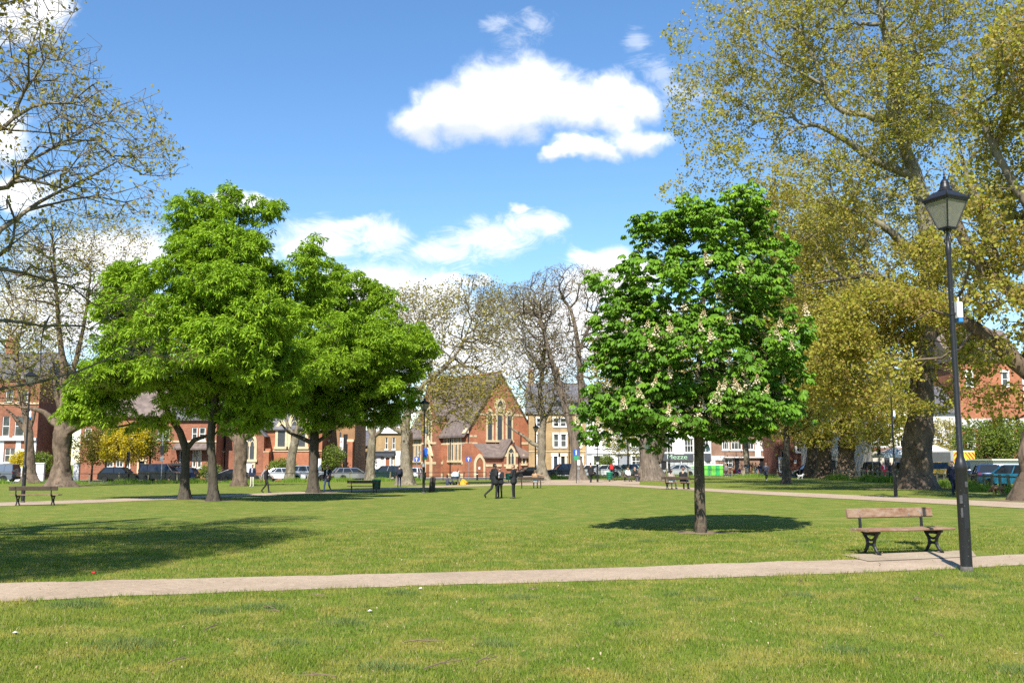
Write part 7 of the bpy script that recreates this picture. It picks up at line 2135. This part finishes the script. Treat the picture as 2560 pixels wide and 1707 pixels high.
    for s in (-1, 1):
        sh = up(s * S, 0, .48)
        am = arms[0 if s > 0 else 1] if isinstance(arms, tuple) else arms
        if am == 'down': el, wr, dn, pn = up(s * (S + .06), -.03, .21), up(s * (S + .065), .05, -.03), (0, .12, -1), (-s, 0, 0)
        elif am == 'fwd': el, wr, dn, pn = up(s * (S + .05), .12, .24), up(s * (S + .03), .30, .09), (0, .6, -.6), (-s, 0, 0)
        elif am == 'back': el, wr, dn, pn = up(s * (S + .05), -.16, .24), up(s * (S + .06), -.22, .0), (0, -.1, -1), (-s, 0, 0)
        elif am == 'pocket': el, wr, dn, pn = up(s * (S + .10), -.07, .22), up(s * (S - .01), .07, .04), (-s * .5, .35, -.8), (-s, 0, 0)
        elif am == 'front': el, wr, dn, pn = up(s * (S + .05), .05, .22), up(s * .06, .20, .20), (-s * .9, .25, 0), (0, -1, 0)
        elif am == 'reach': el, wr, dn, pn = up(s * (S + .02), .22, .30), up(s * (S + .03), .44, .22), (0, .9, -.3), (0, 0, -1)
        elif am == 'lap': el, wr, dn, pn = up(s * (S + .05), .06, .20), up(s * .10, .26, .10), (-s * .4, .9, -.1), (0, 0, -1)
        elif am == 'along': el, wr, dn, pn = up(s * (S + .22), -.05, .42), up(s * (S + .46), -.06, .38), (s, 0, -.1), (0, 0, -1)
        limb(c, [sh, el], [.066, .052], kk); limb(c, [el, wr], [.052, .040], kk)
        hand(c, Vector(wr), dn, pn, s)
    c = [(a, b, ra * bulk, rb * bulk, q) if q in ('top', 'sleeve') else (a, b, ra, rb, q) for a, b, ra, rb, q in c]
    if hood: c.append((up(-.06, -.08, .49), up(.06, -.08, .49), .05, .05, 'collar'))
    keys = ['skin', 'top', 'legs', 'shoes', 'eye', 'lip', 'shirt', 'collar', 'sleeve']
    mats = [simple('skin_%d%d' % (int(skin[0] * 100), int(skin[1] * 100)), skin, .5, .08, 20), cloth(top), cloth(legs), cloth(shoes, .6), simple('eye_dark', (.02, .015, .012), .3, 0), simple('lip_%d' % int(skin[0] * 100), tuple(q * .7 for q in skin), .5, 0), cloth(shirt or (.7, .7, .7)), cloth((.01, .01, .01)), cloth(sleeve or top)]
    k = h / 1.76
    caps = [(tuple(Vector(a) * k), tuple(Vector(b) * k), ra * k, rb * k, q) for a, b, ra, rb, q in c]
    me = fuse('person', caps, mats, keys, voxel)
    o = link('person', me)
    p = at if at is not None else G(px, Y)
    o.location = p; o.rotation_euler = (0, 0, R(yaw))
    tag(o, label, 'person', group)
    # hair
    hm = []
    hv = [(hp(0, -.026, .042), hp(0, -.010, .046), .090, .084, 'hair'), (hp(0, -.038, -.01), hp(0, -.04, .02), .070, .080, 'hair')]
    if hairlen: hv += [(hp(-.05, -.05, 0), hp(-.05, -.06, -hairlen), .055, .04, 'hair'), (hp(.05, -.05, 0), hp(.05, -.06, -hairlen), .055, .04, 'hair'), (hp(-.075, .0, .0), hp(-.075, -.01, -.08), .03, .03, 'hair'), (hp(.075, .0, .0), hp(.075, -.01, -.08), .03, .03, 'hair')]
    hv = [(tuple(Vector(a) * k), tuple(Vector(b) * k), ra * k, rb * k, q) for a, b, ra, rb, q in hv]
    hc = cloth(hair) if not hat else cloth(hat)
    link('hat' if hat else 'hair', fuse('hair', hv, [hc], ['hair'], .014), o)
    if hat and hairlen == 0:
        pass
    return o
def pack(o, label, col, sx=.17, sy=.09, sz=.23, z=1.22, y=-.20, k=1.0):
    """a rucksack on a back: a thing of its own"""
    m = MB().lathe([(.0, -sz), (.8, -sz * .96), (1.0, -sz * .7), (1.0, sz * .45), (.8, sz * .85), (.45, sz), (0, sz)], 12)
    m.v = [(x * sx, yy * sy, zz) for x, yy, zz in m.v]
    M_ = Matrix.Translation(o.location) @ Matrix.Rotation(o.rotation_euler[2], 4, 'Z')
    t = thing('backpack', label, 'backpack', M_ @ Vector((0, y * k, z * k)), o.rotation_euler[2])
    m.build('bag', [cloth(col)], t, True)
    q = MB().lathe([(0, -.10), (.8, -.09), (1, 0), (.8, .07), (0, .08)], 10); q.v = [(x * sx * .75, yy * sy * .5 - sy * .85, zz - sz * .35) for x, yy, zz in q.v]
    q.build('pocket', [cloth(col)], t, True)
    for s in (-1, 1): MB().tube([(s * .10, sy * .9, -.14), (s * .13, sy * 1.2 + .05, .0), (s * .12, sy * .8, sz * .75)], .018, 6).build('strap', [cloth((.02, .02, .02))], t)
BK = (.012, .012, .014)
# three boys on the lawn
A = figure('boy in black at left of the three, leaning mid step with a furry collar', 1237, 50.5, -62, 'stride', 1.80, BK, (.014, .014, .015), hair=(.008, .007, .007), skin=SKIN_D, coat=.12, arms='pocket', voxel=.0105, hood=True, lean=-.05, shoulders=1.12, bulk=1.22)
Bq = figure('boy in black jacket and white collar looking down, middle of the three', 1250, 51.6, 150, 'stand', 1.60, (.011, .012, .016), BK, hair=(.01, .008, .008), skin=SKIN_M, coat=.06, shirt=(.6, .6, .6), arms='front', voxel=.0105, look=.3, bulk=1.1)
Cq = figure('boy with light brown hair in a black hooded jacket, right of the three', 1284, 50.3, 72, 'stand', 1.72, (.014, .014, .016), BK, (.06, .06, .06), hair=(.16, .10, .055), skin=SKIN_L, coat=.08, arms='front', voxel=.0105, hood=True, bulk=1.2, shoulders=1.06)
# walkers on the left
figure('man walking right in a dark waistcoat with pale sleeves', 664, 63, -100, 'walk', 1.78, (.016, .016, .022), (.012, .012, .014), hair=(.018, .014, .012), skin=SKIN_M, arms=('back', 'fwd'), voxel=.013, sleeve=(.26, .24, .24))
figure('man in dark suit jacket and white shirt walking towards the camera', 818, 64, 165, 'walk', 1.78, (.012, .013, .018), (.02, .035, .08), hair=(.10, .06, .035), skin=SKIN_L, coat=.12, shirt=(.6, .62, .66), arms=('down', 'fwd'), voxel=.013)
a = figure('person in black with a rucksack standing at the gnarled plane', 590, 83, 12, 'stand', 1.74, (.014, .014, .016), (.014, .014, .016), hair=(.03, .022, .016), arms='front', voxel=.016)
pack(a, 'small black rucksack worn by the person at the gnarled plane', (.02, .02, .024))
figure('man in navy blazer and cream trousers standing at the gnarled plane', 630, 80, 178, 'stand', 1.80, (.012, .016, .04), (.56, .50, .40), (.6, .6, .58), hair=(.012, .01, .009), skin=SKIN_M, coat=.06, shirt=(.55, .57, .62), arms='down', voxel=.015)
a = figure('person in dark coat with rucksack walking away near the knobbly plane', 998, 78, 5, 'walk', 1.76, (.014, .016, .026), (.016, .02, .04), hair=(.05, .035, .025), arms='down', coat=.06, voxel=.016)
pack(a, 'dark rucksack worn by the walker near the knobbly plane', (.015, .018, .03))
# picnic group with a pram
figure('person in grey top sitting on the grass left of the pram', 1118, 86, -60, 'floor', 1.72, (.06, .065, .08), (.03, .045, .10), hair=(.015, .012, .012), skin=SKIN_M, arms='lap', voxel=.018, hairlen=.12)
figure('dark haired person in cream top bending behind the pram', 1147, 90, 150, 'stand', 1.45, (.55, .47, .36), (.3, .22, .1), hair=(.02, .014, .01), skin=SKIN_M, arms='reach', voxel=.018, lean=.25)
b = G(1137, 86)
t = thing('pram', 'pram with pale blue hood and white wheels standing on the grass', 'pram', b, R(200))
MB().lathe([(.0, 0), (.30, .01), (.34, .16), (.33, .24)], 14, M_=Matrix.Translation((0, 0, .52)) @ Matrix.Diagonal((1, 1.3, 1, 1))).build('carrycot', [cloth((.05, .055, .07))], t, True)
m = MB(); 
for k_ in range(9):
    pass
m.lathe([(.33, .0), (.33, .10), (.29, .26), (.18, .38), (.0, .42)], 14, M_=Matrix.Translation((0, .12, .76)) @ Matrix.Diagonal((1, .95, 1, 1)))
m.build('hood', [cloth((.50, .66, .72))], t, True)
MB().tube([(-.25, -.38, .1), (-.25, .2, .62), (-.25, .62, 1.0), (.25, .62, 1.0), (.25, .2, .62), (.25, -.38, .1)], .016, 6).tube([(-.25, .40, .1), (-.25, -.1, .6)], .014, 6).tube([(.25, .40, .1), (.25, -.1, .6)], .014, 6).build('chassis', [RIM], t)
for x in (-.28, .28):
    for y in (-.38, .40):
        w = MB().lathe([(.10, -.018), (.14, -.022), (.14, .022), (.10, .018)], 14, M_=Matrix.Translation((x, y, .14)) @ Matrix.Rotation(R(90), 4, 'Y')).build('wheel', [TYRE], t)
        MB().lathe([(.0, -.01), (.10, -.008), (.10, .008), (.0, .01)], 10, M_=Matrix.Translation((x, y, .14)) @ Matrix.Rotation(R(90), 4, 'Y')).build('rim', [PLASTW], w)
b = G(1157, 88)
t = thing('picnic_blanket', 'orange and yellow bundle of cloth lying right of the pram', 'blanket', b)
m = MB().lathe([(.0, .42), (.16, .36), (.34, .18), (.52, .04), (.54, 0)][::-1], 11); rs = np.random.RandomState(4)
m.v = [(x * (1 + .25 * rs.randn()), y * (1 + .2 * rs.randn()), max(0, z * (1 + .2 * rs.randn()))) for x, y, z in m.v]
m.build('cloth', [cloth((.50, .26, .02))], t, True)
# sitters on benches
def on_bench(bo, x, dy=0.10):
    M_ = Matrix.Translation(bo.location) @ Matrix.Rotation(bo.rotation_euler[2], 4, 'Z')
    return M_ @ Vector((x, dy, -.01)), math.degrees(bo.rotation_euler[2]) + 180
at, yw = on_bench(B1, -.30); figure('person in brown jacket and pale jeans sitting on a bench, seen from the side back', 0, 0, yw, 'sit', 1.74, (.30, .18, .095), (.42, .50, .60), hair=(.12, .075, .045), at=at, arms=('along', 'lap'), voxel=.016, hairlen=.08)
at, yw = on_bench(B2, -.35); figure('person in white top lounging on the small far bench', 0, 0, yw, 'sit', 1.68, (.6, .58, .56), (.06, .06, .075), hair=(.05, .03, .02), at=at, arms='lap', voxel=.018, hairlen=.2)
at, yw = on_bench(B2, .35); figure('person in black jacket sitting on the small far bench', 0, 0, yw, 'sit', 1.74, (.018, .018, .02), (.04, .04, .05), hair=(.14, .08, .05), at=at, arms='lap', voxel=.018)
at, yw = on_bench(B3, .38); figure('dark haired woman in grey cardigan on the bench left of the chestnut', 0, 0, yw, 'sit', 1.68, (.30, .25, .21), (.40, .42, .47), hair=(.03, .016, .012), at=at, arms='lap', voxel=.013, hairlen=.2, look=-.7, female=True)
at, yw = on_bench(B3, -.42); figure('man in black coat and jeans sitting on the bench left of the chestnut', 0, 0, yw, 'sit', 1.80, (.012, .012, .014), (.03, .055, .13), (.16, .07, .03), hair=(.16, .09, .06), at=at, arms='lap', voxel=.013, coat=.05, look=.5)
# walker in black and the cyclist
figure('person in black padded coat and beanie walking away on the path', 1477, 86, 6, 'walk', 1.74, (.014, .014, .015), (.016, .016, .018), hat=(.012, .012, .012), arms='down', coat=.18, voxel=.016)
b = G(1531, 92)
YAWB = -38
t = thing('bicycle', 'dark bicycle ridden along the path by the red rucksack rider', 'bicycle', b, R(YAWB))
for y in (-.52, .52):
    w = MB()
    w.tube([(0, y + .335 * math.cos(2 * PI * i / 24), .35 + .335 * math.sin(2 * PI * i / 24)) for i in range(25)], .018, 6, cap=False)
    w = w.build('wheel', [TYRE], t)
    sp_ = MB()
    for i in range(8): sp_.tube([(0, y, .35), (0, y + .325 * math.cos(2 * PI * i / 8), .35 + .325 * math.sin(2 * PI * i / 8))], .003, 3)
    sp_.build('spoke', [RIM], w)
FRM = paint('bike_frame', (.02, .10, .10), .2)
MB().tube([(0, -.52, .35), (0, -.02, .30), (0, .38, .75), (0, -.18, .80), (0, -.02, .30)], .018, 6).tube([(0, -.18, .80), (0, -.52, .35)], .014, 6).tube([(0, .36, .85), (0, .40, .68), (0, .52, .35)], .016, 6).tube([(0, -.18, .80), (0, -.20, .92)], .014, 6).build('frame', [FRM], t)
MB().tube([(-.28, .30, .98), (-.1, .38, .98), (.1, .38, .98), (.28, .30, .98)], .014, 6).tube([(0, .38, .98), (0, .36, .82)], .014, 6).build('handlebar', [BLACKP], t)
sd = MB().lathe([(0, .93), (.07, .935), (.075, .96), (0, .975)], 10); sd.v = [(x, y * 1.7 - .20, z) for x, y, z in sd.v]; sd.build('saddle', [BLACKP], t)
MB().tube([(-.12, .05, .17), (-.02, .0, .30), (.02, -.04, .30), (.12, .02, .40)], .012, 6).build('crank', [RIM], t)
a = figure('cyclist in dark clothes with white helmet riding away to the right', 0, 0, YAWB, 'cycle', 1.72, (.018, .018, .022), (.018, .018, .022), hat=(.65, .65, .65), at=b, arms='reach', voxel=.016)
M_ = Matrix.Translation(b) @ Matrix.Rotation(R(YAWB), 4, 'Z')
a2 = pack(a, 'bright red rucksack on the back of the cyclist', (.50, .02, .02), .19, .11, .25, 1.30, -.13)
# far group under the trees and others on the right
GR = 'people gathered in front of the brown brick shops'
figure('child in grey hoodie and black leggings standing left of the far group', 1816, 122, 170, 'stand', 1.55, (.16, .155, .165), (.016, .016, .02), (.6, .6, .6), hair=(.40, .27, .12), arms='pocket', voxel=.02, group=GR, coat=.05)
figure('person in a red top crouching in the far group', 1836, 122, 120, 'sit', 1.66, (.42, .02, .025), (.03, .035, .06), hair=(.30, .20, .12), arms='lap', voxel=.02, group=GR, at=G(1836, 122) - Vector((0, 0, .10)), lean=.3)
figure('person in purple top sitting low beside the red one', 1848, 123, 190, 'sit', 1.60, (.15, .03, .22), (.02, .02, .025), hair=(.35, .30, .26), arms='lap', voxel=.02, group=GR, at=G(1848, 123) - Vector((0, 0, .08)))
figure('person in blue jacket and grey trousers standing in the far group', 1867, 121, 150, 'stand', 1.78, (.025, .075, .13), (.13, .14, .16), (.5, .5, .5), hair=(.05, .035, .025), arms='front', voxel=.02, group=GR)
figure('man in brown jacket and tan trousers standing in the far group', 1882, 120, 110, 'stand', 1.76, (.085, .035, .018), (.42, .27, .10), hair=(.03, .02, .014), skin=SKIN_M, arms='front', voxel=.02, group=GR)
figure('bare armed person in tan top and jeans right of the brown jacket', 1890, 122, 20, 'stand', 1.74, (.40, .25, .14), (.16, .26, .36), hair=(.04, .025, .02), arms='down', voxel=.02, group=GR)
figure('person in navy top and blue jeans at the right of the far group', 1900, 124, 10, 'stand', 1.62, (.02, .025, .06), (.06, .14, .32), hair=(.18, .10, .05), arms='pocket', voxel=.02, group=GR)
figure('woman in a long striped grey padded coat walking on the far lawn', 1916, 92, 175, 'walk', 1.70, (.085, .09, .11), (.014, .014, .018), (.5, .48, .45), hair=(.24, .14, .08), arms='fwd', coat=.30, voxel=.016, hairlen=.05, female=True)
figure('person in red coat and white shirt beyond the rustic fence', 2211, 91, 185, 'stand', 1.72, (.30, .018, .04), (.30, .36, .50), hair=(.025, .015, .01), skin=SKIN_M, shirt=(.62, .62, .64), arms='down', coat=.28, voxel=.018)
figure('man in navy padded jacket walking towards the camera behind the near lamp', 2384, 50.3, 172, 'walk', 1.74, (.012, .016, .04), (.012, .016, .032), hair=(.06, .045, .04), skin=SKIN_L, arms='down', coat=.10, voxel=.011, hood=True)
figure('bare headed man standing among the cars left of the thick plane', 2228, 99, 190, 'stand', 1.74, (.03, .03, .04), (.04, .04, .06), hair=(.03, .02, .015), skin=SKIN_M, arms='down', voxel=.02)

# ------------------------------------------------------------------ dogs
def dog(label, px, Y, yaw, s, col, curly=False, head_down=False):
    c = [((0, -.22, .36), (0, .0, .34), .105, .10, 'fur'), ((0, .0, .35), (0, .24, .37), .105, .135, 'fur')]
    for sx in (-1, 1):
        c += [((sx * .07, .22, .33), (sx * .075, .20, .18), .060, .038, 'fur'), ((sx * .075, .20, .18), (sx * .075, .22, .03), .036, .03, 'fur'), ((sx * .075, .22, .03), (sx * .075, .27, .025), .03, .026, 'fur')]
        c += [((sx * .07, -.24, .34), (sx * .085, -.17, .22), .078, .05, 'fur'), ((sx * .085, -.17, .22), (sx * .085, -.29, .14), .046, .032, 'fur'), ((sx * .085, -.29, .14), (sx * .085, -.27, .03), .03, .028, 'fur'), ((sx * .085, -.27, .03), (sx * .085, -.22, .025), .03, .026, 'fur')]
    hz = .22 if head_down else .52
    hy = .46 if head_down else .38
    c += [((0, .26, .40), (0, hy - .02, hz), .095, .07, 'fur'), ((0, hy, hz + .02), (0, hy + .05, hz + .01), .082, .07, 'fur'), ((0, hy + .06, hz - .01), (0, hy + .16, hz - .04), .05, .035, 'fur'), ((0, hy + .175, hz - .03), (0, hy + .18, hz - .03), .018, .018, 'nose')]
    for sx in (-1, 1): c += [((sx * .07, hy - .01, hz + .06), (sx * .095, hy, hz - .05), .03, .028, 'fur'), ((sx * .035, hy + .085, hz + .03), (sx * .035, hy + .086, hz + .03), .014, .014, 'nose')]
    c += [((0, -.30, .40), (0, -.42, .50), .035, .028, 'fur'), ((0, -.42, .50), (0, -.40, .60), .028, .022, 'fur')]
    c = [(tuple(Vector(a) * s), tuple(Vector(b) * s), ra * s, rb * s, k) for a, b, ra, rb, k in c]
    o = link('dog', fuse('dog', c, [simple('fur_%d' % int(col[0] * 100), col, .95, .3, 14), simple('dog_nose', (.012, .01, .01), .4, 0)], ['fur', 'nose'], .016 * s))
    o.location = G(px, Y); o.rotation_euler = (0, 0, R(yaw)); tag(o, label, 'dog')
dog('small white dog on the far lawn right of the young plane', 2001, 101, -70, .95, (.58, .56, .52))
dog('white dog sniffing the ground left of the thick plane trunk', 2260, 66, 60, .85, (.60, .57, .50), head_down=True)
dog('curly brown dog at the rough grass near the right edge', 2496, 50, 20, 1.05, (.24, .13, .07), head_down=True)

# ------------------------------------------------------------------ grass
def blade_mat(name, long=False):
    k = NB(name); k.t.nodes.remove(k.b)
    c, fin = grass_colour(k)
    at = k.n('ShaderNodeAttribute', attribute_name='rnd')
    if long:
        c = k.mix(k.rng(at.outputs['Fac'], 0, 1), (0.12, 0.22, 0.025), (0.24, 0.34, 0.055))
    else:
        c = k.mix(k.rng(at.outputs['Fac'], 0, 1), k.mix(1.0, c, (.85, .92, .8), 'MULTIPLY'), k.mix(1.0, c, (2.0, 1.85, 1.7), 'MULTIPLY'))
        c = k.mix(k.rng(at.outputs['Fac'], .93, .94), c, (.42, .36, .17))
    d, t = k.n('ShaderNodeBsdfDiffuse'), k.n('ShaderNodeBsdfTranslucent')
    k.l(c, d.inputs[0]); k.l(c, t.inputs[0])
    m = k.n('ShaderNodeMixShader'); m.inputs[0].default_value = .35
    k.l(d.outputs[0], m.inputs[1]); k.l(t.outputs[0], m.inputs[2]); k.l(m.outputs[0], k.out.inputs[0])
    return k.m
def blades(name, X, Y, h, w, mat, seed, lean=.6):
    rs = np.random.RandomState(seed)
    n = len(X)
    Z = gz(X, Y)
    b = np.stack([X, Y, Z], 1)
    a = rs.rand(n) * 2 * PI
    s = np.stack([np.cos(a), np.sin(a), 0 * a], 1)
    l_ = rs.rand(n) * 2 * PI
    ln = np.stack([np.cos(l_), np.sin(l_), 0 * l_], 1) * (lean * rs.rand(n) * h)[:, None]
    tip = b + ln + np.array([0, 0, 1.0]) * h[:, None]
    V = np.stack([b - s * w[:, None] / 2, b + s * w[:, None] / 2, tip], 1).reshape(-1, 3)
    F_ = np.arange(n * 3).reshape(-1, 3)
    return tag(link(name, mesh_np(name, V, [F_], [mat], attrs={'rnd': ('FACE', rs.rand(n))})), kind='stuff')
# edges of the near path, so no blade grows on it
NE = np.array([tuple(ground_at(*q)[:2]) for q in [(-500, 1530), (0, 1504), (500, 1483), (1000, 1466), (1500, 1452), (2000, 1437), (2400, 1421), (2700, 1404), (3000, 1385)]])
FE = np.array([tuple(ground_at(*q)[:2]) for q in [(-500, 1472), (0, 1458), (500, 1445), (1000, 1433), (1500, 1420), (2000, 1402), (2400, 1393), (2700, 1376), (3000, 1360)]])
SE = np.array([tuple(ground_at(*q)[:2]) for q in [(2105, 1388), (2290, 1381), (2430, 1376)]])
def off_path(X, Y, m=.0):
    n, f = np.interp(X, NE[:, 0], NE[:, 1]), np.interp(X, FE[:, 0], FE[:, 1])
    f = np.where((X > SE[0, 0] + .1) & (X < SE[2, 0]), np.maximum(f, np.interp(X, SE[:, 0], SE[:, 1])), f)
    e = .05 * np.sin(X * 5) + .04 * np.sin(X * 13 + 1) + .03 * np.sin(X * 31)
    return (Y < n - .01 + e) | (Y > f + .01 - e)
BL = blade_mat('grass_blade')
rs = np.random.RandomState(77)
n = 620000
# density falls with distance so that every pixel gets a similar number of blades
Yb = 6.3 + (30 - 6.3) * rs.rand(n) ** 1.55
Xb = (rs.rand(n) * 2 - 1) * (Yb * .57 + .6)
p3 = np.stack([Xb, Yb, 0 * Xb], 1)
tuft = pnoise(p3, 1.3, 4) * .6 + pnoise(p3, 3.1, 8) * .4
cq_ = G(1752, 23.2)
k_ = off_path(Xb, Yb) & (np.hypot(Xb - cq_.x, Yb - cq_.y) > .55 + .12 * np.sin(7 * Xb)) & (rs.rand(n) > sst(19, 30, Yb)) & (rs.rand(n) < .55 + .45 * sst(-.5, .6, tuft))
Xb, Yb, tuft = Xb[k_], Yb[k_], tuft[k_]
hb = (.022 + .024 * rs.rand(len(Xb)) + .034 * sst(.35, .95, tuft)) * (1 + .25 * sst(10, 26, Yb))
edge = np.minimum(np.abs(Yb - np.interp(Xb, NE[:, 0], NE[:, 1])), np.abs(Yb - np.interp(Xb, FE[:, 0], FE[:, 1])))
hb = hb * (1 + .7 * np.exp(-edge / .15)) * (1 - .6 * sst(20, 30, Yb))
wb_ = (.0045 + .0045 * rs.rand(len(Xb))) * (1 + .55 * sst(9, 26, Yb))
blades('grass', Xb, Yb, hb, wb_, BL, 78, .9)
# tufts of longer, darker grass
rs = np.random.RandomState(90)
TX, TY, TH, TW = [], [], [], []
spots = [(2110, 1630, .34), (1560, 1562, .2), (660, 1520, .4), (860, 1560, .3), (720, 1610, .25), (960, 1672, .34), (1240, 1612, .28), (1120, 1440, .2), (1480, 1412, .2), (2000, 1490, .3), (2250, 1425, .28), (2440, 1440, .3), (190, 1515, .5), (1300, 1495, .3), (540, 1530, .3), (2540, 1680, .3), (1000, 1485, .3), (1750, 1500, .25), (2380, 1470, .3)]
P_ = [tuple(ground_at(x, y)[:2]) + (r * .62,) for x, y, r in spots]
for _ in range(12):
    y = 7 + 22 * rs.rand() ** 1.3; P_.append(((rs.rand() * 2 - 1) * y * .56, y, .08 + .2 * rs.rand()))
for x, y, r in P_:
    m_ = int(700 * r * r / .09) + 30
    a, q = rs.rand(m_) * 2 * PI, np.sqrt(rs.rand(m_)) * (.6 + .5 * rs.rand(m_))
    TX.append(x + np.cos(a) * q * r * 1.5); TY.append(y + np.sin(a) * q * r); TH.append((.05 + .055 * rs.rand(m_)) * (1.1 - .55 * q) * (.7 + r)); TW.append(.005 + .004 * rs.rand(m_))
TX, TY, TH, TW = map(np.concatenate, (TX, TY, TH, TW))
k_ = off_path(TX, TY)
TUFT = NB('tuft_blade'); TUFT.t.nodes.remove(TUFT.b)
at = TUFT.n('ShaderNodeAttribute', attribute_name='rnd'); cc_ = TUFT.mix(at.outputs['Fac'], (.095, .155, .045), (.23, .285, .09))
d_, t_ = TUFT.n('ShaderNodeBsdfDiffuse'), TUFT.n('ShaderNodeBsdfTranslucent'); TUFT.l(cc_, d_.inputs[0]); TUFT.l(cc_, t_.inputs[0])
m_ = TUFT.n('ShaderNodeMixShader'); m_.inputs[0].default_value = .35; TUFT.l(d_.outputs[0], m_.inputs[1]); TUFT.l(t_.outputs[0], m_.inputs[2]); TUFT.l(m_.outputs[0], TUFT.out.inputs[0])
blades('grass_tuft', TX[k_], TY[k_], TH[k_], TW[k_], TUFT.m, 91, 1.0)
# rougher grass along the street fence
rs = np.random.RandomState(79)
def rough(pts, wid, n, seed, h0=.25, h1=.35):
    P_ = np.array([tuple(G(px, Y)[:2]) for px, Y in pts])
    s = np.concatenate([[0], np.cumsum(np.linalg.norm(np.diff(P_, axis=0), axis=1))])
    t = rs.rand(n) * s[-1]
    X, Y = np.interp(t, s, P_[:, 0]), np.interp(t, s, P_[:, 1])
    X = X + rs.randn(n) * wid * .4; Y = Y + rs.randn(n) * wid
    q = pnoise(np.stack([X, Y, 0 * X], 1), .9, seed)
    k = rs.rand(n) < sst(-.6, .7, q)
    X, Y, q = X[k], Y[k], q[k]
    blades('tall_grass', X, Y, (h0 + h1 * rs.rand(len(X))) * (.6 + .5 * sst(-.3, .8, q)), .02 + .025 * rs.rand(len(X)), LONGB, seed)
LONGB = blade_mat('tall_grass_blade', True)
rough([(-160, 91), (60, 92.5), (200, 93), (430, 94), (640, 96), (800, 102), (960, 108), (1060, 113)], 1.0, 26000, 80)
rough([(1285, 117), (1440, 115), (1600, 114), (1760, 115), (1930, 112)], .8, 10000, 81)
rough([(2085, 98), (2160, 92), (2225, 84), (2290, 77), (2380, 67), (2450, 60), (2530, 54), (2640, 48)], 1.1, 26000, 82, .3, .45)
